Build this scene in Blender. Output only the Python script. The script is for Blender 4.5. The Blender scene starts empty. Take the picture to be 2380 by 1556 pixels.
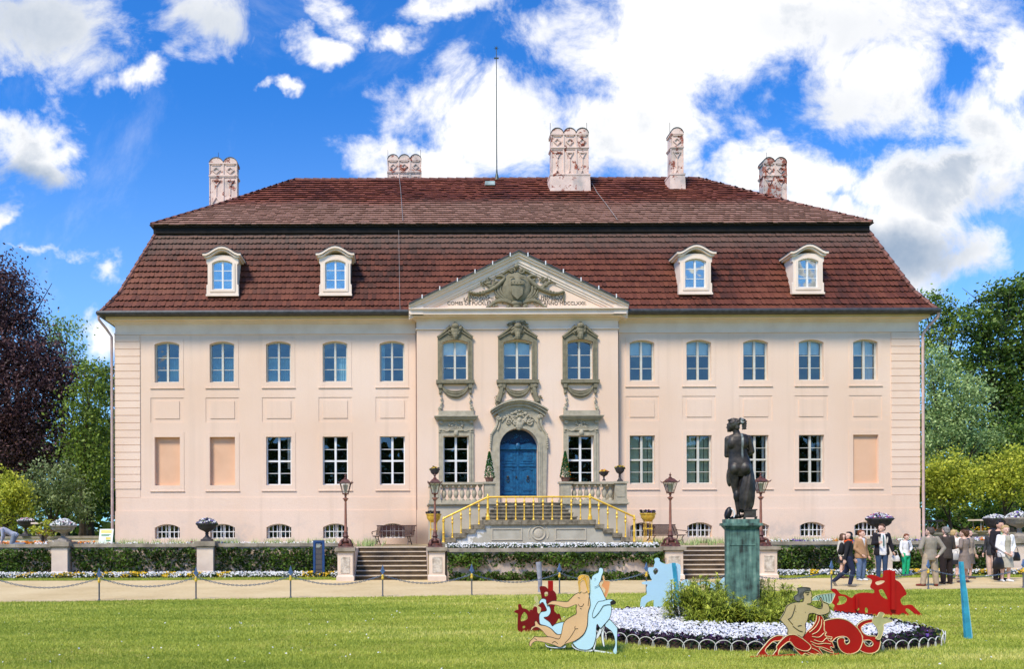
import bpy, bmesh, math, random
import numpy as np
from mathutils import Vector, Matrix
from mathutils.geometry import tessellate_polygon
random.seed(7); rng = np.random.default_rng(7)
R = math.radians; PI = math.pi
scene = bpy.context.scene
col = scene.collection
# ------------------------------------------------------------------ camera
# photograph measured on a 2380 x 1556 grid: focal 1750, level camera 1.7 m above the lawn,
# optical axis left of and below the middle of the frame (a shifted view of a frontal facade)
F, XV, YH, CZ, ROLL = 1750.0, 945.0, 1230.0, 1.7, 0.0035
cam_d = bpy.data.cameras.new("camera"); cam = bpy.data.objects.new("camera", cam_d); col.objects.link(cam)
cam_d.sensor_width = 36.0; cam_d.lens = F / 2380 * 36
cam_d.shift_x = (1190 - XV) / 2380; cam_d.shift_y = (YH - 778) / 2380
cam_d.clip_start = 0.1; cam_d.clip_end = 3000
cam.location = (0, 0, CZ)
cam.rotation_euler = (Matrix.Rotation(R(90), 4, 'X') @ Matrix.Rotation(-ROLL, 4, 'Z')).to_euler()
scene.camera = cam
scene.view_settings.view_transform = 'Standard'; scene.view_settings.look = 'None'
scene.view_settings.exposure = 0.72; scene.view_settings.gamma = 1.0
# ------------------------------------------------------------------ sky and sun
SUN_EL, SUN_AZ = R(52), R(218)      # sun high, over the viewer's left shoulder (azimuth from +Y clockwise)
SKY_STR, SUN_STR = 0.105, 2.9
world = bpy.data.worlds.new("World"); scene.world = world; world.use_nodes = True
wt = world.node_tree; wt.nodes.clear()
class NT:
    def __init__(s, t): s.t = t
    def n(s, kind, **kw):
        nd = s.t.nodes.new(kind)
        for k, v in kw.items():
            if k.startswith('_'): nd.inputs[int(k[1:])].default_value = v
            else: setattr(nd, k, v)
        return nd
    def l(s, a, b): s.t.links.new(a, b)
    def math(s, op, a, b=None, c=None, clamp=False):
        nd = s.t.nodes.new('ShaderNodeMath'); nd.operation = op; nd.use_clamp = clamp
        for i, x in enumerate((a, b, c)):
            if x is None: continue
            if isinstance(x, (int, float)): nd.inputs[i].default_value = x
            else: s.t.links.new(x, nd.inputs[i])
        return nd.outputs[0]
    def mixc(s, fac, a, b, blend='MIX'):
        nd = s.t.nodes.new('ShaderNodeMix'); nd.data_type = 'RGBA'; nd.blend_type = blend
        for sock, x in ((nd.inputs[0], fac), (nd.inputs[6], a), (nd.inputs[7], b)):
            if isinstance(x, (int, float)): sock.default_value = x
            elif isinstance(x, (tuple, list)): sock.default_value = (*x[:3], 1)
            else: s.t.links.new(x, sock)
        return nd.outputs[2]
    def ramp(s, fac, stops):
        nd = s.t.nodes.new('ShaderNodeValToRGB'); e = nd.color_ramp.elements
        while len(e) < len(stops): e.new(0.5)
        for el, (p, c) in zip(e, stops):
            el.position = p; el.color = (*c, 1) if len(c) == 3 else c
        s.t.links.new(fac, nd.inputs[0]); return nd.outputs[0]
    def smooth(s, x, a, b):
        nd = s.t.nodes.new('ShaderNodeMapRange'); nd.interpolation_type = 'SMOOTHSTEP'
        s.t.links.new(x, nd.inputs[0]); nd.inputs[1].default_value = a; nd.inputs[2].default_value = b
        return nd.outputs[0]
W = NT(wt)
sky = W.n('ShaderNodeTexSky', sky_type='NISHITA', sun_disc=False, sun_elevation=SUN_EL, sun_rotation=SUN_AZ,
          altitude=60, air_density=1.0, dust_density=0.3, ozone_density=3.0)
tc = W.n('ShaderNodeTexCoord'); sep = W.n('ShaderNodeSeparateXYZ'); W.l(tc.outputs['Generated'], sep.inputs[0])
ay = W.math('MAXIMUM', W.math('ABSOLUTE', sep.outputs[1]), 0.08)
U = W.math('DIVIDE', sep.outputs[0], ay); V = W.math('DIVIDE', W.math('MAXIMUM', sep.outputs[2], 0.0), ay)
comb = W.n('ShaderNodeCombineXYZ'); W.l(U, comb.inputs[0]); W.l(V, comb.inputs[1])
def wnoise(scale, detail, rough, vec, dist=0.0, off=0.0):
    nd = W.n('ShaderNodeTexNoise'); nd.inputs['Scale'].default_value = scale; nd.inputs['Detail'].default_value = detail
    nd.inputs['Roughness'].default_value = rough; nd.inputs['Distortion'].default_value = dist
    mp = W.n('ShaderNodeMapping'); mp.inputs[1].default_value = (off, off * .7, off); W.l(vec, mp.inputs[0]); W.l(mp.outputs[0], nd.inputs['Vector'])
    return nd.outputs[0]
warp = wnoise(8.0, 5, .6, comb.outputs[0], 0, 3.1); warp2 = wnoise(8.0, 5, .6, comb.outputs[0], 0, 9.7)
Uw = W.math('ADD', U, W.math('MULTIPLY', W.math('SUBTRACT', warp, .5), .17))
Vw = W.math('ADD', V, W.math('MULTIPLY', W.math('SUBTRACT', warp2, .5), .13))
CLOUDS = [(105, 55, 190, 125, .97), (490, 35, 132, 100, .97), (300, 152, 64, 36, .85), (60, 345, 145, 105, 1.15), (125, 405, 100, 72, 1.05), (5, 290, 60, 60, 1.0), (5, 530, 55, 75, .95),
          (725, 100, 92, 38, .9), (790, 40, 100, 45, .62), (940, 84, 72, 34, .85), (665, 218, 36, 24, .85), (1095, 12, 120, 42, .9), (1125, 280, 220, 150, 1.2), (1020, 375, 215, 58, 1.0), (1180, 180, 140, 75, .75),
          (1560, 90, 330, 190, 1.2), (1480, 300, 260, 130, 1.15), (1900, 45, 430, 130, 1.15), (2040, 180, 190, 150, 1.05),
          (2360, 190, 85, 140, 1.1), (2330, 350, 170, 160, 1.2), (2170, 440, 260, 105, 1.2), (1830, 415, 270, 80, 1.15),
          (2060, 580, 250, 110, 1.1), (2240, 610, 160, 60, .9), (225, 800, 72, 60, 1.1), (90, 600, 120, 18, .55), (250, 650, 40, 30, .55), (1700, 520, 500, 60, .9)]
tot = None
for (cx, cy, rx, ry, w) in CLOUDS:
    a = W.math('DIVIDE', W.math('SUBTRACT', Uw, (cx - XV) / F), rx / F)
    b = W.math('DIVIDE', W.math('SUBTRACT', Vw, (YH - cy) / F), ry / F)
    d = W.math('SQRT', W.math('ADD', W.math('MULTIPLY', a, a), W.math('MULTIPLY', b, b)))
    v = W.math('MULTIPLY', W.math('SUBTRACT', 1.30, d), w)
    tot = v if tot is None else W.math('MAXIMUM', tot, v)
fbm = wnoise(9.0, 12, .66, comb.outputs[0], .35, 1.3)
wisp = wnoise(3.0, 8, .68, comb.outputs[0], .5, 5.0)
den = W.math('ADD', tot, W.math('MULTIPLY', W.math('SUBTRACT', fbm, .5), 2.9))
mask = W.smooth(den, .10, 1.0)
thin = W.math('MULTIPLY', W.smooth(wisp, .56, .84), .24)
mask = W.math('MAXIMUM', mask, thin)
shade_n = wnoise(6.0, 7, .55, comb.outputs[0], .2, 7.7)
# soft grey undersides
shade = W.math('MULTIPLY', W.smooth(W.math('ADD', shade_n, W.math('MULTIPLY', W.math('SUBTRACT', wisp, .5), .6)), .44, .80), W.smooth(den, .5, 1.3)); shade = W.math('MULTIPLY', shade, .8)
for (cx, cy, rx, ry, w) in [(70, 430, 170, 72, 1.0), (2080, 600, 260, 85, .9), (1960, 240, 240, 100, .35), (90, 60, 210, 120, .72), (2250, 640, 140, 40, .5), (490, 50, 150, 90, .62), (1400, 420, 200, 60, .3), (1960, 60, 300, 90, .35), (2300, 480, 200, 70, .5)]:
    a = W.math('DIVIDE', W.math('SUBTRACT', Uw, (cx - XV) / F), rx / F)
    b = W.math('DIVIDE', W.math('SUBTRACT', Vw, (YH - cy) / F), ry / F)
    d = W.math('SQRT', W.math('ADD', W.math('MULTIPLY', a, a), W.math('MULTIPLY', b, b)))
    shade = W.math('MAXIMUM', shade, W.math('MULTIPLY', W.math('MULTIPLY', W.smooth(d, 1.4, .1), w), W.math('ADD', .45, W.math('MULTIPLY', fbm, .9))))
ccol = W.mixc(shade, (6.9, 6.8, 6.7), (2.0, 2.6, 3.5))
skc = W.mixc(1.0, sky.outputs[0], (0.24, .84, 1.50), 'MULTIPLY')
hz_ = W.math('MULTIPLY', W.smooth(V, .62, .05), .42); skc = W.mixc(hz_, skc, (3.9, 5.6, 6.9))
out = W.mixc(mask, skc, ccol)
bg = W.n('ShaderNodeBackground'); W.l(out, bg.inputs[0]); bg.inputs[1].default_value = SKY_STR
wo = W.n('ShaderNodeOutputWorld'); W.l(bg.outputs[0], wo.inputs[0])
sun_d = bpy.data.lights.new("sun", 'SUN'); sun_d.energy = SUN_STR; sun_d.angle = R(14.0); sun_d.color = (1.0, .88, .70)
sun = bpy.data.objects.new("sun", sun_d); col.objects.link(sun)
sdir = Vector((math.sin(SUN_AZ) * math.cos(SUN_EL), math.cos(SUN_AZ) * math.cos(SUN_EL), math.sin(SUN_EL)))
sun.rotation_euler = sdir.to_track_quat('Z', 'Y').to_euler(); sun.location = sdir * 60
# ------------------------------------------------------------------ helpers
def px_x(px, d): return (px - XV) * d / F
def px_z(py, d, px=XV): return CZ + (YH - (py + (px - XV) * ROLL)) * d / F
def ground(px, py, z=0.0):
    d = (CZ - z) * F / (py + (px - XV) * ROLL - YH); return px_x(px, d), d
def tag(o, label=None, cat=None, group=None, kind=None):
    for k, v in (('label', label), ('category', cat), ('group', group), ('kind', kind)):
        if v: o[k] = v
    return o
def empty(name, loc=(0, 0, 0), rz=0.0, label=None, cat=None, group=None):
    o = bpy.data.objects.new(name, None); col.objects.link(o); o.location = loc; o.rotation_euler = (0, 0, rz)
    o.empty_display_size = .2
    return tag(o, label, cat, group)
def children(o): return [c for c in bpy.data.objects if c.parent == o]
def copy_tree(o, parent=None):
    c = o.copy(); col.objects.link(c)
    if parent: c.parent = parent
    for ch in children(o): copy_tree(ch, c)
    return c
def place(o, loc, rz=0, label=None, sc=None):
    o.location = loc; o.rotation_euler = (0, 0, rz)
    if label: o['label'] = label
    if sc: o.scale = (sc, sc, sc) if isinstance(sc, (int, float)) else sc
    return o
class MB:
    def __init__(s): s.v = []; s.f = []; s.m = []; s.mi = 0
    def add(s, vs, fs):
        o = len(s.v); s.v += [tuple(p) for p in vs]; s.f += [tuple(i + o for i in f) for f in fs]; s.m += [s.mi] * len(fs); return s
    def box(s, x0, x1, y0, y1, z0, z1):
        v = [(x0, y0, z0), (x1, y0, z0), (x1, y1, z0), (x0, y1, z0), (x0, y0, z1), (x1, y0, z1), (x1, y1, z1), (x0, y1, z1)]
        return s.add(v, [(0, 3, 2, 1), (4, 5, 6, 7), (0, 1, 5, 4), (1, 2, 6, 5), (2, 3, 7, 6), (3, 0, 4, 7)])
    def cbox(s, cx, cy, z0, w, d, h): return s.box(cx - w / 2, cx + w / 2, cy - d / 2, cy + d / 2, z0, z0 + h)
    def frus(s, cx, cy, z0, z1, w0, w1, d0=None, d1=None):
        d0 = d0 or w0; d1 = d1 or w1
        v = [(cx - w0/2, cy - d0/2, z0), (cx + w0/2, cy - d0/2, z0), (cx + w0/2, cy + d0/2, z0), (cx - w0/2, cy + d0/2, z0),
             (cx - w1/2, cy - d1/2, z1), (cx + w1/2, cy - d1/2, z1), (cx + w1/2, cy + d1/2, z1), (cx - w1/2, cy + d1/2, z1)]
        return s.add(v, [(0, 3, 2, 1), (4, 5, 6, 7), (0, 1, 5, 4), (1, 2, 6, 5), (2, 3, 7, 6), (3, 0, 4, 7)])
    def prism(s, loop, y0, y1, holes=(), back=True, fn=None):
        """loop (x,z) extruded from y0 (front) to y1"""
        fn = fn or (lambda x, z, y: (x, y, z))
        loops = [list(loop)] + [list(h) for h in holes]
        flat = [p for l in loops for p in l]
        tr = tessellate_polygon([[Vector((p[0], p[1], 0)) for p in l] for l in loops])
        n = len(flat)
        vs = [fn(p[0], p[1], y0) for p in flat] + [fn(p[0], p[1], y1) for p in flat]
        fs = [tuple(t) for t in tr]
        if back: fs += [tuple(i + n for i in reversed(t)) for t in tr]
        o = 0
        for l in loops:
            k = len(l)
            for i in range(k):
                j = (i + 1) % k; fs.append((o + i, o + j, o + j + n, o + i + n))
            o += k
        return s.add(vs, fs)
    def prism_z(s, loop, z0, z1):
        return s.prism(loop, z0, z1, fn=lambda x, y, z: (x, y, z))
    def tube(s, path, r, n=6, cap=True, closed=False):
        P = [Vector(p) for p in path]; k = len(P)
        rr = [r] * k if isinstance(r, (int, float)) else list(r)
        vs = []; prev = None
        for i in range(k):
            a = P[i - 1] if (i > 0 or closed) else P[i]; b = P[(i + 1) % k] if (i < k - 1 or closed) else P[i]
            t = (b - a); t = t.normalized() if t.length > 1e-9 else Vector((0, 0, 1))
            if prev is None:
                u = t.cross(Vector((0, 1, 0)));
                if u.length < .1: u = t.cross(Vector((1, 0, 0)))
            else: u = prev - t * prev.dot(t)
            u.normalize(); prev = u; w = t.cross(u)
            for q in range(n):
                an = 2 * PI * q / n; vs.append(P[i] + (u * math.cos(an) + w * math.sin(an)) * rr[i])
        fs = []
        for i in range(k if closed else k - 1):
            for q in range(n):
                a = i * n + q; b = i * n + (q + 1) % n; j = (i + 1) % k
                fs.append((a, b, j * n + (q + 1) % n, j * n + q))
        if cap and not closed:
            fs.append(tuple(range(n))[::-1]); fs.append(tuple((k - 1) * n + q for q in range(n)))
        return s.add(vs, fs)
    def lathe(s, prof, cx=0, cy=0, z=0, n=16, sy=1.0, rot=0.0):
        vs = []; fs = []
        for (r, h) in prof:
            for q in range(n):
                a = 2 * PI * q / n + rot; vs.append((cx + r * math.cos(a), cy + r * math.sin(a) * sy, z + h))
        for i in range(len(prof) - 1):
            for q in range(n):
                fs.append((i * n + q, i * n + (q + 1) % n, (i + 1) * n + (q + 1) % n, (i + 1) * n + q))
        fs.append(tuple(range(n))[::-1]); fs.append(tuple((len(prof) - 1) * n + q for q in range(n)))
        return s.add(vs, fs)
    def ell(s, c, rx, ry, rz, n=10, m=6, mat=None):
        vs = []; fs = []
        for i in range(m + 1):
            th = PI * i / m
            for q in range(n):
                a = 2 * PI * q / n
                p = Vector((rx * math.sin(th) * math.cos(a), ry * math.sin(th) * math.sin(a), rz * math.cos(th)))
                if mat: p = mat @ p
                vs.append(Vector(c) + p)
        for i in range(m):
            for q in range(n): fs.append((i * n + q, (i + 1) * n + q, (i + 1) * n + (q + 1) % n, i * n + (q + 1) % n))
        return s.add(vs, fs)
    def cap(s, p0, r0, p1, r1, n=10):
        """tapered capsule"""
        a = Vector(p0); b = Vector(p1); t = b - a; L = t.length; t = t / max(L, 1e-6)
        path = []; rr = []
        for k in range(4): an = PI / 2 * k / 4; path.append(a - t * r0 * math.cos(an)); rr.append(max(r0 * math.sin(an), r0 * .08))
        path.append(a); rr.append(r0); path.append(b); rr.append(r1)
        for k in range(3, -1, -1): an = PI / 2 * k / 4; path.append(b + t * r1 * math.cos(an)); rr.append(max(r1 * math.sin(an), r1 * .08))
        return s.tube(path, rr, n)
    def loft(s, secs, n=16):
        """secs: (cx, cy, cz, rx, ry)"""
        vs = []; fs = []
        for (x, y, z, rx, ry) in secs:
            for q in range(n):
                a = 2 * PI * q / n; vs.append((x + rx * math.cos(a), y + ry * math.sin(a), z))
        for i in range(len(secs) - 1):
            for q in range(n): fs.append((i * n + q, i * n + (q + 1) % n, (i + 1) * n + (q + 1) % n, (i + 1) * n + q))
        fs.append(tuple(range(n))[::-1]); fs.append(tuple((len(secs) - 1) * n + q for q in range(n)))
        return s.add(vs, fs)
    def build(s, name, mats, parent=None, smooth=None, off=None, norm=True):
        me = bpy.data.meshes.new(name); me.from_pydata(s.v, [], s.f)
        mats = mats if isinstance(mats, (list, tuple)) else [mats]
        for m in mats: me.materials.append(m)
        if len(mats) > 1: me.polygons.foreach_set('material_index', s.m)
        if norm:
            bm = bmesh.new(); bm.from_mesh(me); bmesh.ops.recalc_face_normals(bm, faces=bm.faces); bm.to_mesh(me); bm.free()
        if smooth is not None:
            me.polygons.foreach_set('use_smooth', [True] * len(me.polygons)); me.set_sharp_from_angle(angle=R(smooth))
        me.update()
        return link(name, me, parent, off)
def link(name, me, parent=None, off=None):
    o = bpy.data.objects.new(name, me); col.objects.link(o)
    if parent: o.parent = parent
    if off: o.location = off
    return o
# ------------------------------------------------------------------ materials
_m = {}
def mat(name, c, rough=.75, var=.12, scale=4.0, bump=0.0, bscale=40.0, metal=0.0, c2=None, spec=.4, det=6, coat=0.0):
    if name in _m: return _m[name]
    m = bpy.data.materials.new(name); m.use_nodes = True; t = NT(m.node_tree)
    b = m.node_tree.nodes['Principled BSDF']; b.inputs['Roughness'].default_value = rough; b.inputs['Metallic'].default_value = metal
    b.inputs['Specular IOR Level'].default_value = spec; b.inputs['Coat Weight'].default_value = coat
    tc = t.n('ShaderNodeTexCoord'); nz = t.n('ShaderNodeTexNoise'); nz.inputs['Scale'].default_value = scale; nz.inputs['Detail'].default_value = det
    t.l(tc.outputs['Object'], nz.inputs['Vector'])
    c2 = c2 or tuple(x * (1 - var * 2) for x in c); c1 = c if c2 is not None and var == 0 else tuple(min(1, x * (1 + var)) for x in c)
    t.l(t.ramp(nz.outputs[0], [(.32, c2), (.66, c1)]), b.inputs['Base Color'])
    if bump:
        n2 = t.n('ShaderNodeTexNoise'); n2.inputs['Scale'].default_value = bscale; n2.inputs['Detail'].default_value = 4
        t.l(tc.outputs['Object'], n2.inputs['Vector'])
        bp = t.n('ShaderNodeBump'); bp.inputs['Strength'].default_value = bump; bp.inputs['Distance'].default_value = .02
        t.l(n2.outputs[0], bp.inputs['Height']); t.l(bp.outputs[0], b.inputs['Normal'])
    _m[name] = m; return m
def leafmat(name, dark, light, mid=None, trans=.35, rough=.55):
    if name in _m: return _m[name]
    m = bpy.data.materials.new(name); m.use_nodes = True; t = NT(m.node_tree); nd = m.node_tree.nodes
    b = nd['Principled BSDF']; b.inputs['Roughness'].default_value = rough; b.inputs['Specular IOR Level'].default_value = .35
    at = t.n('ShaderNodeAttribute', attribute_name='rnd')
    stops = [(0.05, dark), (.95, light)] if mid is None else [(0.05, dark), (.5, mid), (.95, light)]
    c = t.ramp(at.outputs['Fac'], stops); t.l(c, b.inputs['Base Color'])
    tr = t.n('ShaderNodeBsdfTranslucent'); t.l(c, tr.inputs[0]); mx = t.n('ShaderNodeMixShader'); mx.inputs[0].default_value = trans
    t.l(b.outputs[0], mx.inputs[1]); t.l(tr.outputs[0], mx.inputs[2]); t.l(mx.outputs[0], nd['Material Output'].inputs[0])
    _m[name] = m; return m
def quads_mesh(name, Vs, rnd, mats, mi=None, k=4):
    """Vs: (N,k,3) polygons; rnd: (N,) face attribute"""
    N = len(Vs); me = bpy.data.meshes.new(name)
    me.vertices.add(N * k); me.vertices.foreach_set('co', np.asarray(Vs, dtype=np.float32).reshape(-1))
    me.loops.add(N * k); me.loops.foreach_set('vertex_index', np.arange(N * k, dtype=np.int32))
    me.polygons.add(N); me.polygons.foreach_set('loop_start', np.arange(0, N * k, k, dtype=np.int32))
    me.polygons.foreach_set('loop_total', np.full(N, k, dtype=np.int32))
    for m in (mats if isinstance(mats, (list, tuple)) else [mats]): me.materials.append(m)
    if mi is not None: me.polygons.foreach_set('material_index', np.asarray(mi, dtype=np.int32))
    a = me.attributes.new('rnd', 'FLOAT', 'FACE'); a.data.foreach_set('value', np.asarray(rnd, dtype=np.float32))
    me.update(calc_edges=True); return me
def unit(a): return a / np.maximum(np.linalg.norm(a, axis=1, keepdims=True), 1e-6)
def leaf_quads(P, s, asp=.5, flat=None):
    N = len(P); a = rng.normal(size=(N, 3)); b = rng.normal(size=(N, 3))
    if flat is not None:      # bias both axes into the plane normal to flat
        f = np.asarray(flat, float); f = f / np.linalg.norm(f)
        a = a - (a @ f)[:, None] * f * .6; b = b - (b @ f)[:, None] * f * .6
    a = unit(a); b = unit(b - (a * b).sum(1, keepdims=True) * a)
    s = (s * rng.uniform(.6, 1.3, N))[:, None]
    return np.stack([P - a * s, P + b * s * asp, P + a * s, P - b * s * asp], 1)
# ------------------------------------------------------------------ palace
TZ = 1.05                       # terrace level
FY, RY = 32.0, 31.65            # wing facade plane, central projection plane
XL, XR = -12.34, 21.78
M_pink = mat('pink_plaster', (.84, .655, .555), .9, .025, .5, .35, 60, c2=(.80, .61, .51))
M_pink2 = mat('pale_pink_plaster', (.86, .66, .51), .9, .02, .8, .25, 60, c2=(.82, .61, .46))
M_niche = mat('niche_plaster', (.76, .48, .31), .9, .03, .9, .3, 60, c2=(.70, .43, .27))
M_trim = mat('trim_plaster', (.87, .725, .60), .85, .03, 1.5, .15, 50, c2=(.81, .65, .52))
M_olive = mat('olive_stone', (.225, .20, .13), .85, .12, 6, .5, 30)
M_sand = mat('grey_sandstone', (.43, .385, .285), .88, .10, 5, .5, 30)
M_sand2 = mat('porch_render', (.52, .465, .36), .9, .06, 2, .3, 30)
M_step = mat('worn_step_stone', (.25, .215, .155), .9, .25, 6, .5, 25, c2=(.11, .092, .062))
M_dark = mat('dark_metal', (.03, .032, .035), .5, .1, 8)
M_gut = mat('zinc_gutter', (.06, .062, .066), .45, .2, 6)
M_winf = mat('window_paint', (.62, .60, .52), .55, .05, 6)
M_winw = mat('white_window_paint', (.80, .80, .78), .5, .04, 6)
M_blue = mat('blue_door_paint', (.010, .115, .25), .45, .15, 7, .3, 40, c2=(.006, .060, .15))
M_blued = mat('dark_blue_carving', (.006, .03, .09), .5, .2, 20)
M_int = mat('interior_dark', (.03, .024, .02), .95, .3, 1.5)  # near black stands for the dim rooms behind the panes
M_cur = mat('white_curtain', (.75, .76, .75), .9, .06, 3)
M_curb = mat('blue_curtain', (.22, .42, .50), .9, .12, 3)
M_blind = mat('pale_blind', (.80, .93, .93), .85, .05, 3)
M_shut = mat('green_shutter', (.50, .60, .44), .7, .05, 3)
M_brickred = mat('chimney_render', (.78, .62, .53), .9, .05, 3)
def glassmat(name, refl, tint=(1, 1, 1)):
    m = bpy.data.materials.new(name); m.use_nodes = True; t = NT(m.node_tree); t.t.nodes.clear()
    tr = t.n('ShaderNodeBsdfTransparent'); tr.inputs[0].default_value = (.93, .96, .96, 1)
    gl = t.n('ShaderNodeBsdfGlossy'); gl.inputs['Roughness'].default_value = .015; gl.inputs[0].default_value = (*tint, 1)
    tc = t.n('ShaderNodeTexCoord'); nz = t.n('ShaderNodeTexNoise'); nz.inputs['Scale'].default_value = 1.6; nz.inputs['Detail'].default_value = 1
    t.l(tc.outputs['Object'], nz.inputs['Vector'])
    bp = t.n('ShaderNodeBump'); bp.inputs['Strength'].default_value = .6; bp.inputs['Distance'].default_value = .04
    t.l(nz.outputs[0], bp.inputs['Height']); t.l(bp.outputs[0], gl.inputs['Normal'])
    fr = t.n('ShaderNodeFresnel'); fr.inputs[0].default_value = 1.5
    fac = t.math('ADD', t.math('MULTIPLY', fr.outputs[0], .8), refl, clamp=True)
    mx = t.n('ShaderNodeMixShader'); t.l(fac, mx.inputs[0]); t.l(tr.outputs[0], mx.inputs[1]); t.l(gl.outputs[0], mx.inputs[2])
    o = t.n('ShaderNodeOutputMaterial'); t.l(mx.outputs[0], o.inputs[0]); return m
G_up = glassmat('window_glass', .12, (.96, .98, .92)); G_lo = glassmat('lower_window_glass', .09); G_lamp = glassmat('lantern_glass', .06)
# peeling chimney render with brick showing
def peel_mat(nm='peeling_chimney_render', thr=.645, dirt=.48):
    m = mat(nm, (.80, .60, .50), .9, .06, 3, .3, 30); t = NT(m.node_tree); b = m.node_tree.nodes['Principled BSDF']
    src = b.inputs['Base Color'].links[0].from_socket
    tc = t.n('ShaderNodeTexCoord'); nz = t.n('ShaderNodeTexNoise'); nz.inputs['Scale'].default_value = 2.6; nz.inputs['Detail'].default_value = 8; nz.inputs['Roughness'].default_value = .7
    t.l(tc.outputs['Object'], nz.inputs['Vector'])
    sp = t.n('ShaderNodeSeparateXYZ'); t.l(tc.outputs['Object'], sp.inputs[0])
    k = t.math('MULTIPLY', t.smooth(sp.outputs[2], 14, 20.4), .10)
    f = t.smooth(t.math('ADD', nz.outputs[0], k), thr, thr + .035)
    n2 = t.n('ShaderNodeTexNoise'); n2.inputs['Scale'].default_value = 1.2; n2.inputs['Detail'].default_value = 8; t.l(tc.outputs['Object'], n2.inputs['Vector'])
    g = t.smooth(n2.outputs[0], dirt, dirt + .27)
    c = t.mixc(g, src, (.40, .36, .33)); bk = t.n('ShaderNodeTexBrick'); cv = t.n('ShaderNodeCombineXYZ'); t.l(t.math('ADD', sp.outputs[0], sp.outputs[1]), cv.inputs[0]); t.l(sp.outputs[2], cv.inputs[1]); t.l(cv.outputs[0], bk.inputs['Vector'])
    bk.inputs['Scale'].default_value = 1.0; bk.inputs['Brick Width'].default_value = .26; bk.inputs['Row Height'].default_value = .085; bk.inputs['Mortar Size'].default_value = .008; bk.inputs['Color1'].default_value = (.36, .055, .02, 1); bk.inputs['Color2'].default_value = (.20, .03, .015, 1); bk.inputs['Mortar'].default_value = (.42, .33, .26, 1)
    c = t.mixc(f, c, bk.outputs[0]); t.l(c, b.inputs['Base Color']); return m
M_chim = peel_mat(); M_chimd = peel_mat('sooty_chimney_render', .60, .38)
# wall material with weathering: faint runs below the eaves, damp patches near the ground
def wall_mat():
    m = bpy.data.materials.new('facade_plaster'); m.use_nodes = True; t = NT(m.node_tree); b = m.node_tree.nodes['Principled BSDF']
    b.inputs['Roughness'].default_value = .92; b.inputs['Specular IOR Level'].default_value = .2
    ge = t.n('ShaderNodeNewGeometry'); sp = t.n('ShaderNodeSeparateXYZ'); t.l(ge.outputs['Position'], sp.inputs[0])
    def nz(s, d, vec=ge.outputs['Position'], r=.5):
        x = t.n('ShaderNodeTexNoise'); x.inputs['Scale'].default_value = s; x.inputs['Detail'].default_value = d; x.inputs['Roughness'].default_value = r
        t.l(vec, x.inputs['Vector']); return x.outputs[0]
    c = t.ramp(nz(.22, 3), [(.33, (.80, .585, .43)), (.67, (.87, .68, .54))])
    c = t.mixc(t.math('MULTIPLY', t.smooth(nz(26, 3), .35, .7), .16), c, (.70, .48, .35))
    mp = t.n('ShaderNodeMapping'); mp.inputs[3].default_value = (3.0, 3.0, .12); t.l(ge.outputs['Position'], mp.inputs[0])
    run = t.math('MULTIPLY', t.smooth(nz(1.0, 5, mp.outputs[0]), .50, .8), .42)
    c = t.mixc(run, c, (.66, .50, .38))
    low = t.math('MULTIPLY', t.smooth(sp.outputs[2], 2.6, 1.1), t.smooth(nz(.9, 7, r=.65), .46, .66))
    c = t.mixc(t.math('MULTIPLY', low, .8), c, (.52, .45, .40))
    # damp dark corner beside the porch
    dx = t.math('ABSOLUTE', t.math('SUBTRACT', sp.outputs[0], .35)); damp = t.math('MULTIPLY', t.smooth(dx, 1.4, .2), t.smooth(sp.outputs[2], 2.3, 1.3))
    c = t.mixc(t.math('MULTIPLY', damp, .75), c, (.16, .11, .09))
    t.l(c, b.inputs['Base Color'])
    bp = t.n('ShaderNodeBump'); bp.inputs['Strength'].default_value = .45; bp.inputs['Distance'].default_value = .02
    t.l(nz(34, 4), bp.inputs['Height']); t.l(bp.outputs[0], b.inputs['Normal']); return m
M_wall = wall_mat()

palace = empty('palace', (4.7, FY, TZ), 0, 'long pale pink baroque palace with a dark red tiled mansard roof and blue front door', 'palace')
OFF = tuple(-c for c in palace.location)
def zw(y): return CZ + (YH - y) / F * FY
def xw(x): return (x - XV) / F * FY
def zr(y): return CZ + (YH - y) / F * RY
def xr(x): return (x - XV) / F * RY
def arch(x0, x1, z0, zs, zc, n=8):
    L = [(x0, z0), (x1, z0)]
    if zc - zs < 1e-4: return L + [(x1, zs), (x0, zs)]
    w = (x1 - x0) / 2; h = zc - zs; r = (w * w + h * h) / (2 * h); cx = (x0 + x1) / 2; cz = zc - r; a = math.asin(min(1, w / r))
    if h > w: a = PI - a
    return L + [(cx + r * math.sin(a - 2 * a * i / n), cz + r * math.cos(a - 2 * a * i / n)) for i in range(n + 1)]
def front(mb, loop, y, holes):
    """flat wall with recessed openings: holes = [(loop, depth, closed)]"""
    loops = [loop] + [h[0] for h in holes]; flat = [p for l in loops for p in l]
    tr = tessellate_polygon([[Vector((p[0], p[1], 0)) for p in l] for l in loops])
    mb.add([(p[0], y, p[1]) for p in flat], [tuple(t) for t in tr])
    for (l, d, closed) in holes:
        k = len(l); mb.add([(p[0], y, p[1]) for p in l] + [(p[0], y + d, p[1]) for p in l],
                           [(i, (i + 1) % k, (i + 1) % k + k, i + k) for i in range(k)])
        if closed: mb.add([(p[0], y + d, p[1]) for p in l], [tuple(range(k))])
XS = [389.5, 517.5, 648.5, 780, 912.5, 1493.5, 1625.5, 1757.5, 1886.5, 2012.7]
HW = 28.7 / F * FY
U_ = dict(zb=zw(888), zs=zw(799.7), zc=zw(793)); L_ = dict(zb=zw(1127.5), zs=zw(1015), zc=zw(1015)); B_ = dict(zb=zw(1251.5), zs=zw(1226), zc=zw(1217.5))
holesL, holesR = [], []
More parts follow.
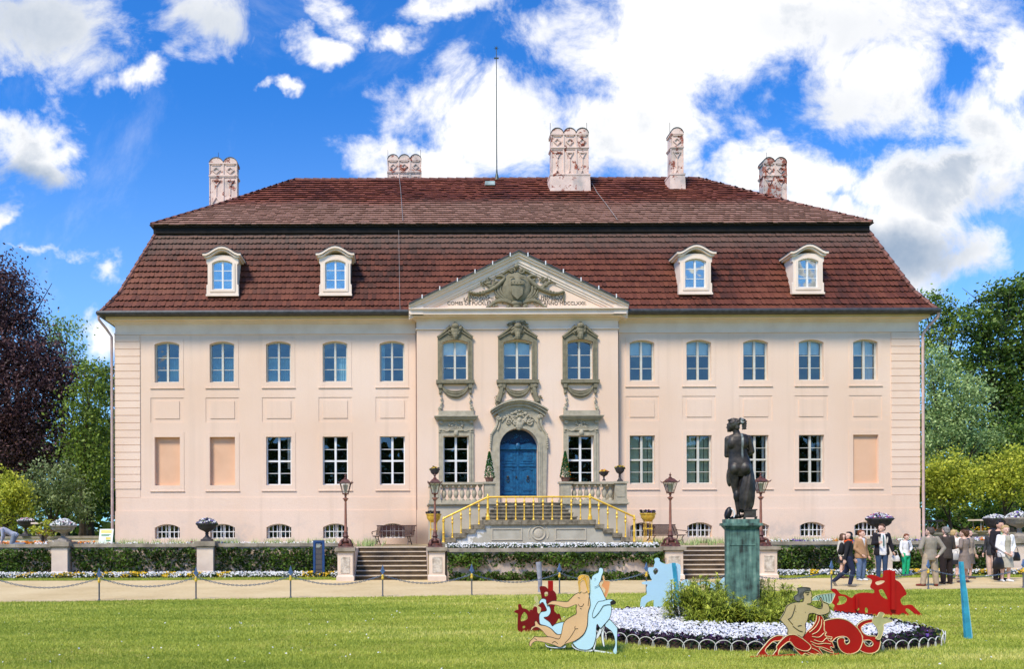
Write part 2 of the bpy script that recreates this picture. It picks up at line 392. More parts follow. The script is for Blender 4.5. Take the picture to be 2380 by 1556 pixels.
for i, x in enumerate(XS):
    H = holesL if i < 5 else holesR; c = xw(x)
    H.append((arch(c - HW, c + HW, U_['zb'], U_['zs'], U_['zc']), .24, False))
    H.append((arch(c - HW * 1.02, c + HW * 1.02, L_['zb'], L_['zs'], L_['zc']), .17 if i in (0, 1) else .10 if i == 9 else .24, i in (0, 1, 9)))
    H.append((arch(c - HW, c + HW, B_['zb'], B_['zs'], B_['zc'], 8), .30, False))
    H.append((arch(c - 1.34 * HW, c + 1.34 * HW, zw(981), zw(923.5), zw(923.5)), .020, True))
wall = MB()
EZ = zw(745)
front(wall, [(XL, TZ - .3), (xr(970), TZ - .3), (xr(970), EZ), (XL, EZ)], FY, holesL)
front(wall, [(xr(1438), TZ - .3), (XR, TZ - .3), (XR, EZ), (xr(1438), EZ)], FY, holesR)
# central projection
UW = [(1059.0, 29.5), (1204.0, 33.0), (1349.0, 29.5)]
RU = dict(zb=zr(884.5), zs=zr(798), zc=zr(791.5)); RL = dict(zb=zr(1128), zs=zr(1015), zc=zr(1015))
hc = []
for (x, h) in UW: hc.append((arch(xr(x - h), xr(x + h), RU['zb'], RU['zs'], RU['zc']), .22, False))
for x in (1060.5, 1350.5): hc.append((arch(xr(x - 29.5), xr(x + 29.5), RL['zb'], RL['zs'], RL['zc']), .22, False))
DZ0, DZS, DZC = 2.70, zr(1040), zr(997.5); DX0, DX1 = xr(1161), xr(1250.5)
hc.append((arch(DX0, DX1, DZ0, DZS, DZC, 16), .40, False))
front(wall, [(xr(970), TZ - .3), (xr(1438), TZ - .3), (xr(1438), EZ), (xr(970), EZ)], RY, hc)
BY = 45.0
for (xa, xb, ya, yb) in ((XL, XL, FY, BY), (XR, XR, FY, BY), (xr(970), xr(970), RY, FY), (xr(1438), xr(1438), RY, FY), (XL, XR, BY, BY)):
    wall.add([(xa, ya, TZ - .3), (xb, yb, TZ - .3), (xb, yb, EZ), (xa, ya, EZ)], [(0, 1, 2, 3)])
wall.build('wall', M_wall, palace, off=OFF, norm=False)
MB().box(XL + .1, XR - .1, 34.6, 34.7, TZ, EZ).box(XL + .1, XR - .1, FY + .5, BY - .1, zw(960) - .1, zw(960)).build('interior_wall', M_int, palace, off=OFF)
# blind niches lining
for i in (0, 1, 9):
    c = xw(XS[i]); d = .165 if i < 2 else .095
    MB().box(c - HW * 1.0, c + HW * 1.0, FY + d, FY + d + .02, L_['zb'] + .004, L_['zs'] - .004).build('blind_window', M_niche, palace, off=OFF)
# raised inner panels, plinth bands, quoins, architrave
for x in XS:
    c = xw(x); MB().box(c - HW * .99, c + HW * .99, FY - .004, FY + .019, zw(972), zw(931)).build('raised_panel', M_wall, palace, off=OFF)
pl = MB()
for (xa, xb, y, p) in ((XL - .03, xr(970) - .001, FY, 0), (xr(1438) + .001, XR + .03, FY, 0), (xr(970) - .02, xr(1438) + .02, RY, 0)):
    segs = [(TZ - .3, zw(1187), .05), (zw(1187) + .004, zw(1156), .022)]
    hx = [(xw(q) - HW - .004, xw(q) + HW + .004) for q in XS if xa < xw(q) < xb]
    za, zb_ = TZ - .3, zw(1187)
    # plinth with gaps at the cellar windows
    xs = [xa] + [v for h in hx for v in h] + [xb]
    for j in range(0, len(xs), 2): pl.box(xs[j], xs[j + 1], y - .05, y, za, zb_)
    for (h0, h1) in hx:
        pl.box(h0, h1, y - .05, y, za, B_['zb']); k = 8
        top = arch(h0 + .002, h1 - .002, B_['zb'], B_['zs'], B_['zc'], 8)[2:]
        pl.prism([(h1, B_['zs'])] + [(px, pz) for (px, pz) in top][1:-1] + [(h0, B_['zs']), (h0, zb_), (h1, zb_)], y - .05, y)
    pl.box(xa + .02, xb - .02, y - .022, y, zb_ + .003, zw(1156))
pl.box(XL - .05, XL, FY, BY, TZ - .3, zw(1187)); pl.box(XR, XR + .05, FY, BY, TZ - .3, zw(1187))
pl.build('plinth', M_wall, palace, off=OFF)
ys = [776.5] + [793.0 + 17.15 * k for k in range(21)]
for k in range(21):
    z1, z0 = zw(ys[k]) - .016, zw(ys[k + 1]) + .016
    for (a, b) in ((XL - .035, xw(327)), (xw(2072), XR + .035)): MB().box(a, b, FY - .035, FY + .5, z0, z1).build('quoin', M_pink2, palace, off=OFF)
for (a, b) in ((XL - .02, xw(327) - .01), (xw(2072) + .01, XR + .02)): MB().box(a, b, FY - .012, FY, zw(1155), zw(777)).build('corner_strip', M_pink2, palace, off=OFF)
co = MB()
def slab(p, za, zb, x0=XL, x1=XR, y0=FY, y1=BY): co.box(x0 - p, x1 + p, y0 - p, y1 + p, za, zb)
slab(.05, zw(776.5), zw(773.8)); slab(.03, zw(773.8), zw(772)); slab(.012, zw(772), zw(753))
for (p, a, b) in ((.05, 753, 751), (.09, 751, 748.5), (.15, 748.5, 746), (.30, 746, 738), (.34, 738, 736), (.40, 736, 733), (.46, 733, 729.5)): slab(p, zw(a), zw(b))
r0, r1 = xr(970), xr(1438)
for (p, a, b) in ((.05, 767, 764.5), (.03, 764.5, 763), (.012, 763, 746), (.06, 746, 743), (.14, 743, 740.5), (.3, 740.5, 738)): slab(p, zr(a), zr(b), r0, r1, RY, FY)
co.build('cornice', M_trim, palace, off=OFF)
# ---- windows
def window(kind, cx, hw, zb, zs, zc, y, rows, frm, pane, depth=.13, ft=.06, mull=.085, bar=.024, thick=None, cover=None, ncol=2, sur=None, surm=None, name='window', extra=None):
    f = MB(); y0, y1 = y + depth, y + depth + .07
    o = arch(cx - hw + .001, cx + hw - .001, zb + .001, zs, zc - .001); i_ = arch(cx - hw + ft, cx + hw - ft, zb + ft, zs - ft * .2, max(zc - ft, zs - ft * .2))
    f.prism(o, y0, y1, [i_[::-1]])
    zt = zc - ft * .6
    if ncol == 2: f.box(cx - mull / 2, cx + mull / 2, y0 - .012, y1 - .01, zb + .02, zt)
    H = zt - zb
    for r_ in rows:
        th = bar if not (thick and abs(r_ - thick) < .01) else .075
        zz = zb + H * r_; yy = y0 - .008 if th > bar else y0 + .02
        for sgn in ((-1, 1) if ncol == 2 else (0,)):
            a, b = (cx - hw + ft - .01, cx - mull / 2 + .002) if sgn == -1 else (cx + mull / 2 - .002, cx + hw - ft + .01) if sgn == 1 else (cx - hw + ft, cx + hw - ft)
            f.box(a, b, yy, y1 - .015, zz - th / 2, zz + th / 2)
    w = f.build(name, frm, palace, off=OFF)
    pn = arch(cx - hw + ft * .5, cx + hw - ft * .5, zb + ft * .5, zs, zc - ft * .5); MB().add([(a, y0 + .04, b) for a, b in pn], [tuple(range(len(pn)))]).build('pane', pane, w)
    if sur: sur().build('surround', surm, w)
    if cover:
        for (nm, xa, xb, za, zb2, m, folds) in cover:
            c = MB(); xa, xb = cx + xa * hw, cx + xb * hw; za, zb2 = zb + H * za, zb + H * zb2; nn = max(2, int((xb - xa) / .025)) if folds else 1
            vs = []
            for k in range(nn + 1):
                xx = xa + (xb - xa) * k / nn; yy = y1 + .10 + (.022 * math.sin(k * 1.9) if folds else 0); vs += [(xx, yy, za), (xx, yy, zb2)]
            c.add(vs, [(2 * k, 2 * k + 2, 2 * k + 3, 2 * k + 1) for k in range(nn)]); c.build(nm, m, w)
    return w
def plain_sur(c, out, za, zb_, zs_open, hole, y=FY, t=.014, sill=True):
    def g():
        m = MB(); m.prism([(c - out, za), (c + out, za), (c + out, zb_), (c - out, zb_)], y - t, y, [hole[::-1]], back=False)
        if sill: m.box(c - out - .02, c + out + .02, y - t - .028, y - t + .004, za - .022, za + .012)
        return m
    return g
for i, x in enumerate(XS):
    c = xw(x)
    cov = [('curtain', -.95, -.05, 0, .66, M_curb, True), ('curtain', .05, .95, 0, .66, M_curb, True)] if i < 5 else [('blind', -.95, .95, .68 if i != 9 else .64, 1.0, M_blind, False)]
    if i in (0, 3): cov = cov[1:]
    if i == 4: cov = [('curtain', -.95, -.6, 0, .95, M_curb, True)]
    if i == 9: cov.append(('curtain', .05, .95, 0, .64, M_cur, True))
    window('upper', c, HW, U_['zb'], U_['zs'], U_['zc'], FY, (.325, .635), M_winf, G_up, cover=cov,
           sur=plain_sur(c, HW * 1.33, zw(901), zw(785.5), 0, arch(c - HW - .002, c + HW + .002, U_['zb'], U_['zs'], U_['zc'])), surm=M_wall)
    if i in (0, 1, 9):
        plain_sur(c, HW * 1.36, zw(1140.5), zw(1004), 0, arch(c - HW * 1.02 - .002, c + HW * 1.02 + .002, L_['zb'], L_['zs'], L_['zc']))().build('surround', M_wall, palace, off=OFF)
    else:
        cov = None
        if i == 2: cov = [('curtain', .62, .95, .35, 1, M_cur, True)]
        if i in (5, 6): cov = [('shutter', -.95, -.1, 0, 1, M_shut, False), ('shutter', .1, .55, 0, 1, M_shut, False), ('shutter', .6, .95, .02, .98, M_shut, False)]
        if i in (7, 8): cov = [('curtain', .72, .95, 0, 1, M_cur, True)]
        window('lower', c, HW * 1.02, L_['zb'], L_['zs'], L_['zc'], FY, (.25, .505, .75), M_winw if i < 5 else M_winf, G_lo, thick=.505, cover=cov, ft=.05, mull=.09,
               sur=plain_sur(c, HW * 1.36, zw(1140.5), zw(1004), 0, arch(c - HW * 1.02 - .002, c + HW * 1.02 + .002, L_['zb'], L_['zs'], L_['zc'])), surm=M_wall)
    w = window('cellar', c, HW, B_['zb'], B_['zs'], B_['zc'], FY, (.5,), M_winw, G_lo, depth=.2, ft=.04, mull=.07, name='cellar_window')
    g = MB()
    for k in range(6): xx = c - HW + 2 * HW * (k + .5) / 6; g.box(xx - .014, xx + .014, FY + .07, FY + .098, B_['zb'] + .005, B_['zc'] - .05 - .05 * abs(k - 2.5) / 2.5)
    g.box(c - HW + .004, c + HW - .004, FY + .066, FY + .102, B_['zb'] + .27, B_['zb'] + .30)
    g.build('grille', M_winw, w)
# ---- carved ornament helpers (relief against the wall plane y)
def scroll(mb, cx, cz, y, r, dirn=1, turns=1.5, th=.03, start=0.0, n=26):
    P = []; rr = []
    for k in range(n):
        t = k / (n - 1); a = start + dirn * 2 * PI * turns * t; rad = r * (1 - .85 * t)
        P.append((cx + rad * math.cos(a), y - th * .5, cz + rad * math.sin(a))); rr.append(th * (1 - .55 * t))
    mb.tube(P, rr, 6); mb.ell((cx, y - th * .6, cz), th * 1.1, th * 1.2, th * 1.1, 8, 5)
def rope(mb, pts, y, r, proud=None, n=6):
    """smooth tube through control points (x, z)"""
    P = []; m = len(pts)
    for i in range(m - 1):
        p0, p1, p2, p3 = pts[max(i - 1, 0)], pts[i], pts[i + 1], pts[min(i + 2, m - 1)]
        for k in range(5):
            t = k / 5; f = lambda a, b, c, d: .5 * (2 * b + (c - a) * t + (2 * a - 5 * b + 4 * c - d) * t * t + (3 * b - a - 3 * c + d) * t ** 3)
            P.append((f(p0[0], p1[0], p2[0], p3[0]), f(p0[1], p1[1], p2[1], p3[1])))
    P.append(pts[-1]); L = len(P)
    rr = r if isinstance(r, (int, float)) else [r[0] + (r[1] - r[0]) * i / (L - 1) for i in range(L)]
    if not isinstance(r, (int, float)) and len(r) == 3:
        rr = [(r[0] + (r[1] - r[0]) * (i / (L - 1)) * 2) if i < L / 2 else (r[1] + (r[2] - r[1]) * ((i / (L - 1)) * 2 - 1)) for i in range(L)]
    mb.tube([(a, y - (proud or 0), b) for a, b in P], rr, n)
def leafy(mb, cx, cz, y, r, n, seed=1, flat=.5, lo=.25, hi=.5):
    rg = random.Random(seed)
    for k in range(n):
        a = rg.uniform(0, 2 * PI); d = r * math.sqrt(rg.random()); s = r * rg.uniform(lo, hi)
        mb.ell((cx + d * math.cos(a), y - s * .3, cz + d * math.sin(a) * .8), s, s * flat, s * rg.uniform(.4, .8), 7, 4, Matrix.Rotation(rg.uniform(-1.2, 1.2), 3, 'Y'))
# ---- upper windows of the projection, with olive stone surrounds
def carved_upper(x, hw, k):
    """k: 0 side window, 1 middle window"""
    S = MB(); y = RY; out = 40.3 if not k else 45.0
    hole = arch(xr(x - hw) - .002, xr(x + hw) + .002, RU['zb'], RU['zs'], RU['zc'])
    o = [(xr(x - out), zr(885.5)), (xr(x + out), zr(885.5)), (xr(x + out), zr(785)), (xr(x + out * .72), zr(778)), (xr(x + out * .4), zr(771)), (xr(x), zr(767)), (xr(x - out * .4), zr(771)), (xr(x - out * .72), zr(778)), (xr(x - out), zr(785))]
    S.prism(o, y - .07, y, [hole[::-1]], back=False)
    o2 = [(xr(x - hw - 4), zr(885.5)), (xr(x + hw + 4), zr(885.5)), (xr(x + hw + 4), zr(795)), (xr(x + hw * .5), zr(787.5)), (xr(x), zr(786)), (xr(x - hw * .5), zr(787.5)), (xr(x - hw - 4), zr(795))]
    S.prism(o2, y - .095, y - .07, [hole[::-1]], back=False)
    # sweeping hood
    for s in (-1, 1):
        rope(S, [(xr(x + s * (out + 1)), zr(786)), (xr(x + s * out * .75), zr(778)), (xr(x + s * out * .45), zr(767)), (xr(x + s * out * .28), zr(760))], y, (.045, .06), .10)
        rope(S, [(xr(x + s * (out - 2)), zr(789)), (xr(x + s * out * .7), zr(782)), (xr(x + s * out * .3), zr(772))], y, .03, .10)
    S.box(xr(x - out - 4), xr(x + out + 4), y - .16, y, zr(893), zr(885.5)); S.box(xr(x - out - 2), xr(x + out + 2), y - .11, y, zr(895), zr(893))
    # crest
    S.ell((xr(x), y - .12, zr(771)), .19, .12, .24, 10, 6); S.ell((xr(x), y - .17, zr(761)), .16, .12, .13, 10, 6); S.ell((xr(x), y - .15, zr(755)), .07, .07, .07)
    S.ell((xr(x), y - .16, zr(783)), .12, .10, .20, 8, 5); leafy(S, xr(x), zr(770), y - .12, .24, 16, int(x)); leafy(S, xr(x), zr(783), y - .10, .16, 8, int(x) + 5)
    for s in (-1, 1): scroll(S, xr(x + s * 12), zr(774), y - .08, .10, s, 1.3, .035)
    if k:
        for s in (-1, 1): leafy(S, xr(x + s * 18), zr(757), y - .08, .16, 9, 33 + s, lo=.25, hi=.45); rope(S, [(xr(x + s * 5), zr(752)), (xr(x + s * 14), zr(753)), (xr(x + s * 25), zr(757))], y, (.07, .02), .08)
    # brackets and swag
    bx = 35 if not k else 33
    for s in (-1, 1):
        S.box(xr(x + s * bx - 4), xr(x + s * bx + 4), y - .13, y, zr(904), zr(895)); S.box(xr(x + s * bx - 3), xr(x + s * bx + 3), y - .08, y, zr(912), zr(904)); S.ell((xr(x + s * bx), y - .06, zr(915)), .06, .07, .07)
        if k:   # big side consoles
            rope(S, [(xr(x + s * 38), zr(897)), (xr(x + s * 38.5), zr(912)), (xr(x + s * 42), zr(925)), (xr(x + s * 46), zr(936))], y, (.10, .13), .06)
            S.ell((xr(x + s * 40), y - .08, zr(900)), .13, .10, .10); scroll(S, xr(x + s * 46), zr(938), y - .05, .15, s, 1.6, .05, PI / 2)
            leafy(S, xr(x + s * 50), zr(928), y - .04, .12, 7, 71 + s); leafy(S, xr(x + s * 38), zr(905), y - .08, .13, 7, 72 + s)
    d = bx - 5
    for j, (dep, rr) in enumerate(((26, .06), (20, .05), (15.5, .035), (29.5, .035))):
        pts = [(xr(x + d * math.cos(PI + PI * t / 10)), zr(896 + dep * math.sin(PI * t / 10))) for t in range(11)]
        rope(S, pts, y, (rr * .5, rr, rr * .5), .03 + rr * .5)
    cov = [('blind', -.95, .95, .66, 1.0, M_blind, False)] if x < 1300 else None
    window('state', xr(x), xr(x + hw) - xr(x), RU['zb'], RU['zs'], RU['zc'], RY, (.325, .645), M_winf, G_up, cover=cov, sur=lambda: S, surm=M_olive)
for j, (x, h) in enumerate(UW): carved_upper(x, h, 1 if j == 1 else 0)
# ---- lower windows of the projection
def carved_lower(x):
    S = MB(); y = RY; hw = 29.5
    hole = [(xr(x - hw) - .002, RL['zb']), (xr(x + hw) + .002, RL['zb']), (xr(x + hw) + .002, RL['zs']), (xr(x - hw) - .002, RL['zs'])]
    S.prism([(xr(x - 40.5), RL['zb'] - .1), (xr(x + 40.5), RL['zb'] - .1), (xr(x + 40.5), zr(980)), (xr(x - 40.5), zr(980))], y - .07, y, [hole[::-1]], back=False)
    S.prism([(xr(x - hw - 5), RL['zb']), (xr(x + hw + 5), RL['zb']), (xr(x + hw + 5), zr(1008)), (xr(x - hw - 5), zr(1008))], y - .10, y - .07, [hole[::-1]], back=False)
    S.box(xr(x - 40.5), xr(x + 40.5), y - .1, y - .07, zr(1007), zr(1005.5))
    for (o, a, b, p) in ((43, 980, 977.5, .14), (46, 977.5, 974, .24), (49, 974, 971.5, .30), (50.5, 971.5, 969.5, .34), (44, 969.5, 967.5, .2), (40.5, 967.5, 957, .12)): S.box(xr(x - o), xr(x + o), y - p, y, zr(a), zr(b))
    for s in (-1, 1):
        S.box(xr(x + s * 35.5 - 4), xr(x + s * 35.5 + 4), y - .15, y - .07, zr(986), zr(980)); scroll(S, xr(x + s * 35.5), zr(984), y - .12, .06, s, 1, .03)
        S.ell((xr(x + s * 36), y - .10, zr(1001)), .06, .04, .03)
        # flame finials
        scroll(S, xr(x + s * 36), zr(951), y - .06, .085, s, 1.3, .04, -PI / 2)
        for k, (dx, yy, r_) in enumerate(((38, 950, .06), (35, 944, .05), (32.5, 938, .045), (34, 932, .035), (33, 928, .02))): S.ell((xr(x + s * dx), y - .06, zr(yy)), r_ * .8, .05, .085, 7, 5, Matrix.Rotation(s * (.5 if k % 2 else -.3), 3, 'Y'))
    # shell spray panel
    for k in range(9):
        a = PI * (k + .5) / 9; S.tube([(xr(x), y - .09, zr(1003)), (xr(x) + .30 * math.cos(a), y - .12, zr(1003) + .17 * math.sin(a))], [.03, .045], 6)
    for s in (-1, 1): rope(S, [(xr(x), zr(1003)), (xr(x + s * 12), zr(1001)), (xr(x + s * 22), zr(1004)), (xr(x + s * 30), zr(1001))], y, (.05, .02), .10)
    leafy(S, xr(x), zr(990), y - .08, .30, 26, int(x), lo=.14, hi=.26); S.ell((xr(x), y - .11, zr(1008)), .10, .07, .13)
    window('lower', xr(x), xr(x + hw) - xr(x), RL['zb'], RL['zs'], RL['zc'], RY, (.25, .505, .75), M_winw, G_lo, thick=.505, ft=.05, mull=.09, sur=lambda: S, surm=M_sand)
carved_lower(1060.5); carved_lower(1350.5)
# ---- door
D = MB(); cx = (DX0 + DX1) / 2; yd = RY + .26
leafz = zr(1040)
for s in (-1, 1):
    a, b = (DX0 + .01, cx - .012) if s < 0 else (cx + .012, DX1 - .01)
    D.box(a, b, yd, yd + .07, DZ0 + .03, leafz)
    for (z0, z1) in ((zr(1168), zr(1151)), (zr(1148), zr(1088)), (zr(1078), zr(1046))):
        D.prism(arch(a + .10, b - .10, z0, z1 - .05, z1, 6), yd - .018, yd, [arch(a + .15, b - .15, z0 + .05, z1 - .10, z1 - .05, 6)[::-1]])
        if z1 - z0 > .5: D.prism(arch(a + .20, b - .20, z0 + .10, z1 - .16, z1 - .11, 6), yd - .022, yd)
    for k in (1084, 1150): D.prism([(a + .05, zr(k) - .025), (b - .05, zr(k) - .025), (b - .05, zr(k) + .02), ((a + b) / 2, zr(k) + .055), (a + .05, zr(k) + .02)], yd - .04, yd)
    rope(D, [((a + b) / 2 - .2, zr(1060)), ((a + b) / 2, zr(1067)), ((a + b) / 2 + .2, zr(1060))], yd, .02, .01)
    scroll(D, (a + b) / 2 - s * .12, zr(1062), yd, .09, s, 1.4, .018); scroll(D, (a + b) / 2 + s * .12, zr(1062), yd, .09, -s, 1.4, .018)
    rope(D, [((a + b) / 2 - .22, zr(1092)), ((a + b) / 2, zr(1097)), ((a + b) / 2 + .22, zr(1092))], yd, .02, .01); scroll(D, (a + b) / 2, zr(1138), yd, .10, s, 1.4, .016)
D.box(cx - .035, cx + .035, yd - .03, yd, DZ0 + .03, leafz)
door = D.build('door', M_blue, palace, off=OFF)
T = MB(); tz = leafz
T.prism([(DX0 + .01, tz - .10), (DX1 - .01, tz - .10), (DX1 - .01, tz + .08), (cx + .45, tz + .17), (cx + .15, tz + .10), (cx, tz + .06), (cx - .15, tz + .10), (cx - .45, tz + .17), (DX0 + .01, tz + .08)], yd - .10, yd + .07)
T.ell((cx, yd - .11, tz + .03), .11, .06, .14); T.build('transom', M_blue, door)
C_ = MB(); C_.prism(arch(DX0 + .01, DX1 - .01, tz + .02, DZS + .02, DZC - .01, 16), yd + .03, yd + .06)
C_.build('fanlight', M_blued, door)
K = MB()
for s in (-1, 1):
    for j in range(3): scroll(K, cx + s * (.18 + .2 * j), tz + .30 - .04 * j * j, yd + .01, .10, s * (1 if j % 2 else -1), 1.5, .018)
leafy(K, cx, tz + .42, yd + .02, .18, 12, 4, lo=.15, hi=.3); K.build('carving', M_blue, door)
for s in (-1, 1):
    hd = MB(); hd.lathe([(.02, 0), (.06, .05), (.02, .1)], cx + s * .42, yd - .04, zr(1112), 8); hd.tube([(cx + s * .42 + .055 * math.cos(a * PI / 6), yd - .05, zr(1117) + .075 * math.sin(a * PI / 6)) for a in range(12)], .014, 5, closed=True)
    if s < 0: hd.build('knocker', M_dark, door)
    else: hd.build('knocker', M_dark, door)
MB().ell((cx - .06, yd - .06, zr(1110)), .035, .03, .05).build('handle', M_dark, door)
# door surround
S = MB(); y = RY
inner = arch(DX0 - .002, DX1 + .002, DZ0, DZS, DZC, 16)
o = [(xr(1142), DZ0 - .02), (xr(1268), DZ0 - .02), (xr(1271), zr(1060)), (xr(1272), zr(1030)), (xr(1266), zr(1008)), (xr(1256), zr(990)), (xr(1253), zr(975)), (xr(1253), zr(962)), (xr(1238), zr(952)), (xr(1205), zr(946)),
     (xr(1172), zr(952)), (xr(1157), zr(962)), (xr(1157), zr(975)), (xr(1154), zr(990)), (xr(1145), zr(1008)), (xr(1140), zr(1030)), (xr(1141), zr(1060))]
# (outer contour keeps clear of the opening, filled as stone)
S.prism(o, y - .10, y, [inner[::-1]], back=False)
for (g, p) in ((.17, .13), (.09, .16)): S.prism(arch(DX0 - g, DX1 + g, DZ0 - .02, DZS, DZC + g, 16), y - p, y - .10, [inner[::-1]], back=False)
def hood(r0, r1, z0, half, p, n=14):
    """curved cornice band"""
    out, inn = [], []
    for k in range(n + 1):
        t = -1 + 2 * k / n; x = xr(1206 + t * half); zz = z0 + .42 * (1 - t * t) if abs(t) < .999 else z0
        out.append((x, zz + r1)); inn.append((x, zz + r0))
    S.prism(inn + out[::-1], y - p, y)
hz = zr(968)
hood(-.04, .08, hz, 60, .20); hood(.08, .16, hz, 63, .30); hood(.16, .22, hz, 66, .38)
out = []
for k in range(13): t = -1 + k / 6; out.append((xr(1205 + t * 53), hz + .36 + .42 * (1 - t * t) * .85))
S.prism([(xr(1258), hz + .2), (xr(1152), hz + .2)][::-1] + out[::-1], y - .12, y)
for s in (-1, 1):
    xs_ = lambda d: xr(1206 + s * d)
    scroll(S, xs_(48), zr(973), y - .14, .10, s, 1.2, .05)
    rope(S, [(xs_(50), zr(975)), (xs_(51), zr(988)), (xs_(56), zr(1000)), (xs_(63), zr(1012)), (xs_(65), zr(1028))], y, (.06, .04), .12)
    rope(S, [(xs_(44), zr(978)), (xs_(45), zr(990)), (xs_(50), zr(1002))], y, .035, .12)
    for k in range(7): S.ell((xs_(64.5 + .3 * k), y - .13, zr(1012 + k * 5.2)), .05, .05, .045, 7, 5)
    leafy(S, xs_(22), zr(975), y - .12, .22, 14, 90 + s, lo=.18, hi=.32); scroll(S, xs_(24), zr(984), y - .12, .13, -s, 1.4, .035)
    rope(S, [(xs_(3), zr(986)), (xs_(12), zr(978)), (xs_(22), zr(968)), (xs_(34), zr(976)), (xs_(40), zr(984))], y, (.05, .02), .13)
    scroll(S, xs_(9), zr(985), y - .16, .10, s, 1.3, .045)
leafy(S, xr(1206), zr(966), y - .12, .32, 22, 12, lo=.14, hi=.25)
S.ell((xr(1206), y - .15, zr(990)), .17, .10, .24); S.ell((xr(1206), y - .18, zr(980)), .10, .08, .12)
S.build('surround', M_sand, door)
# ---- pediment
P = MB(); PY = RY - .42
ax, az = xr(1203.5), zr(597); bl, br, bz = xr(952), xr(1455), zr(738)
el = zr(716)
def rake(d0, d1, p):
    """raking cornice band between offsets d0..d1 (vertical, metres below the top edge)"""
    for s, bx in ((-1, bl), (1, br)):
        P.prism([(bx, el - d0), (ax, az - d0), (ax, az - d1), (bx + (0 if d1 < .3 else 0), el - d1)], RY - p, RY)
rake(0, .10, .55); rake(.10, .20, .48); rake(.20, .38, .40); rake(.38, .48, .36); rake(.48, .56, .32)
for (p, a, b) in ((.42, 738, 729), (.47, 729, 727), (.52, 727, 724.5)): P.box(bl + .05, br - .05, RY - p, RY, zr(a), zr(b))
for s, bx in ((-1, bl), (1, br)): P.prism([(bx, el), (bx, el - .10), (bx + (-s) * .08, zr(738)), (bx + (-s) * .6, zr(738)), (bx + (-s) * .6, el)], RY - .44, RY)
P.build('pediment', M_trim, palace, off=OFF)
T = MB(); T.prism([(bl + .3, zr(726)), (br - .3, zr(726)), (ax, az - .3)], RY - .28, RY - .22)
# solid gable roof running back into the mansard
tymp = T.build('tympanum', M_pink2, palace, off=OFF)
gr = MB()
for s, bx in ((-1, bl), (1, br)):
    gr.add([(bx - (-s) * -.0, RY - .62, el + .02), (ax, RY - .62, az + .05), (ax, 34.0, az + .05), (bx, 34.0, el + .02),
            (bx, RY - .62, el - .03), (ax, RY - .62, az - .0), (ax, 34.0, az), (bx, 34.0, el - .03)], [(0, 1, 2, 3), (4, 5, 6, 7), (0, 1, 5, 4), (0, 3, 7, 4)])
gr.build('pediment_roof', M_gut, palace, off=OFF)
for s, bx in ((-1, bl), (1, br)):
    for t in (.12, .28, .44, .60, .76, .92):
        xx, zz = bx + (ax - bx) * t, el + (az - el) * t; MB().box(xx - .02, xx + .02, RY - .645, RY - .6, zz - .06, zz + .10).build('snow_bracket', M_winw, palace, off=OFF)
# coat of arms
A = MB(); ty = RY - .28; X = lambda v: xr(1400 * .7638 + v / 6.8 * .7638); Zc = lambda v: zr(800 * .7638 + v / 6.8 * .7638 + .9)
A.ell((X(1160), ty - .02, Zc(570)), .62, .20, .70, 20, 10); A.ell((X(1160), ty - .06, Zc(560)), .45, .22, .52, 18, 8)
A.prism([(X(1050), Zc(600)), (X(1050), Zc(740)), (X(1160), Zc(840)), (X(1270), Zc(740)), (X(1270), Zc(600))], ty - .30, ty - .1)
leafy(A, X(1160), Zc(690), ty - .26, .16, 14, 3, lo=.2, hi=.4)
for k in range(5): A.ell((X(1040 + 60 * k), ty - .27, Zc(490 - (10 if k % 2 else 0))), .03, .03, .06, 6, 4)
A.tube([(X(1030), ty - .26, Zc(520)), (X(1160), ty - .29, Zc(530)), (X(1290), ty - .26, Zc(520))], .035, 6)
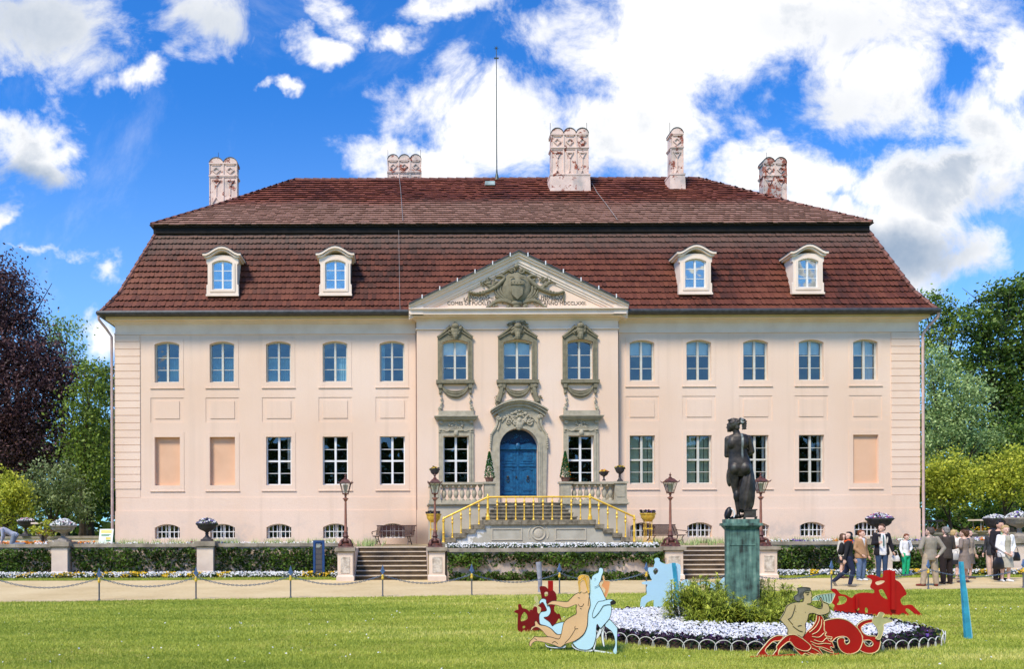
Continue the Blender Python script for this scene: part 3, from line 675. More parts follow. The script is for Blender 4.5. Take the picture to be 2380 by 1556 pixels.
for s in (-1, 1):
    q_ = lambda v: X(1160 + s * v)
    for k, rr in enumerate((.07, .06, .05)):
        pts = [(q_((330 + 55 * k) * math.cos(a)), Zc(600 + (215 + 28 * k) * math.sin(a))) for a in [(-.3 + 1.75 * j / 8) for j in range(9)]]
        rope(A, pts, ty, (rr * .7, rr, rr * .8), .05)
    for k in range(6): rope(A, [(q_(330 - 20 * k), Zc(780 + 8 * k)), (q_(440 - 30 * k), Zc(740 + 30 * k))], ty, .035, .05)
    # cornucopia / garland arms
    rope(A, [(q_(970), Zc(650)), (q_(850), Zc(690)), (q_(700), Zc(680)), (q_(520), Zc(610)), (q_(380), Zc(520)), (q_(280), Zc(430)), (q_(250), Zc(370)), (q_(330), Zc(330)), (q_(420), Zc(350))], ty, (.055, .09, .06), .08, 8)
    rope(A, [(q_(970), Zc(650)), (q_(975), Zc(740)), (q_(970), Zc(850))], ty, (.05, .025), .05)
    for k in range(9): A.ell((q_(930 - 60 * k), ty - .13, Zc(670 + 20 * math.sin(k) - (max(0, k - 5) * 38))), .05, .04, .05, 6, 4)
    leafy(A, q_(480), Zc(480), ty - .05, .30, 14, 50 + s, lo=.2, hi=.4); leafy(A, q_(610), Zc(460), ty - .05, .22, 9, 54 + s, lo=.2, hi=.4)
    rope(A, [(q_(480), Zc(580)), (q_(600), Zc(500)), (q_(720), Zc(450)), (q_(800), Zc(490))], ty, (.08, .02), .05)
    scroll(A, q_(95), Zc(230), ty - .1, .12, -s, 1.3, .05); rope(A, [(q_(100), Zc(190)), (q_(200), Zc(230)), (q_(290), Zc(290)), (q_(370), Zc(330))], ty, (.07, .04), .07)
    rope(A, [(q_(120), Zc(880)), (q_(250), Zc(840)), (q_(380), Zc(840)), (q_(480), Zc(890)), (q_(560), Zc(960))], ty, (.10, .05), .07); A.ell((q_(590), ty - .07, Zc(965)), .08, .07, .06)
    leafy(A, q_(430), Zc(890), ty - .05, .16, 8, 60 + s); scroll(A, q_(170), Zc(965), ty - .08, .09, s, 1.2, .05)
    rope(A, [(q_(150), Zc(390)), (q_(110), Zc(375)), (q_(60), Zc(392))], ty, .025, .26)
A.ell((X(1160), ty - .14, Zc(150)), .11, .10, .10); A.ell((X(1160), ty - .1, Zc(960)), .17, .12, .13); A.ell((X(1160), ty - .12, Zc(900)), .26, .12, .12)
A.build('coat_of_arms', M_olive, tymp, smooth=50)
def text_mesh(s, size, x, y, z, m, parent, name='inscription', align='LEFT', off=None, depth=.008, rot=(PI / 2, 0, 0), sx=1.0):
    cu = bpy.data.curves.new(name, 'FONT'); cu.body = s; cu.size = size; cu.extrude = depth; cu.align_x = align
    ob = bpy.data.objects.new(name, cu); col.objects.link(ob); bpy.context.view_layer.update()
    me = bpy.data.meshes.new_from_object(ob.evaluated_get(bpy.context.evaluated_depsgraph_get())); bpy.data.objects.remove(ob)
    me.materials.clear(); me.materials.append(m); o = link(name, me, parent); o.rotation_euler = rot; o.location = (x, y, z); o.scale = (sx, 1, 1)
    return o
M_ins = mat('dark_lettering', (.13, .10, .07), .8, .1, 20)
for (s_, x_, y_, al, sz) in (('AVGVSTVS', 615, 778, 'RIGHT', .18), ('SACRO SANCTI', 710, 832, 'RIGHT', .165), ('COMES DE PÜCKLER', 660, 910, 'RIGHT', .18),
                             ('HENRICVS', 2120, 790, 'RIGHT', .18), ('ROMANI IMPERII', 2150, 850, 'RIGHT', .165), ('ANNO MDCCLXXII.', 1715, 918, 'LEFT', .18)):
    text_mesh(s_, sz * 1.12, X(x_), ty - .006, Zc(y_), M_ins, tymp, align=al)
# ---- roof
def tilemat(name, a, b, c, upper=False):
    m = bpy.data.materials.new(name); m.use_nodes = True; t = NT(m.node_tree); bs = m.node_tree.nodes['Principled BSDF']
    bs.inputs['Roughness'].default_value = .62; bs.inputs['Specular IOR Level'].default_value = .22
    ge = t.n('ShaderNodeNewGeometry'); sp = t.n('ShaderNodeSeparateXYZ'); t.l(ge.outputs['Position'], sp.inputs[0])
    at = t.n('ShaderNodeAttribute', attribute_name='rnd')
    nz = t.n('ShaderNodeTexNoise'); nz.inputs['Scale'].default_value = .35; nz.inputs['Detail'].default_value = 5; t.l(ge.outputs['Position'], nz.inputs['Vector'])
    n2 = t.n('ShaderNodeTexNoise'); n2.inputs['Scale'].default_value = 12; n2.inputs['Detail'].default_value = 3; t.l(ge.outputs['Position'], n2.inputs['Vector'])
    k = t.math('ADD', t.math('MULTIPLY', at.outputs['Fac'], .26), t.math('MULTIPLY', nz.outputs[0], .80))
    k = t.math('ADD', k, t.math('MULTIPLY', t.math('SUBTRACT', n2.outputs[0], .5), .3))
    cc = t.ramp(k, [(-.0 + .02, (.012, .008, .008)), (.22, a), (.50, b), (.80, c)])
    # paler, duller courses, blended in by height and noise
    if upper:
        g = t.math('MULTIPLY', t.smooth(t.math('ADD', sp.outputs[2], t.math('MULTIPLY', nz.outputs[0], .8)), 17.9, 16.9), .80); zone_c = (.36, .205, .145)
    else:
        g = t.math('MULTIPLY', t.smooth(t.math('ADD', sp.outputs[2], t.math('MULTIPLY', nz.outputs[0], 1.0)), 13.7, 14.9), .55); zone_c = (.14, .105, .085)
    cc = t.mixc(g, cc, zone_c); t.l(cc, bs.inputs['Base Color'])
    bp = t.n('ShaderNodeBump'); bp.inputs['Strength'].default_value = .3; bp.inputs['Distance'].default_value = .01; t.l(n2.outputs[0], bp.inputs['Height']); t.l(bp.outputs[0], bs.inputs['Normal'])
    return m
M_tile = tilemat('mansard_tile', (.040, .018, .013), (.122, .036, .021), (.19, .060, .032))
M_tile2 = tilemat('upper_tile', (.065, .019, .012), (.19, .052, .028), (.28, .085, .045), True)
M_under = mat('tile_underside', (.010, .007, .006), .9, .1, 5)
def tile_slope(name, b0, b1, t1, t0, n, tw, m, lift, rnd_round=True, parent=palace):
    """b0,b1 bottom edge; t0,t1 top edge; n courses of real tiles with rounded tails, lapped on each other"""
    b0, b1, t0, t1 = map(Vector, (b0, b1, t0, t1)); nrm = (b1 - b0).cross(t0 - b0).normalized()
    polys = []; rnds = []; sides = []; srnd = []
    for i in range(n):
        ta, tb = i / n - .35 / n, (i + 1) / n
        L0 = b0.lerp(t0, i / n); L1 = b1.lerp(t1, i / n); width = (L1 - L0).length; ux = (L1 - L0).normalized()
        up = ((t0 - b0) - ux * (t0 - b0).dot(ux)); up = up / up.length; hgt = (t0 - b0).dot(up) / n; org = L0
        cnt = int(width / tw); off = (tw / 2 if i % 2 else 0) + (width - cnt * tw) / 2
        for j in range(-1 if off > tw * .5 else 0, cnt + 1):
            x0 = off + j * tw; x1 = x0 + tw * .975; x0 = max(x0, .0); x1 = min(x1, width)
            if x1 - x0 < tw * .3: continue
            lf = lift * random.uniform(.8, 1.25); sk = random.uniform(-.012, .012)
            def pt(x, h):
                k = min(max(h / hgt, -.4), 1.05); return org + ux * x + up * h + nrm * (lf + (.006 - lf) * min(1, max(0, (h / hgt + .3) / 1.3)))
            lo = -.30 * hgt + sk; xm = (x0 + x1) / 2; dr = .09 * tw / .17
            if rnd_round: pr = [pt(x0, hgt), pt(x0, lo + dr * .55), pt(x0 + (xm - x0) * .45, lo + dr * .12), pt(xm, lo - .005), pt(x1 - (xm - x0) * .45, lo + dr * .12), pt(x1, lo + dr * .55), pt(x1, hgt)]
            else: pr = [pt(x0, hgt), pt(x0, lo), pt(x1, lo), pt(x1, hgt)]
            polys.append([tuple(p) for p in pr]); r_ = random.random(); rnds.append(r_)
            for k in range(1, len(pr) - 2):
                a, b = pr[k], pr[k + 1]; sides.append([tuple(a), tuple(b), tuple(b - nrm * lift * .6), tuple(a - nrm * lift * .6)]); srnd.append(-1.0)  # tail edges near black: shadow lines of the courses put into colour
    k = len(polys[0]); V = [p for q in polys for p in q] + [p for q in sides for p in q]
    me = bpy.data.meshes.new(name); Fc = [tuple(range(i * k, i * k + k)) for i in range(len(polys))]; o = len(polys) * k
    Fc += [tuple(range(o + i * 4, o + i * 4 + 4)) for i in range(len(sides))]
    # underlay
    o = len(V); V += [tuple(b0), tuple(b1), tuple(t1), tuple(t0)]; Fc.append((o, o + 1, o + 2, o + 3))
    me.from_pydata(V, [], Fc); me.materials.append(m); me.materials.append(M_under)
    mi = [0] * (len(polys) + len(sides)) + [1]; me.polygons.foreach_set('material_index', mi)
    a = me.attributes.new('rnd', 'FLOAT', 'FACE'); a.data.foreach_set('value', rnds + srnd + [0.0]); me.update()
    return link(name, me, parent, OFF)
EX0, EX1, EY, EZ0 = -12.72, 22.12, 31.45, 10.80      # eaves of the mansard slope
dx = 1.77; MZ = 14.83
def ring(x0, x1, y0, z, d, ybk=45.6): return (x0 + d, y0 + d, z), (x1 - d, y0 + d, z), (x1 - d, ybk - d, z), (x0 + d, ybk - d, z)
def bell(z): return 0
lo = ring(EX0, EX1, EY, EZ0, 0); mid = ring(EX0, EX1, EY, 11.75, .56); hi = ring(EX0, EX1, EY, MZ, dx)
tile_slope('roof', lo[0], lo[1], mid[1], mid[0], 3, .175, M_tile, .075); tile_slope('roof', mid[0], mid[1], hi[1], hi[0], 11, .175, M_tile, .075)
for (a, b) in ((1, 2), (3, 0), (2, 3)):
    tile_slope('roof_side', lo[a], lo[b], mid[b], mid[a], 3, .30, M_tile, .075, False); tile_slope('roof_side', mid[a], mid[b], hi[b], hi[a], 11, .30, M_tile, .075, False)
UX0, UX1, UY, UZ = -11.12, 20.42, 32.98, 15.06; UB = 45.6 - 1.77 + .23 - .05
b_ = [(UX0, UY, UZ), (UX1, UY, UZ), (UX1, 44.02, UZ), (UX0, 44.02, UZ)]
RX0, RX1, RYY, RZ = -5.62, 14.90, 38.5, 19.57
# slightly flared foot: shallower lower 40 percent
fm = .40; mz = UZ + (RZ - UZ) * fm - .05
def mixp(a, b, t): return tuple(a[i] + (b[i] - a[i]) * t for i in range(3))
ridge = [(RX0, RYY, RZ), (RX1, RYY, RZ)]
tops = [ridge[0], ridge[1], ridge[1], ridge[0]]
mids = []
for i in range(4): p = mixp(b_[i], tops[i], fm); mids.append((p[0], p[1], mz))
for (i, j) in ((0, 1), (1, 2), (2, 3), (3, 0)):
    nm = 'upper_roof' if i == 0 else 'upper_roof_side'
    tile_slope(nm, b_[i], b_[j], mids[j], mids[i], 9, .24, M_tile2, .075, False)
    tj, ti = tops[j], tops[i]
    if (Vector(ti) - Vector(tj)).length < .1: ti = (ti[0], ti[1] + .04 * (1 if i == 3 else -1), ti[2]); tj = (tj[0], tj[1] - .04 * (1 if i == 3 else -1), tj[2])
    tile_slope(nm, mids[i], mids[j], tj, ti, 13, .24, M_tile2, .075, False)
so = MB(); so.box(UX0 + .06, UX1 - .06, UY + .05, 43.97, MZ - .12, UZ - .03); so.build('eaves_shade_board', M_under, palace, off=OFF)  # near-black board stands for the soffit shadow under the upper eaves
fb = MB(); fb.box(UX0 - .01, UX1 + .01, UY - .01, UY + .03, UZ - .09, UZ + .0); fb.build('fascia', mat('dark_fascia', (.03, .02, .016), .9), palace, off=OFF)
hp = MB()
def hips(a, b, L=.38, r0=.085, r1=.12):
    a, b = Vector(a), Vector(b); n = int((b - a).length / L); d = (b - a) / n
    for k in range(n):
        p = a + d * k; hp.tube([p, p + d * 1.08], [r1, r0], 7)
for i in (0, 1): hips(lo[i], mid[i]); hips(mid[i], hi[i]); hips(b_[i], mids[i]); hips(mids[i], tops[i])
for i in (2, 3): hips(b_[i], mids[i], .5); hips(mids[i], tops[i], .5)
hips(ridge[0], ridge[1], .45)
hm = hp.build('ridge_tile', mat('ridge_tile_clay', (.20, .075, .055), .7, .3, 5), palace, off=OFF, smooth=40)
gt = MB()
def half(a, b, r=.10):
    gt.tube([a, b], r, 10)
gy = EY - .10; gz = EZ0 - .06
half((EX0 - .10, gy, gz), (bl - .02, gy, gz)); half((br + .02, gy, gz), (EX1 + .10, gy, gz)); half((EX0 - .1, gy, gz), (EX0 - .1, 45.6, gz)); half((EX1 + .1, gy, gz), (EX1 + .1, 45.6, gz))
gt.box(EX0 + .02, EX1 - .02, EY + .02, 45.5, EZ0 - .13, EZ0 - .05)
gt.build('gutter', M_gut, palace, off=OFF, smooth=40)
M_pipe = mat('pipe_paint', (.62, .44, .38), .6, .1, 4)
for (xg, s) in ((EX0 - .1, 1), (EX1 + .1, -1)):
    xe = (XL - .13) if s > 0 else (XR + .13)
    dp = MB(); dp.tube([(xg, gy + .05, gz - .05), (xg, gy + .08, gz - .25), ((xg + xe) / 2, FY - .22, gz - .55), (xe, FY - .09, gz - .85), (xe, FY - .09, TZ)], .055, 8); dp.build('downpipe', M_pipe, palace, off=OFF, smooth=50)
M_cab = mat('cable_brown', (.20, .11, .09), .6)
for x_ in (972, 1440):
    dp = MB(); dp.tube([(xr(x_ + (-3 if x_ < 1000 else 3)), FY - .06, zw(738)), (xr(x_ + (-3 if x_ < 1000 else 3)), FY - .06, TZ)], .02, 6); dp.build('lightning_cable', M_cab, palace, off=OFF)
# dormers
def dormer(x0, x1, k):
    """front panel between pixels x0..x1"""
    y = 31.72; s_ = F / y; X0, X1 = (x0 - XV) / s_, (x1 - XV) / s_; c = (X0 + X1) / 2; w = (X1 - X0) / 2
    zz = lambda v: CZ + (YH - v) / s_
    zb, zt = zz(685), zz(597); m = MB()
    ow = w * .64; hole = arch(c - ow, c + ow, zz(672), zz(611), zz(604))
    top = arch(c - w, c + w, zb, zz(600), zz(592), 10)
    body = [(c - w, zb), (c + w, zb), (c + w, zb + .42), (c + w - .05, zb + .47), (c + w - .05, zt - .30), (c + w, zt - .25)] + top[2:] + [(c - w, zt - .25), (c - w + .05, zt - .30), (c - w + .05, zb + .47), (c - w, zb + .42)]
    m.prism(body, y, y + .16, [hole[::-1]])
    rim = arch(c - ow - .10, c + ow + .10, zz(672) - .10, zz(611), zz(604) + .10); m.prism(rim, y - .03, y, [hole[::-1]], back=False)
    # cheeks running back into the slope
    bx = MB()
    m.box(c - w + .06, c - w + .12, y + .16, y + 1.9, zb, zt + .02); m.box(c + w - .12, c + w - .06, y + .16, y + 1.9, zb, zt + .02)
    m.box(c - w - .02, c + w + .02, y - .05, y + .02, zb - .05, zb + .03)
    d = m.build('dormer', M_trim, palace, off=OFF)
    # segmental hood with horizontal ears
    def band(z0, z1, ex, ya, mm):
        n = 12; oo = []; ii = []
        for q_ in range(n + 1):
            t = -1 + 2 * q_ / n; xx = c + t * (w + ex); h = .30 * (math.cos(max(-1, min(1, t * 1.25)) * PI / 2) ** 1.3 if abs(t * 1.25) < 1 else 0)
            oo.append((xx, zt - .02 + h + z1)); ii.append((xx, zt - .02 + h + z0))
        mm.prism(ii + oo[::-1], ya, y + 2.2)
    hd_ = MB(); band(-.02, .05, .06, y - .08, hd_); band(.05, .13, .13, y - .15, hd_); hd_.build('hood', M_trim, d)
    rf = MB(); band(.135, .16, .15, y - .16, rf); rf.build('dormer_roof', M_gut, d)
    f = MB(); o = arch(c - ow + .002, c + ow - .002, zz(672), zz(611), zz(604) - .002); i_ = arch(c - ow + .05, c + ow - .05, zz(672) + .05, zz(611), zz(604) - .05)
    f.prism(o, y + .06, y + .12, [i_[::-1]]); f.box(c - .035, c + .035, y + .05, y + .115, zz(672), zz(604) - .02)
    for r_ in (.33, .66): z_ = zz(672) + (zz(604) - zz(672)) * r_; f.box(c - ow + .04, c + ow - .04, y + .07, y + .11, z_ - .012, z_ + .012)
    f.build('window_frame', M_winw, d); MB().prism(arch(c - ow + .03, c + ow - .03, zz(672) + .03, zz(611), zz(604) - .03), y + .085, y + .092).build('pane', G_dorm, d)
    MB().box(c - w + .13, c + w - .13, y + .5, y + .52, zb, zt).build('curtain', M_cur if k == 2 else M_int, d)  # the dark sheets are added backing, near black for the unlit dormer interior
G_dorm = glassmat('dormer_glass', .34, (1, .98, .88))
for k, (a, b) in enumerate(((482, 556), (744, 819), (1580, 1657), (1843, 1917))): dormer(a, b, k)
# chimneys
def chimney(x0, x1, ytop, d, nf, zbase, dep=.62, skirt=None, cm=None):
    s_ = F / d; X0, X1 = (x0 - XV) / s_, (x1 - XV) / s_; z1 = CZ + (YH - ytop) / s_; m = MB(); y0, y1 = d, d + dep
    zt = z1 - .32                 # spring of the arched caps
    m.box(X0 + .04, X1 - .04, y0 + .04, y1 - .04, zbase, zt)
    W_ = (X1 - X0 - .0) / nf
    zm = zt - .66
    for (a, b, p) in ((zt - .05, zt + .02, .05), (zm - .04, zm + .03, .06), (zm - .10, zm - .04, .03)): m.box(X0 - p + .04, X1 + p - .04, y0 - p + .04, y1 + p - .04, a, b)
    for k in range(nf):
        a, b = X0 + W_ * k, X0 + W_ * (k + 1); c = (a + b) / 2; hw = W_ / 2
        for xx in ((a, b) if k == nf - 1 else (a,)):
            m.box(max(xx - .035, X0), min(xx + .035, X1), y0, y0 + .05, zm + .03, zt - .05); m.box(max(xx - .035, X0), min(xx + .035, X1), y0, y0 + .05, zbase, zm - .10)
        r_ = hw * .62; zc = (zm + zt) / 2 - .04      # diamond
        loop = [(c - r_, zc), (c, zc - .19), (c + r_, zc), (c, zc + .19)]; inn = [(c - r_ * .68, zc), (c, zc - .125), (c + r_ * .68, zc), (c, zc + .125)]
        m.prism(loop, y0 - .01, y0 + .05, [inn[::-1]]); m.box(c - r_, c + r_, y0, y0 + .05, zt - .11, zt - .075)
        zq = zm - .22; lowest = zm - 1.42
        if zbase < lowest + .3:
            tri = [(c - r_, zq), (c, zq - .34), (c + r_, zq)]; tin = [(c - r_ * .66, zq - .06), (c, zq - .26), (c + r_ * .66, zq - .06)]
            m.prism(tri[::-1], y0 - .01, y0 + .05, [tin]); m.box(c - .02, c + .02, y0, y0 + .05, lowest + .36, zq - .34)
            for s in (-1, 1): m.prism([(c, lowest + .36), (c + s * r_, lowest + .04), (c + s * (r_ - .05), lowest), (c, lowest + .28)], y0 - .01, y0 + .05)
        cap_ = arch(a + .01, b - .01, zt + .0, zt + .04, z1 - .036, 8); m.prism(cap_, y0 + .02, y1 - .02)
    if skirt:
        zs0, zs1, g = skirt; m.box(X0 - g, X1 + g, y0 - g, y1 + g, zs1 - .06, zs1 + .02); m.frus((X0 + X1) / 2, (y0 + y1) / 2, zs0, zs1 - .06, X1 - X0 + g * 2.4, X1 - X0 + .1, dep + g * 2, dep + .1)
    ch = m.build('chimney', cm or M_chim, palace, off=OFF)
    cp = MB()
    for k in range(nf):
        a, b = X0 + W_ * k, X0 + W_ * (k + 1)
        o1 = arch(a - .02, b + .02, zt + .0, zt + .04, z1, 10)[2:]; o2 = arch(a + .005, b - .005, zt, zt + .04, z1 - .032, 10)[2:]
        cp.prism(o1 + o2[::-1], y0 + .0, y1 - .0)
    cp.build('cap', mat('chimney_cap_metal', (.10, .11, .105), .6, .3, 4), ch)
    rd = MB()
    for xx in ((X0 + .02, X1 - .02) if nf == 3 else ((X0 + X1) / 2 - (.25 if nf == 1 else .32),)): rd.tube([(xx, (y0 + y1) / 2, zt), (xx, (y0 + y1) / 2, z1 + .38)], .012, 5)
    rd.build('lightning_rod', M_dark, ch)
chimney(489, 554, 363, 39.2, 2, 16.0)
chimney(903.5, 982, 357.5, 41.2, 3, 17.5)
chimney(1284, 1371.5, 297, 36.9, 3, 17.8, .62, (17.95, 19.05, .07))
chimney(1562, 1592, 297, 37.0, 1, 17.9, .62, (17.95, 19.1, .07))
chimney(1777, 1832, 367, 40.0, 2, 15.5, cm=M_chimd)
# lightning mast, skylight, cables
mz_ = CZ + (YH - 107) / F * 38.5; mx = px_x(1157.5, 38.5); z0 = RZ
mm = MB(); mm.lathe([(.14, 0), (.05, .35), (.03, .6), (.026, 3.5), (.018, mz_ - z0)], mx, 38.5, z0 - .05, 8)
for k in range(8): a = PI * k / 4; mm.tube([(mx, 38.5, mz_ - .12), (mx + .14 * math.cos(a), 38.5, mz_ - .12 + .14 * math.sin(a))], [.018, .004], 4)
mm.box(mx - .12, mx + .12, 38.48, 38.52, mz_ - .66, mz_ - .60)
mm.build('mast', mat('mast_metal', (.04, .07, .07), .5, .1, 3), palace, off=OFF)
def onroof(px, t):     # point on the front upper slope at fraction t up, seen at pixel px
    y_ = UY + (RYY - UY) * t; z_ = UZ + (RZ - UZ) * t - (.05 * (t / fm) if t < fm else .05 * (1 - t) / (1 - fm)); return (px_x(px, y_), y_ - .06, z_ + .09)
M_zc = mat('zinc_cable', (.32, .29, .27), .6)
MB().tube([onroof(931, .98), onroof(934, .7), onroof(936, .4), onroof(939, .02)], .010, 4).build('lightning_cable', M_zc, palace, off=OFF)
MB().tube([onroof(1378, .84), onroof(1390, .62), onroof(1412, .35), onroof(1437, .02)], .011, 4).build('lightning_cable', M_zc, palace, off=OFF)
MB().tube([(px_x(929, 32.8), 33.0, 14.8), (px_x(931, 31.5), 31.6, 11.2), (px_x(932, 31.5), 31.3, 10.8)], .008, 4).build('lightning_cable', M_zc, palace, off=OFF)
sk = MB(); p = Vector(onroof(1141, .83)); sk.box(p.x - .24, p.x + .24, p.y - .12, p.y + .5, p.z - .1, p.z + .09)
sk.build('skylight', mat('skylight_lead', (.45, .55, .52), .4, .2), palace, off=OFF)
# ------------------------------------------------------------------ grounds
def groundmat(name, cols, s1, s2, rough=.95, bump=.4, bs=60, s3=None):
    m = bpy.data.materials.new(name); m.use_nodes = True; t = NT(m.node_tree); b = m.node_tree.nodes['Principled BSDF']
    b.inputs['Roughness'].default_value = rough; b.inputs['Specular IOR Level'].default_value = .15
    ge = t.n('ShaderNodeNewGeometry')
    def nz(s, d, r=.55):
        x = t.n('ShaderNodeTexNoise'); x.inputs['Scale'].default_value = s; x.inputs['Detail'].default_value = d; x.inputs['Roughness'].default_value = r
        t.l(ge.outputs['Position'], x.inputs['Vector']); return x.outputs[0]
    k = t.math('ADD', t.math('MULTIPLY', nz(s1, 4), .55), t.math('MULTIPLY', nz(s2, 6, .7), .45))
    c = t.ramp(k, [(.33, cols[0]), (.5, cols[1]), (.66, cols[2])]); t.l(c, b.inputs['Base Color'])
    bp = t.n('ShaderNodeBump'); bp.inputs['Strength'].default_value = bump; bp.inputs['Distance'].default_value = .02
    t.l(nz(bs, 3), bp.inputs['Height']); t.l(bp.outputs[0], b.inputs['Normal']); return m
M_lawn = groundmat('lawn_ground', ((.12, .19, .016), (.25, .30, .035), (.42, .36, .10)), .35, 3.0)
M_path = groundmat('gravel_path', ((.50, .37, .18), (.62, .48, .26), (.70, .56, .32)), .5, 9, bump=.5, bs=90)
M_soil = groundmat('terrace_soil', ((.20, .15, .09), (.30, .24, .15), (.40, .32, .21)), .8, 8)
M_bedsoil = groundmat('bed_soil', ((.03, .02, .012), (.05, .035, .02), (.08, .05, .03)), 3, 20)
def sheet(name, loop, z, m, kind='structure'):
    me = bpy.data.meshes.new(name); tr = tessellate_polygon([[Vector((p[0], p[1], 0)) for p in loop]])
    me.from_pydata([(p[0], p[1], z) for p in loop], [], [tuple(t) for t in tr]); me.materials.append(m)
    bm = bmesh.new(); bm.from_mesh(me); bmesh.ops.recalc_face_normals(bm, faces=bm.faces)
    for f in bm.faces:
        if f.normal.z < 0: f.normal_flip()
    bm.to_mesh(me); bm.free(); o = link(name, me); o['kind'] = kind; return o
sheet('lawn', [(-900, -900), (900, -900), (900, 1500), (-900, 1500)], 0, M_lawn)
def edge(x): return 17.7 + .1165 * (x + 9.56) + .05 * math.sin(x * 1.7) + .03 * math.sin(x * 4.1 + 1)
xs = [-45 + .25 * k for k in range(361)]
far = [(x, 25.1 + .04 * math.sin(x * 2.3)) for x in xs if not (-2.6 < x < 12.3)]
fl = [p for p in far if p[0] < 5]; fr = [p for p in far if p[0] > 5]
sheet('path', [(x, edge(x)) for x in xs] + fr[::-1] + [(12.2, 25.1), (12.2, 24.9), (-2.5, 24.9), (-2.5, 25.1)] + fl[::-1], .004, M_path)
# terrace fill
M_stonew = mat('wall_cap_stone', (.36, .31, .24), .9, .12, 3, .5, 25, c2=(.22, .19, .14))
M_wallp = mat('terrace_wall_plaster', (.66, .52, .42), .92, .08, 1.2, .35, 40, c2=(.45, .36, .29))
M_pier = mat('pier_plaster', (.80, .66, .53), .9, .04, 1.5, .3, 40, c2=(.66, .53, .42))
M_riser = mat('stair_riser', (.10, .068, .036), .95, .25, 3, .6, 25, c2=(.04, .028, .018))
M_tread = mat('stair_tread', (.60, .50, .38), .9, .08, 4, .3, 30)
tz = MB(); tz.prism_z([(-70, 27.62), (-1.72, 27.62), (-1.72, 27.02), (.70, 27.02), (.70, 24.75), (9.0, 24.75), (9.0, 27.02), (11.45, 27.02), (11.45, 27.62), (70, 27.62), (70, 140), (-70, 140)], .01, 1.05)
t_ = tz.build('terrace', M_soil); t_['kind'] = 'structure'
M_gardenlawn = M_lawn
sheet('garden_lawn', [(-70, 34), (-12.6, 34), (-12.6, 46), (22, 46), (22, 34), (70, 34), (70, 139), (-70, 139)], 1.06, M_lawn)
def wallseg(x0, x1, y, top, label, capd=.34, z0=0, th=.30, cap=.13):
    r = empty('terrace_wall', ((x0 + x1) / 2, y + th / 2, z0), 0, label, 'wall', 'low terrace walls'); o = (-(x0 + x1) / 2, -(y + th / 2), -z0)
    MB().box(x0, x1, y, y + th, z0, top - cap).build('wall_face', M_wallp, r, off=o)
    c = MB(); n = max(1, int((x1 - x0) / 1.3)); w = (x1 - x0) / n
    for k in range(n): c.box(x0 + w * k + .003, x0 + w * (k + 1) - .003, y - .07 + random.uniform(-.006, .006), y + th + .06, top - cap + .002, top - .01 + random.uniform(-.004, .004))
    c.box(x0, x1, y - .035, y, top - cap - .05, top - cap - .002)
    c.build('coping', M_stonew, r, off=o); return r
wallseg(-40, -12.90, 27.5, 1.19, 'low ivy-covered terrace wall at the far left edge of the photo')
wallseg(-12.22, -7.64, 27.5, 1.19, 'ivy-covered terrace wall between the two left flower-urn piers')
wallseg(-6.95, -2.32, 27.5, 1.19, 'ivy-covered terrace wall behind the blue notice stele')
wallseg(1.30, 8.33, 24.5, 1.06, 'long ivy-covered wall below the palace porch, between the two stair flights')
wallseg(12.05, 16.95, 27.5, 1.19, 'ivy-covered terrace wall right of the right-hand stairs')
wallseg(17.62, 21.85, 27.5, 1.19, 'terrace wall behind the group in suits and dresses')
def pier(x0, x1, y, top, label, panel=False, d=.62, z0=0.0, cap=.14):
    c = (x0 + x1) / 2; r = empty('stone_pier', (c, y + d / 2, z0), 0, label, 'pier', 'stone piers of the terrace'); o = (-c, -(y + d / 2), -z0); w = x1 - x0
    m = MB(); m.box(x0 + .03, x1 - .03, y + .03, y + d - .03, z0, top - cap); b = m.build('shaft', M_pier, r, off=o)
    m = MB(); m.box(x0 - .01, x1 + .01, y - .01, y + d + .01, z0, z0 + .15); m.frus(c, y + d / 2, z0 + .15, z0 + .20, w + .02, w - .06, d + .02, d - .06); m.build('plinth', M_pier, r, off=o)
    m = MB(); m.box(x0 - .05, x1 + .05, y - .05, y + d + .05, top - cap + .03, top); m.box(x0 - .0, x1 + .0, y - .0, y + d + .0, top - cap - .02, top - cap + .03); m.build('cap', M_stonew, r, off=o)
    if panel:
        a, b_, za, zb = x0 + .13, x1 - .13, z0 + .27, top - cap - .16
        m = MB(); m.prism([(a, za), (b_, za), (b_, zb), (a, zb)], y + .012, y + .03, [[(a + .035, za + .035), (a + .035, zb - .035), (b_ - .035, zb - .035), (b_ - .035, za + .035)]])
        m.box(a + .035, b_ - .035, y + .022, y + .032, za + .035, zb - .035); m.build('panel', mat('worn_panel', (.62, .56, .47), .95, .15, 7, .7, 18, c2=(.40, .34, .27)), r, off=o)
    return r
pier(-2.27, -1.72, 24.35, 1.09, 'pale pier left of the left stairs, carrying a street lamp', True)
pier(.70, 1.27, 24.35, 1.09, 'pale pier right of the left stairs, carrying a street lamp', True)
pier(8.36, 9.0, 24.4, 1.09, 'pale pier left of the right stairs, carrying a street lamp', True)
pier(11.47, 12.05, 24.4, 1.09, 'pale pier right of the right stairs, partly behind the statue pedestal', True)
pier(-12.88, -12.24, 27.2, 1.27, 'plain pier under the stone urn at the far left', d=.66, cap=.2)
pier(-7.62, -6.97, 27.2, 1.27, 'plain pier under the dark flower urn left of the info stele', d=.66, cap=.2)
pier(16.98, 17.60, 27.2, 1.27, 'plain pier under the dark urn behind the boys', d=.66, cap=.2)
pier(21.90, 22.9, 27.2, 1.27, 'plain pier at the right edge of the photo behind the couple', d=.66, cap=.2)
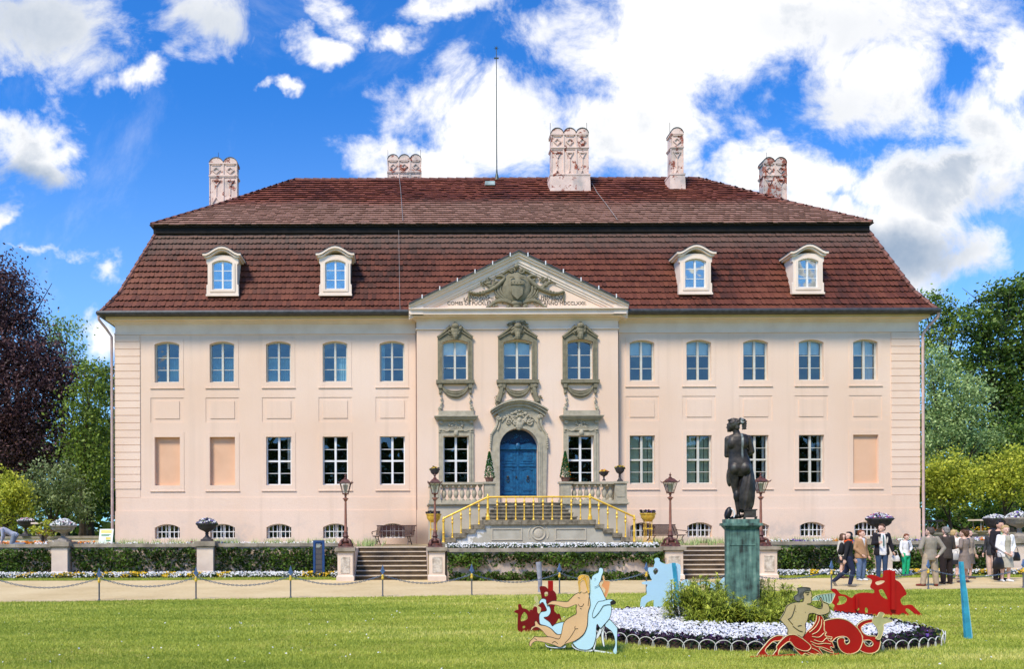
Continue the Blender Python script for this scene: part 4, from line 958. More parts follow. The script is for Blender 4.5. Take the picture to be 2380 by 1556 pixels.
for (x0, x1, s) in ((-1.70, .68, 'left stone flight of seven steps up to the terrace'), (9.02, 11.45, 'right stone flight of steps up to the terrace, behind the statue')):
    c = (x0 + x1) / 2; r = empty('garden_stairs', (c, 25, 0), 0, s, 'stairs', 'stairs up to the terrace'); o = (-c, -25, 0)
    n = 7; h = 1.055 / n
    for k in range(n):
        y = 24.9 + .30 * k
        MB().box(x0, x1, y + .02, 27.2, h * k + (.001 if k else 0), h * (k + 1) - .028).build('riser', M_riser, r, off=o)
        MB().box(x0 - .0, x1 + .0, y - .01, y + .325, h * (k + 1) - .027, h * (k + 1)).build('tread', M_tread, r, off=o)
    ck = MB()
    for xx in (x0 - .36 if s[0] == 'l' else x0 - .36, x1 + .01): ck = MB(); ck.box(xx, xx + .35, 25.0, 27.6, 0, 1.04); ck.build('cheek_wall', M_wallp, r, off=o)
# lower beds
sheet('verge', [(-45, 25.13), (-2.6, 25.13), (-2.6, 26.2), (-45, 26.2)], .009, M_lawn); sheet('verge', [(12.3, 25.13), (45, 25.13), (45, 26.2), (12.3, 26.2)], .009, M_lawn)
sheet('flower_bed_soil', [(-45, 26.2), (-2.3, 26.2), (-2.3, 27.5), (-45, 27.5)], .012, M_bedsoil); sheet('flower_bed_soil', [(12.1, 26.2), (45, 26.2), (45, 27.5), (12.1, 27.5)], .012, M_bedsoil)
# ------------------------------------------------------------------ porch with two-way steps
por = empty('entrance_porch', (4.7, 28, TZ), 0, 'grey stone porch with balustrades and a two-way flight of steps below the blue door', 'porch'); PO = (-4.7, -28, -TZ)
PX0, PX1, PY = .873, 8.53, 29.0; FZ = 2.70
m = MB(); m.box(PX0 + .04, 3.50, PY, RY - .06, TZ, FZ - .10); m.box(5.93, PX1 - .04, PY, RY - .06, TZ, FZ - .10); m.box(3.50, 5.93, PY + .4, RY - .06, TZ, FZ - .10); m.build('porch_wall', M_sand2, por, off=PO)
m = MB(); m.box(PX0, 3.50, PY - .07, RY - .12, FZ - .10, FZ); m.box(5.93, PX1, PY - .07, RY - .12, FZ - .10, FZ); m.box(3.50, 5.93, PY + .3, RY - .12, FZ - .10, FZ - .003)
m.box(PX0 - .03, 3.50, PY - .1, RY - .12, FZ - .07, FZ - .02); m.box(5.93, PX1 + .03, PY - .1, RY - .12, FZ - .07, FZ - .02); m.build('floor_slab', M_sand, por, off=PO)
for k in range(5):
    t = k / 4; z1 = 2.0 + .14 * (k + 1); y = 27.95 + .27 * k
    MB().box(2.92 + .60 * t, 6.32 - .38 * t, y, PY + .5, z1 - .14 + .001, z1 - .045).box(2.89 + .60 * t, 6.35 - .38 * t, y - .035, PY + .5, z1 - .044, z1 - (.002 if k == 4 else 0)).build('step', M_step, por, off=PO)
bal_prof = [(.050, 0), (.095, .0), (.095, .045), (.06, .06), (.045, .09), (.075, .16), (.098, .235), (.090, .32), (.058, .40), (.040, .47), (.050, .51), (.090, .545), (.095, .55), (.095, .60)]
def pedestal(x0, x1, y=PY):
    m = MB(); m.box(x0, x1, y, y + .42, FZ, FZ + .10); m.box(x0 + .03, x1 - .03, y + .03, y + .39, FZ + .10, FZ + .72)
    m.box(x0 + .10, x1 - .10, y + .012, y + .04, FZ + .20, FZ + .62); m.box(x0 - .02, x1 + .02, y - .02, y + .44, FZ + .72, FZ + .80); m.build('balustrade_pedestal', M_sand, por, off=PO)
for (a, b, c_, d_) in ((.873, 1.34, 2.98, 3.46), (5.93, 6.39, 8.02, 8.53)):
    pedestal(a, b); pedestal(c_, d_)
    r_ = MB(); r_.box(b, c_, PY + .05, PY + .37, FZ, FZ + .08); r_.box(b, c_, PY + .02, PY + .40, FZ + .70, FZ + .79); rl = r_.build('balustrade_rail', M_sand, por, off=PO)
    n = 7
    for k in range(n):
        x = b + (c_ - b) * (k + .5) / n; q = MB(); q.lathe([(r * 1.0, h * .62 / .6) for r, h in bal_prof], x, PY + .21, FZ + .08, 12); q.build('baluster', M_sand, rl, smooth=40)
for xx in (PX0 + .23, PX1 - .23):
    r_ = MB(); r_.box(xx - .16, xx + .16, PY + .42, RY - .1, FZ, FZ + .08); r_.box(xx - .19, xx + .19, PY + .42, RY - .1, FZ + .70, FZ + .79); rl = r_.build('balustrade_rail', M_sand, por, off=PO)
    for k in range(7): q = MB(); q.lathe([(r, h * .62 / .6) for r, h in bal_prof], xx, PY + .6 + .29 * k, FZ + .08, 10); q.build('baluster', M_sand, rl, smooth=40)
LX = [2.77, 2.44, 2.10, 1.72, 1.40, 1.06]; RX = [6.79, 7.09, 7.42, 7.73, 8.02, 8.34]
sh = .158
m = MB(); prof = [(LX[5] + .06, TZ)] ; y0 = 27.06
pts = [(LX[5] + .06, TZ)]
prof = []
for k in range(5, 0, -1): prof += [(LX[k] + .06, TZ + sh * (5 - k)), (LX[k] + .06, TZ + sh * (6 - k) - .02)]
prof += [(LX[0] + .06, TZ + sh * 5), (LX[0] + .06, 1.83)]
pr2 = []
for k in range(5, 0, -1): pr2 += [(RX[k] - .06, TZ + sh * (5 - k)), (RX[k] - .06, TZ + sh * (6 - k) - .02)]
pr2 += [(RX[0] - .06, TZ + sh * 5), (RX[0] - .06, 1.83)]
m.prism(prof + pr2[::-1], y0, 28.95)
stain = bpy.data.materials.new('stained_render'); stain.use_nodes = True; t = NT(stain.node_tree); b = stain.node_tree.nodes['Principled BSDF']; b.inputs['Roughness'].default_value = .92
ge = t.n('ShaderNodeNewGeometry'); sp = t.n('ShaderNodeSeparateXYZ'); t.l(ge.outputs['Position'], sp.inputs[0])
def nz_(s, d, r=.5):
    x = t.n('ShaderNodeTexNoise'); x.inputs['Scale'].default_value = s; x.inputs['Detail'].default_value = d; x.inputs['Roughness'].default_value = r; t.l(ge.outputs['Position'], x.inputs['Vector']); return x.outputs[0]
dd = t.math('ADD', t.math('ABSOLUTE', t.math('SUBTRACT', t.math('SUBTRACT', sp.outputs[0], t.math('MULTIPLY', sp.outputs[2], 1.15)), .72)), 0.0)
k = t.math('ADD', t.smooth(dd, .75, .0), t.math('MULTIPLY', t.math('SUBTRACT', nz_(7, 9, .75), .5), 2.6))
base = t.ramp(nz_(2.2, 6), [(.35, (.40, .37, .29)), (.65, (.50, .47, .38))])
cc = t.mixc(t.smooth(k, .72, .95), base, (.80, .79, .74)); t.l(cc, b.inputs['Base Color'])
m.build('stair_wall', stain, por, off=PO)
m = MB()
m.prism([(3.05, TZ + .22), (4.15, TZ + .22), (4.15, 1.70), (3.05, 1.70)], y0 - .025, y0, [[(3.09, TZ + .26), (3.09, 1.66), (4.11, 1.66), (4.11, TZ + .26)]])
m.prism([(5.33, TZ + .22), (6.45, TZ + .22), (6.45, 1.70), (5.33, 1.70)], y0 - .025, y0, [[(5.37, TZ + .26), (5.37, 1.66), (6.41, 1.66), (6.41, TZ + .26)]])
m.build('panel_moulding', M_sand2, por, off=PO)
m = MB(); m.tube([(4.74 + .235 * math.cos(a * PI / 12), y0 - .01, 1.52 + .235 * math.sin(a * PI / 12)) for a in range(24)], .028, 6, closed=True); m.tube([(4.74 + .36 * math.cos(a * PI / 12), y0 - .0, 1.50 + .36 * math.sin(a * PI / 12)) for a in range(-2, 15)], .022, 6)
m.ell((4.74, y0, 1.52), .17, .03, .17, 14, 6); m.build('rosette', M_sand2, por, off=PO)
for L, s in ((LX, -1), (RX, 1)):
    for k in range(1, 6):
        z1 = TZ + sh * (6 - k); a, b = sorted((L[k], L[k - 1] + s * (-.04)))
        MB().box(a, b, 26.98, 28.97, z1 - .15, z1).build('step', M_step, por, off=PO)
n = 6
for k in range(n):
    a = LX[0] + (RX[0] - LX[0]) * k / n; MB().box(a + .004, a + (RX[0] - LX[0]) / n - .004, 26.98, 28.97, 1.83, 2.0 + random.uniform(-.004, .004)).build('landing_slab', M_step, por, off=PO)
# gilded railing
M_gold = mat('gilding', (.95, .60, .08), .4, .12, 9, metal=.25, spec=.6, c2=(.72, .40, .04))
gold = empty('gilded_railing', (4.7, 27.12, TZ), 0, 'gilded hand railing with turned balusters along the front of the porch steps', 'railing'); GO = (-4.7, -27.12, -TZ); gy_ = 27.12
def gpost(x, z0, z1):
    h = z1 - z0; m = MB(); m.lathe([(.085, 0), (.085, .06), (.065, .07), (.075, .12), (.06, .16), (.048, .19), (.043, h * .45), (.055, h * .47), (.043, h * .5), (.036, h - .17), (.055, h - .15), (.055, h - .11), (.03, h - .09), (.045, h - .05), (.03, h - .02), (.008, h + .03)], x, gy_, z0, 12)
    m.build('post', M_gold, gold, off=GO, smooth=40)
gpost(1.33, TZ + .0, 2.10); gpost(2.93, 2.0, 2.92); gpost(6.61, 2.0, 2.92); gpost(8.20, TZ, 2.15)
MB().tube([(1.33, gy_, 2.06), (2.93, gy_, 2.83), (6.61, gy_, 2.83), (8.20, gy_, 2.10)], .036, 8).build('handrail', M_gold, gold, off=GO, smooth=50)
g7x = lambda v: (985.3 + v / 4.65 - XV) / 64.5
for v in (308, 401, 498, 595, 793, 890, 993, 1085, 1185, 1288, 1387, 1487, 1593, 1692, 1890, 1987, 2085, 2178):
    x = g7x(v)
    if x < 2.9: zb = TZ + sh * (1 + sum(1 for q in LX[1:5] if x > q)); zt = 2.06 + (x - 1.33) / 1.6 * .77
    elif x > 6.65: zb = TZ + sh * (1 + sum(1 for q in RX[1:5] if x < q)); zt = 2.83 - (x - 6.61) / 1.59 * .73
    else: zb, zt = 2.0, 2.83
    h = zt - zb - .02; m = MB(); m.lathe([(r_ * 1.3, z_) for r_, z_ in [(.032, 0), (.032, .03), (.02, .05), (.026, .10), (.017, .14), (.015, h * .55), (.022, h * .62), (.038, h * .66), (.022, h * .70), (.018, h * .76), (.036, h * .80), (.032, h * .84), (.016, h * .88), (.012, h)]], x, gy_, zb, 9); m.build('baluster', M_gold, gold, off=GO, smooth=40)
# ------------------------------------------------------------------ flowers
def petal(name, c, rough=.6):
    return leafmat(name, tuple(v * .84 for v in c), c, None, .25, rough)
P_white = petal('white_petals', (.88, .88, .86)); P_lil = petal('lilac_white_petals', (.88, .88, .95)); P_yel = petal('yellow_petals', (.85, .55, .02)); P_ora = petal('orange_petals', (.80, .25, .01))
P_pur = petal('purple_petals', (.035, .008, .038)); P_vio = petal('violet_petals', (.16, .08, .42)); P_pink = petal('magenta_petals', (.55, .05, .22))
L_green = leafmat('bedding_leaves', (.012, .035, .006), (.07, .15, .025)); L_dgreen = leafmat('dark_bedding_leaves', (.006, .014, .004), (.03, .07, .015))
def flowers(P, s, mi_, mats, upb=1.0):
    """five-sided blooms facing roughly up/outwards"""
    N = len(P); nrm = rng.normal(size=(N, 3)) * .45; nrm[:, 2] += .75 * upb; nrm[:, 1] -= .45; nrm = unit(nrm)
    a = unit(np.cross(nrm, np.array([1.0, .2, .1]))); b = np.cross(nrm, a); sz = (s * rng.uniform(.7, 1.25, N))[:, None]; ph = rng.uniform(0, 6, N)[:, None]
    V = np.stack([P + (a * np.cos(ph + k * 2 * PI / 5) + b * np.sin(ph + k * 2 * PI / 5)) * sz * (1 if k % 2 else .8) for k in range(5)], 1)
    return V
def flower_mesh(name, P, s, mats, mi, leaves=None, lmat=L_green, ls=.04, parent=None, **tagk):
    V = flowers(np.asarray(P), s, mi, mats); r = rng.uniform(0, 1, len(V)); mi = np.asarray(mi)
    if leaves is not None and len(leaves):
        Q = leaf_quads(np.asarray(leaves), ls, .55); Q = np.concatenate([Q, Q[:, 3:4] * .5 + Q[:, 0:1] * .5], 1)
        V = np.concatenate([V, Q]); r = np.concatenate([r, rng.uniform(0, 1, len(Q))]); mi = np.concatenate([mi, np.full(len(Q), len(mats))])
    me = quads_mesh(name, V, r, list(mats) + [lmat], mi, 5); o = link(name, me, parent)
    if tagk: tag(o, **tagk)
    return o
def strip(name, x0, x1, y0, y1, z, h, dens, s, mats, wts, label, cat='flowers', clump=.5):
    n = int((x1 - x0) * (y1 - y0) * dens); P = np.stack([rng.uniform(x0, x1, n), rng.uniform(y0, y1, n), z + h * rng.uniform(.55, 1.05, n)], 1)
    mid_ = (y0 + y1) / 2; P[:, 2] -= h * .5 * ((P[:, 1] - mid_) / ((y1 - y0) / 2)) ** 2
    c = np.floor(P[:, 0] / clump + .35 * np.sin(P[:, 1] * 7)).astype(int); pick = {int(q): rng.choice(len(mats), p=wts) for q in np.unique(c)}
    mi = np.array([pick[int(q)] if rng.random() < .85 else rng.choice(len(mats), p=wts) for q in c])
    m2 = int(n * 1.2); Lf = np.stack([rng.uniform(x0, x1, m2), rng.uniform(y0, y1, m2), z + h * rng.uniform(.0, .75, m2)], 1)
    return flower_mesh(name, P, s, mats, mi, Lf, L_green, .045, kind='stuff', label=label, cat=cat)
YW = [P_white, P_yel]
strip('flower_border', -14.8, -2.35, 26.25, 27.1, .01, .19, 330, .036, YW, [.70, .30], 'white and yellow pansy border below the left terrace wall', clump=.33)
strip('flower_border', 12.15, 24.0, 26.25, 27.1, .01, .19, 330, .036, YW, [.72, .28], 'white and yellow pansy border below the right terrace wall', clump=.33)
strip('flower_border', 1.3, 8.35, 24.74, 25.25, 1.05, .16, 620, .034, [P_white], [1.0], 'white flowers along the top of the wall below the porch')
strip('flower_border', -12.2, -2.4, 27.9, 28.3, 1.06, .17, 230, .03, [P_white, P_vio, P_pink], [.8, .12, .08], 'sparse white flowers on top of the left terrace wall')
strip('flower_border', 12.1, 24.0, 27.85, 28.4, 1.06, .20, 260, .034, [P_white, P_ora, P_vio, P_pink], [.55, .2, .15, .1], 'mixed white, orange and violet flowers on top of the right terrace wall')
strip('flower_border', -19, -12.9, 30.5, 31.4, 1.05, .17, 200, .05, [P_ora, P_white], [.85, .15], 'orange flower bed on the terrace left of the palace')
strip('flower_border', 22.0, 30, 30.5, 31.4, 1.05, .2, 200, .05, [P_ora, P_white, P_vio], [.5, .3, .2], 'orange and white flower bed on the terrace right of the palace')
# ------------------------------------------------------------------ ivy on the walls
M_ivy = leafmat('ivy_leaves', (.008, .020, .004), (.15, .25, .03), (.035, .075, .010))
def ivy(x0, x1, y, z0, z1, label, seed, gap=.35, n=900):
    r2 = np.random.default_rng(seed); N = int((x1 - x0) * n)
    x = r2.uniform(x0, x1, N); z = r2.uniform(z0, z1, N); ph = r2.uniform(0, 6, 6)
    f = .5 * np.sin(x * 1.7 + ph[0]) + .3 * np.sin(x * 4.3 + z * 3 + ph[1]) + .25 * np.sin(x * 9 - z * 7 + ph[2]) + .2 * np.sin(z * 13 + x * 2 + ph[3])
    dens = 1.15 - gap * (1 - (z - z0) / (z1 - z0)) * 2.2 + f * .5; e = np.minimum(x - x0, x1 - x); top = (z1 - z) / .10 + .5 * np.sin(x * 11 + ph[4])
    keep = (r2.uniform(0, 1, N) < dens) & (e > .05 * r2.uniform(0, 1, N)) & (top > r2.uniform(-.3, .6, N)); x, z = x[keep], z[keep]
    P = np.stack([x, y - .03 - .20 * r2.random(len(x)) ** 1.3 * (1 + .5 * f[keep]), z], 1); V = leaf_quads(P, .052, .7)
    lum = .30 + .35 * r2.random(len(x)) + .22 * f[keep] + .15 * ((y - P[:, 1]) / .2)
    tag(link('ivy', quads_mesh('ivy', V, np.clip(lum, 0, 1), M_ivy)), label, 'ivy', 'ivy on the terrace walls')
ivy(-16, -12.92, 27.5, .12, 1.03, 'dense ivy on the wall left of the far-left urn pier', 1, .15)
ivy(-12.2, -7.64, 27.5, .10, 1.04, 'ivy on the wall between the two left urn piers', 2, .3)
ivy(-6.95, -2.3, 27.5, .10, 1.03, 'ivy on the wall behind the blue stele', 3, .2)
ivy(1.30, 8.34, 24.5, .28, .92, 'ivy hanging on the wall below the porch', 4, .62, 1000)
ivy(1.35, 8.2, 24.5, .0, .30, 'low ivy creeping along the foot of the wall below the porch', 9, .0, 340)
ivy(12.1, 16.95, 27.5, .12, 1.03, 'dense ivy on the wall right of the statue', 5, .08)
ivy(17.6, 21.85, 27.5, .12, 1.0, 'dense ivy on the wall behind the people', 6, .1)
# ------------------------------------------------------------------ street lamps
M_iron = mat('rust_brown_iron', (.13, .045, .032), .5, .25, 8, .3, 40, c2=(.04, .018, .016)); M_ironl = mat('lamp_post_brown', (.27, .115, .075), .5, .15, 8, .2, 40)
M_lampin = mat('lamp_mantle', (.45, .42, .33), .6, .1, 6)
def lamp():
    r = empty('street_lamp', (0, 0, 0)); b = MB()
    b.frus(0, 0, 0, .05, .50, .46); b.lathe([(.20, .05), (.19, .10), (.12, .14), (.15, .20), (.10, .25), (.075, .33), (.11, .36), (.075, .40), (.06, .50)], 0, 0, 0, 12)
    for k in range(4):
        a = PI / 4 + k * PI / 2; c, s = math.cos(a), math.sin(a)
        b.tube([(.10 * c, .10 * s, .26), (.20 * c, .20 * s, .22), (.24 * c, .24 * s, .10), (.29 * c, .29 * s, .06), (.31 * c, .31 * s, .12)], [.045, .04, .05, .035, .02], 7)
    b.build('base', M_iron, r, smooth=40)
    p = MB(); p.lathe([(.055, .50), (.065, .54), (.045, .58), (.042, 1.0), (.034, 1.52), (.06, 1.54), (.06, 1.57), (.095, 1.58), (.095, 1.61), (.04, 1.63), (.028, 1.68), (.05, 1.71), (.03, 1.75)], 0, 0, 0, 12); p.build('post', M_ironl, r, smooth=40)
    l = MB(); zb, zt, wb, wt = 1.76, 2.10, .17, .34
    l.frus(0, 0, zb - .02, zb + .015, wb + .02, wb + .03)
    for a in (-1, 1):
        for c in (-1, 1): l.tube([(a * wb / 2, c * wb / 2, zb), (a * wt / 2, c * wt / 2, zt)], .011, 5)
        l.tube([(a * wb / 2, 0, zb), (a * wt / 2, 0, zt)], .006, 4); l.tube([(0, a * wb / 2, zb), (0, a * wt / 2, zt)], .006, 4)
    l.tube([(0, 0, 1.70), (0, 0, 1.78)], .03, 6); lo_ = l.build('lantern', M_iron, r)
    g = MB(); w0, w1 = wb - .004, wt - .004
    v = [(-w0/2, -w0/2, zb + .02), (w0/2, -w0/2, zb + .02), (w0/2, w0/2, zb + .02), (-w0/2, w0/2, zb + .02), (-w1/2, -w1/2, zt), (w1/2, -w1/2, zt), (w1/2, w1/2, zt), (-w1/2, w1/2, zt)]
    g.add(v, [(0, 1, 5, 4), (1, 2, 6, 5), (2, 3, 7, 6), (3, 0, 4, 7)]); g.build('glass', G_lamp, lo_)
    g = MB(); g.frus(0, 0, zb + .03, zt - .04, .09, .15); g.build('mantle', M_lampin, lo_)
    f = MB(); f.frus(0, 0, zt, zt + .025, .42, .40); f.frus(0, 0, zt + .025, zt + .12, .36, .20); f.frus(0, 0, zt + .12, zt + .15, .20, .08); f.lathe([(.04, 0), (.065, .02), (.03, .05), (.02, .08), (.045, .11), (.012, .15), (.004, .20)], 0, 0, zt + .14, 8)
    for a in (-1, 1):
        for c in (-1, 1): f.tube([(a * .19, c * .19, zt + .01), (a * .225, c * .225, zt + .03), (a * .235, c * .235, zt + .075)], [.022, .016, .004], 5)
    f.build('lantern_roof', M_iron, r); return r
L0 = lamp()
for k, (x, y, s) in enumerate(((-1.995, 24.66, 'street lamp on the pier left of the left stairs'), (.93, 24.66, 'street lamp in front of the left end of the porch, right of the left stairs'),
                               (8.66, 24.72, 'street lamp in front of the right bench, left of the statue'), (11.63, 24.72, 'street lamp partly hidden behind the statue pedestal'))):
    o = L0 if k == 0 else copy_tree(L0); place(o, (x, y, 1.09), 0, s); tag(o, None, 'lamp', 'rust-brown lantern lamps on the stair piers')
# ------------------------------------------------------------------ urns
M_urnd = mat('dark_cast_urn', (.045, .04, .042), .6, .2, 8, .3, 30); M_urns = mat('stone_urn', (.32, .28, .23), .85, .15, 6, .4, 25)
def urn(name, label, x, y, z, R_, H, m, cols, wts, group, fh=.12, foot=True, fn=260, fs=.034):
    r = empty(name, (x, y, z), 0, label, 'urn', group); b = MB()
    if foot: b.frus(0, 0, 0, H * .12, R_ * .95, R_ * .9)
    h0 = H * .12
    b.lathe([(R_ * .42, h0), (R_ * .36, h0 + H * .06), (R_ * .2, h0 + H * .14), (R_ * .13, h0 + H * .24), (R_ * .18, h0 + H * .30), (R_ * .13, h0 + H * .34), (R_ * .24, h0 + H * .42), (R_ * .62, h0 + H * .52), (R_ * .80, h0 + H * .62), (R_ * .84, h0 + H * .72), (R_ * .98, h0 + H * .80), (R_, h0 + H * .84), (R_ * .98, h0 + H * .88), (R_ * .88, h0 + H * .86)], 0, 0, 0, 22)
    b.build('bowl', m, r, smooth=35)
    n = fn; a = rng.uniform(0, 2 * PI, n); q = np.sqrt(rng.random(n)) * R_ * .95; zt = H * .97 + fh * (1 - (q / R_) ** 2) * rng.uniform(.75, 1.1, n)
    P = np.stack([q * np.cos(a), q * np.sin(a), zt], 1); Lf = P[rng.integers(0, n, n)] + rng.normal(size=(n, 3)) * .02; Lf[:, 2] -= .05 * rng.random(n) + .01
    flower_mesh('flowers', P, fs, cols, rng.choice(len(cols), n, p=wts), Lf, L_green, .045, parent=r); return r
G_U = 'flower urns on the terrace wall'
urn('flower_urn', 'large stone urn heaped with white flowers on the far-left pier', -12.56, 27.53, 1.27, .47, .60, M_urns, [P_white, P_pink], [.97, .03], G_U, .24, fn=420, fs=.045)
urn('flower_urn', 'small dark urn with purple and white pansies on the pier right of the far-left urn', -7.30, 27.53, 1.27, .40, .66, M_urnd, [P_white, P_vio, P_pur], [.6, .25, .15], G_U, .20, fn=360)
urn('flower_urn', 'dark urn with violet, pink and white flowers above the heads of the boys', 17.29, 27.53, 1.27, .46, .76, M_urnd, [P_white, P_vio, P_pink], [.6, .22, .18], G_U, .20, fn=420, fs=.04)
urn('flower_urn', 'dark urn with white flowers at the right edge of the photo', 22.4, 27.53, 1.27, .47, .76, M_urns, [P_white, P_vio], [.9, .1], G_U, .24, fn=420, fs=.045)
urn('flower_urn', 'dark bowl of white flowers behind the man in the black jacket', 25.4, 32.5, 1.05, .43, 1.02, M_urnd, [P_white, P_vio], [.88, .12], G_U, .18, fn=300, fs=.045)
urn('flower_urn', 'dark bowl on the back garden wall behind the gardener', -17.6, 34.8, 1.42, .40, .72, M_urnd, [P_white, P_pink], [.8, .2], G_U, .15, fn=200, fs=.04)
G_B = 'small urns on the balustrade pedestals'
urn('pansy_urn', 'small dark urn with yellow pansies on the left end of the porch balustrade', 1.10, 29.2, 3.50, .20, .52, M_urnd, [P_yel, P_pur], [.75, .25], G_B, .10, fn=60)
urn('pansy_urn', 'lower dark urn of yellow pansies on the right balustrade rail', 7.66, 29.2, 3.49, .19, .40, M_urnd, [P_yel, P_ora], [.6, .4], G_B, .09, False, fn=60)
urn('pansy_urn', 'taller dark urn of yellow pansies on the right end pedestal of the porch', 8.28, 29.2, 3.50, .20, .55, M_urnd, [P_yel, P_pur], [.75, .25], G_B, .10, fn=60)
# garden wall and table planters left and right of the palace
r = empty('garden_wall', (-18, 35, 1.05), 0, 'low pale wall behind the orange bed, left of the palace', 'wall'); MB().box(-6.5, 5.3, -.15, .15, 0, .25).build('wall_face', M_pier, r); MB().box(-6.55, 5.35, -.2, .2, .252, .36).build('coping', M_stonew, r)
r = empty('garden_wall', (27.5, 36, 1.05), 0, 'low stone wall behind the flower bed, right of the palace', 'wall'); MB().box(-5, 8, -.15, .15, 0, .28).build('wall_face', M_stonew, r); MB().box(-5.05, 8.05, -.2, .2, .282, .38).build('coping', M_stonew, r)
for k, (x, y, s) in enumerate(((-16.4, 34.0, 'pale flat-topped stone planter left of the large white-flower urn'), (25.9, 37.3, 'dark flat-topped planter right of the palace corner'), (26.6, 34.8, 'pale flat-topped planter with orange flowers right of the palace corner'))):
    r = empty('table_planter', (x, y, 1.05), 0, s, 'planter', 'flat-topped stone planters in the garden')
    q = MB(); q.frus(0, 0, 0, .12, .6, .5); q.lathe([(.20, .12), (.12, .25), (.16, .32), (.3, .42), (.3, .46)], 0, 0, 0, 14); q.build('foot', M_urns, r, smooth=40)
    q = MB()
    for a in (-1, 1):
        for b in (-1, 1): q.tube([(a * .22, b * .22, .44), (a * .24, b * .24, .92)], .025, 6)
    q.build('supports', M_urns, r); MB().box(-.38, .38, -.38, .38, .92, .99).build('table_top', M_trim if k != 1 else M_urnd, r)
    n = 60; P = np.stack([rng.uniform(-.25, .25, n), rng.uniform(-.25, .25, n), rng.uniform(.47, .66, n)], 1); flower_mesh('flowers', P, .05, [P_ora, P_yel], rng.integers(0, 2, n), P - .03, parent=r)
# notice board
r = empty('a_frame_sign', (px_x(248, 29.5), 29.5, 1.05), R(6), 'white folding notice board with yellow lettering beside the left palace corner', 'sign')
M_signw = mat('sign_white', (.80, .88, .78), .5, .03, 4); M_sgr = mat('sign_green', (.02, .22, .05), .6); M_syl = mat('sign_yellow', (.85, .70, .15), .6); M_sre = mat('sign_pink', (.75, .35, .30), .6)
q = MB(); q.add([(-.26, -.22, .02), (.26, -.22, .02), (.26, 0, .68), (-.26, 0, .68), (-.26, -.19, .02), (.26, -.19, .02), (.26, .03, .68), (-.26, .03, .68)], [(0, 1, 2, 3), (7, 6, 5, 4), (0, 4, 5, 1), (1, 5, 6, 2), (2, 6, 7, 3), (3, 7, 4, 0)]); q.build('front_board', M_signw, r)
q = MB(); q.add([(-.26, .30, .02), (.26, .30, .02), (.26, .035, .68), (-.26, .035, .68), (-.26, .27, .02), (.26, .27, .02), (.26, .01, .68), (-.26, .01, .68)], [(0, 1, 2, 3), (7, 6, 5, 4), (0, 4, 5, 1), (1, 5, 6, 2), (2, 6, 7, 3), (3, 7, 4, 0)]); q.build('back_board', M_sgr, r)
def onb(z): return -.22 + .22 * (z - .02) / .66 - .004
for k, (z, a, b, m_, h) in enumerate(((.60, -.2, .2, M_syl, .03), (.54, -.2, .2, M_syl, .02), (.46, -.18, .17, M_sgr, .012), (.42, -.18, .12, M_sgr, .012), (.31, .0, .18, M_syl, .05), (.22, .02, .18, M_sgr, .02))):
    MB().add([(a, onb(z - h), z - h), (b, onb(z - h), z - h), (b, onb(z + h), z + h), (a, onb(z + h), z + h)], [(0, 1, 2, 3)]).build('lettering', m_, r)
MB().ell((.12, onb(.10) - .002, .10), .07, .003, .06).build('picture', M_sre, r)
# blue stele
r = empty('info_stele', (px_x(741, 26.5), 26.5, 0), 0, 'slim blue notice stele with grey panels left of the left stairs', 'sign'); M_stb = mat('stele_blue', (.015, .06, .20), .5, .1, 5); M_stg = mat('stele_panel', (.085, .08, .085), .6, .1, 6)
q = MB(); q.box(-.20, -.12, -.04, .04, 0, 1.30); q.box(.12, .20, -.04, .04, 0, 1.30); q.box(-.12, .12, -.04, .04, 1.22, 1.30); q.box(-.12, .12, 0, .03, 0, 1.22); q.build('frame', M_stb, r)
for k in range(6): MB().box(-.115, .115, -.025, -.002, .10 + .18 * k, .265 + .18 * k).build('panel', M_stg, r)
q = MB()
for k in range(3): q.box(-.09, .09 - .03 * k, -.032, -.026, 1.11 - .028 * k, 1.12 - .028 * k)
q.box(-.09, .06, -.032, -.026, 1.155, 1.168); q.build('lettering', M_signw, r)
# benches
M_bw = mat('dark_bench_wood', (.060, .022, .016), .6, .2, 9); M_biron = mat('bench_iron', (.12, .09, .08), .6, .2, 8)
def bench():
    r = empty('park_bench', (0, 0, 0)); W2 = .80
    q = MB()
    for k in range(7): y = -.28 + .075 * k; z = .44 + (.015 if k == 0 else 0) - .02 * math.sin(k / 6 * PI); q.box(-W2, W2, y, y + .055, z, z + .022)
    q.build('seat', M_bw, r); q = MB()
    for k in range(9): t = k / 8; y = .26 + .22 * t ** 1.3; z = .49 + .47 * t; q.box(-W2, W2, y, y + .022, z, z + .047)
    q.tube([(-W2 - .03, .50, .99), (W2 + .03, .50, .99)], .03, 6); q.build('backrest', M_bw, r)
    for s in (-1, 1):
        q = MB(); x = s * (W2 - .14)
        q.tube([(x, -.30, 0), (x, -.22, .12), (x, -.18, .30), (x, -.30, .44), (x, -.05, .43), (x, .22, .43), (x, .50, .97)], .022, 6)
        q.tube([(x, .42, 0), (x, .30, .15), (x, .14, .28), (x, .10, .43)], .022, 6); q.tube([(x, -.20, .22), (x, .05, .14), (x, .26, .22)], .016, 5)
        q.build('leg', M_biron, r)
        q = MB(); x = s * (W2 + .0); q.tube([(x, .40, .72), (x, .05, .70), (x, -.25, .68), (x, -.33, .62), (x, -.28, .55), (x, -.24, .60)], .02, 6); q.build('armrest', M_bw, r)
    return r
B0 = bench(); place(B0, (px_x(914, 30.2), 30.2, TZ), R(-14), 'dark slatted park bench against the wall left of the porch'); tag(B0, None, 'bench', 'slatted benches beside the porch')
B0.scale = (1.0, 1.0, .78); B1 = copy_tree(B0); place(B1, (px_x(1550, 30.4), 30.6, TZ), R(16), 'dark slatted park bench right of the porch, behind a street lamp')
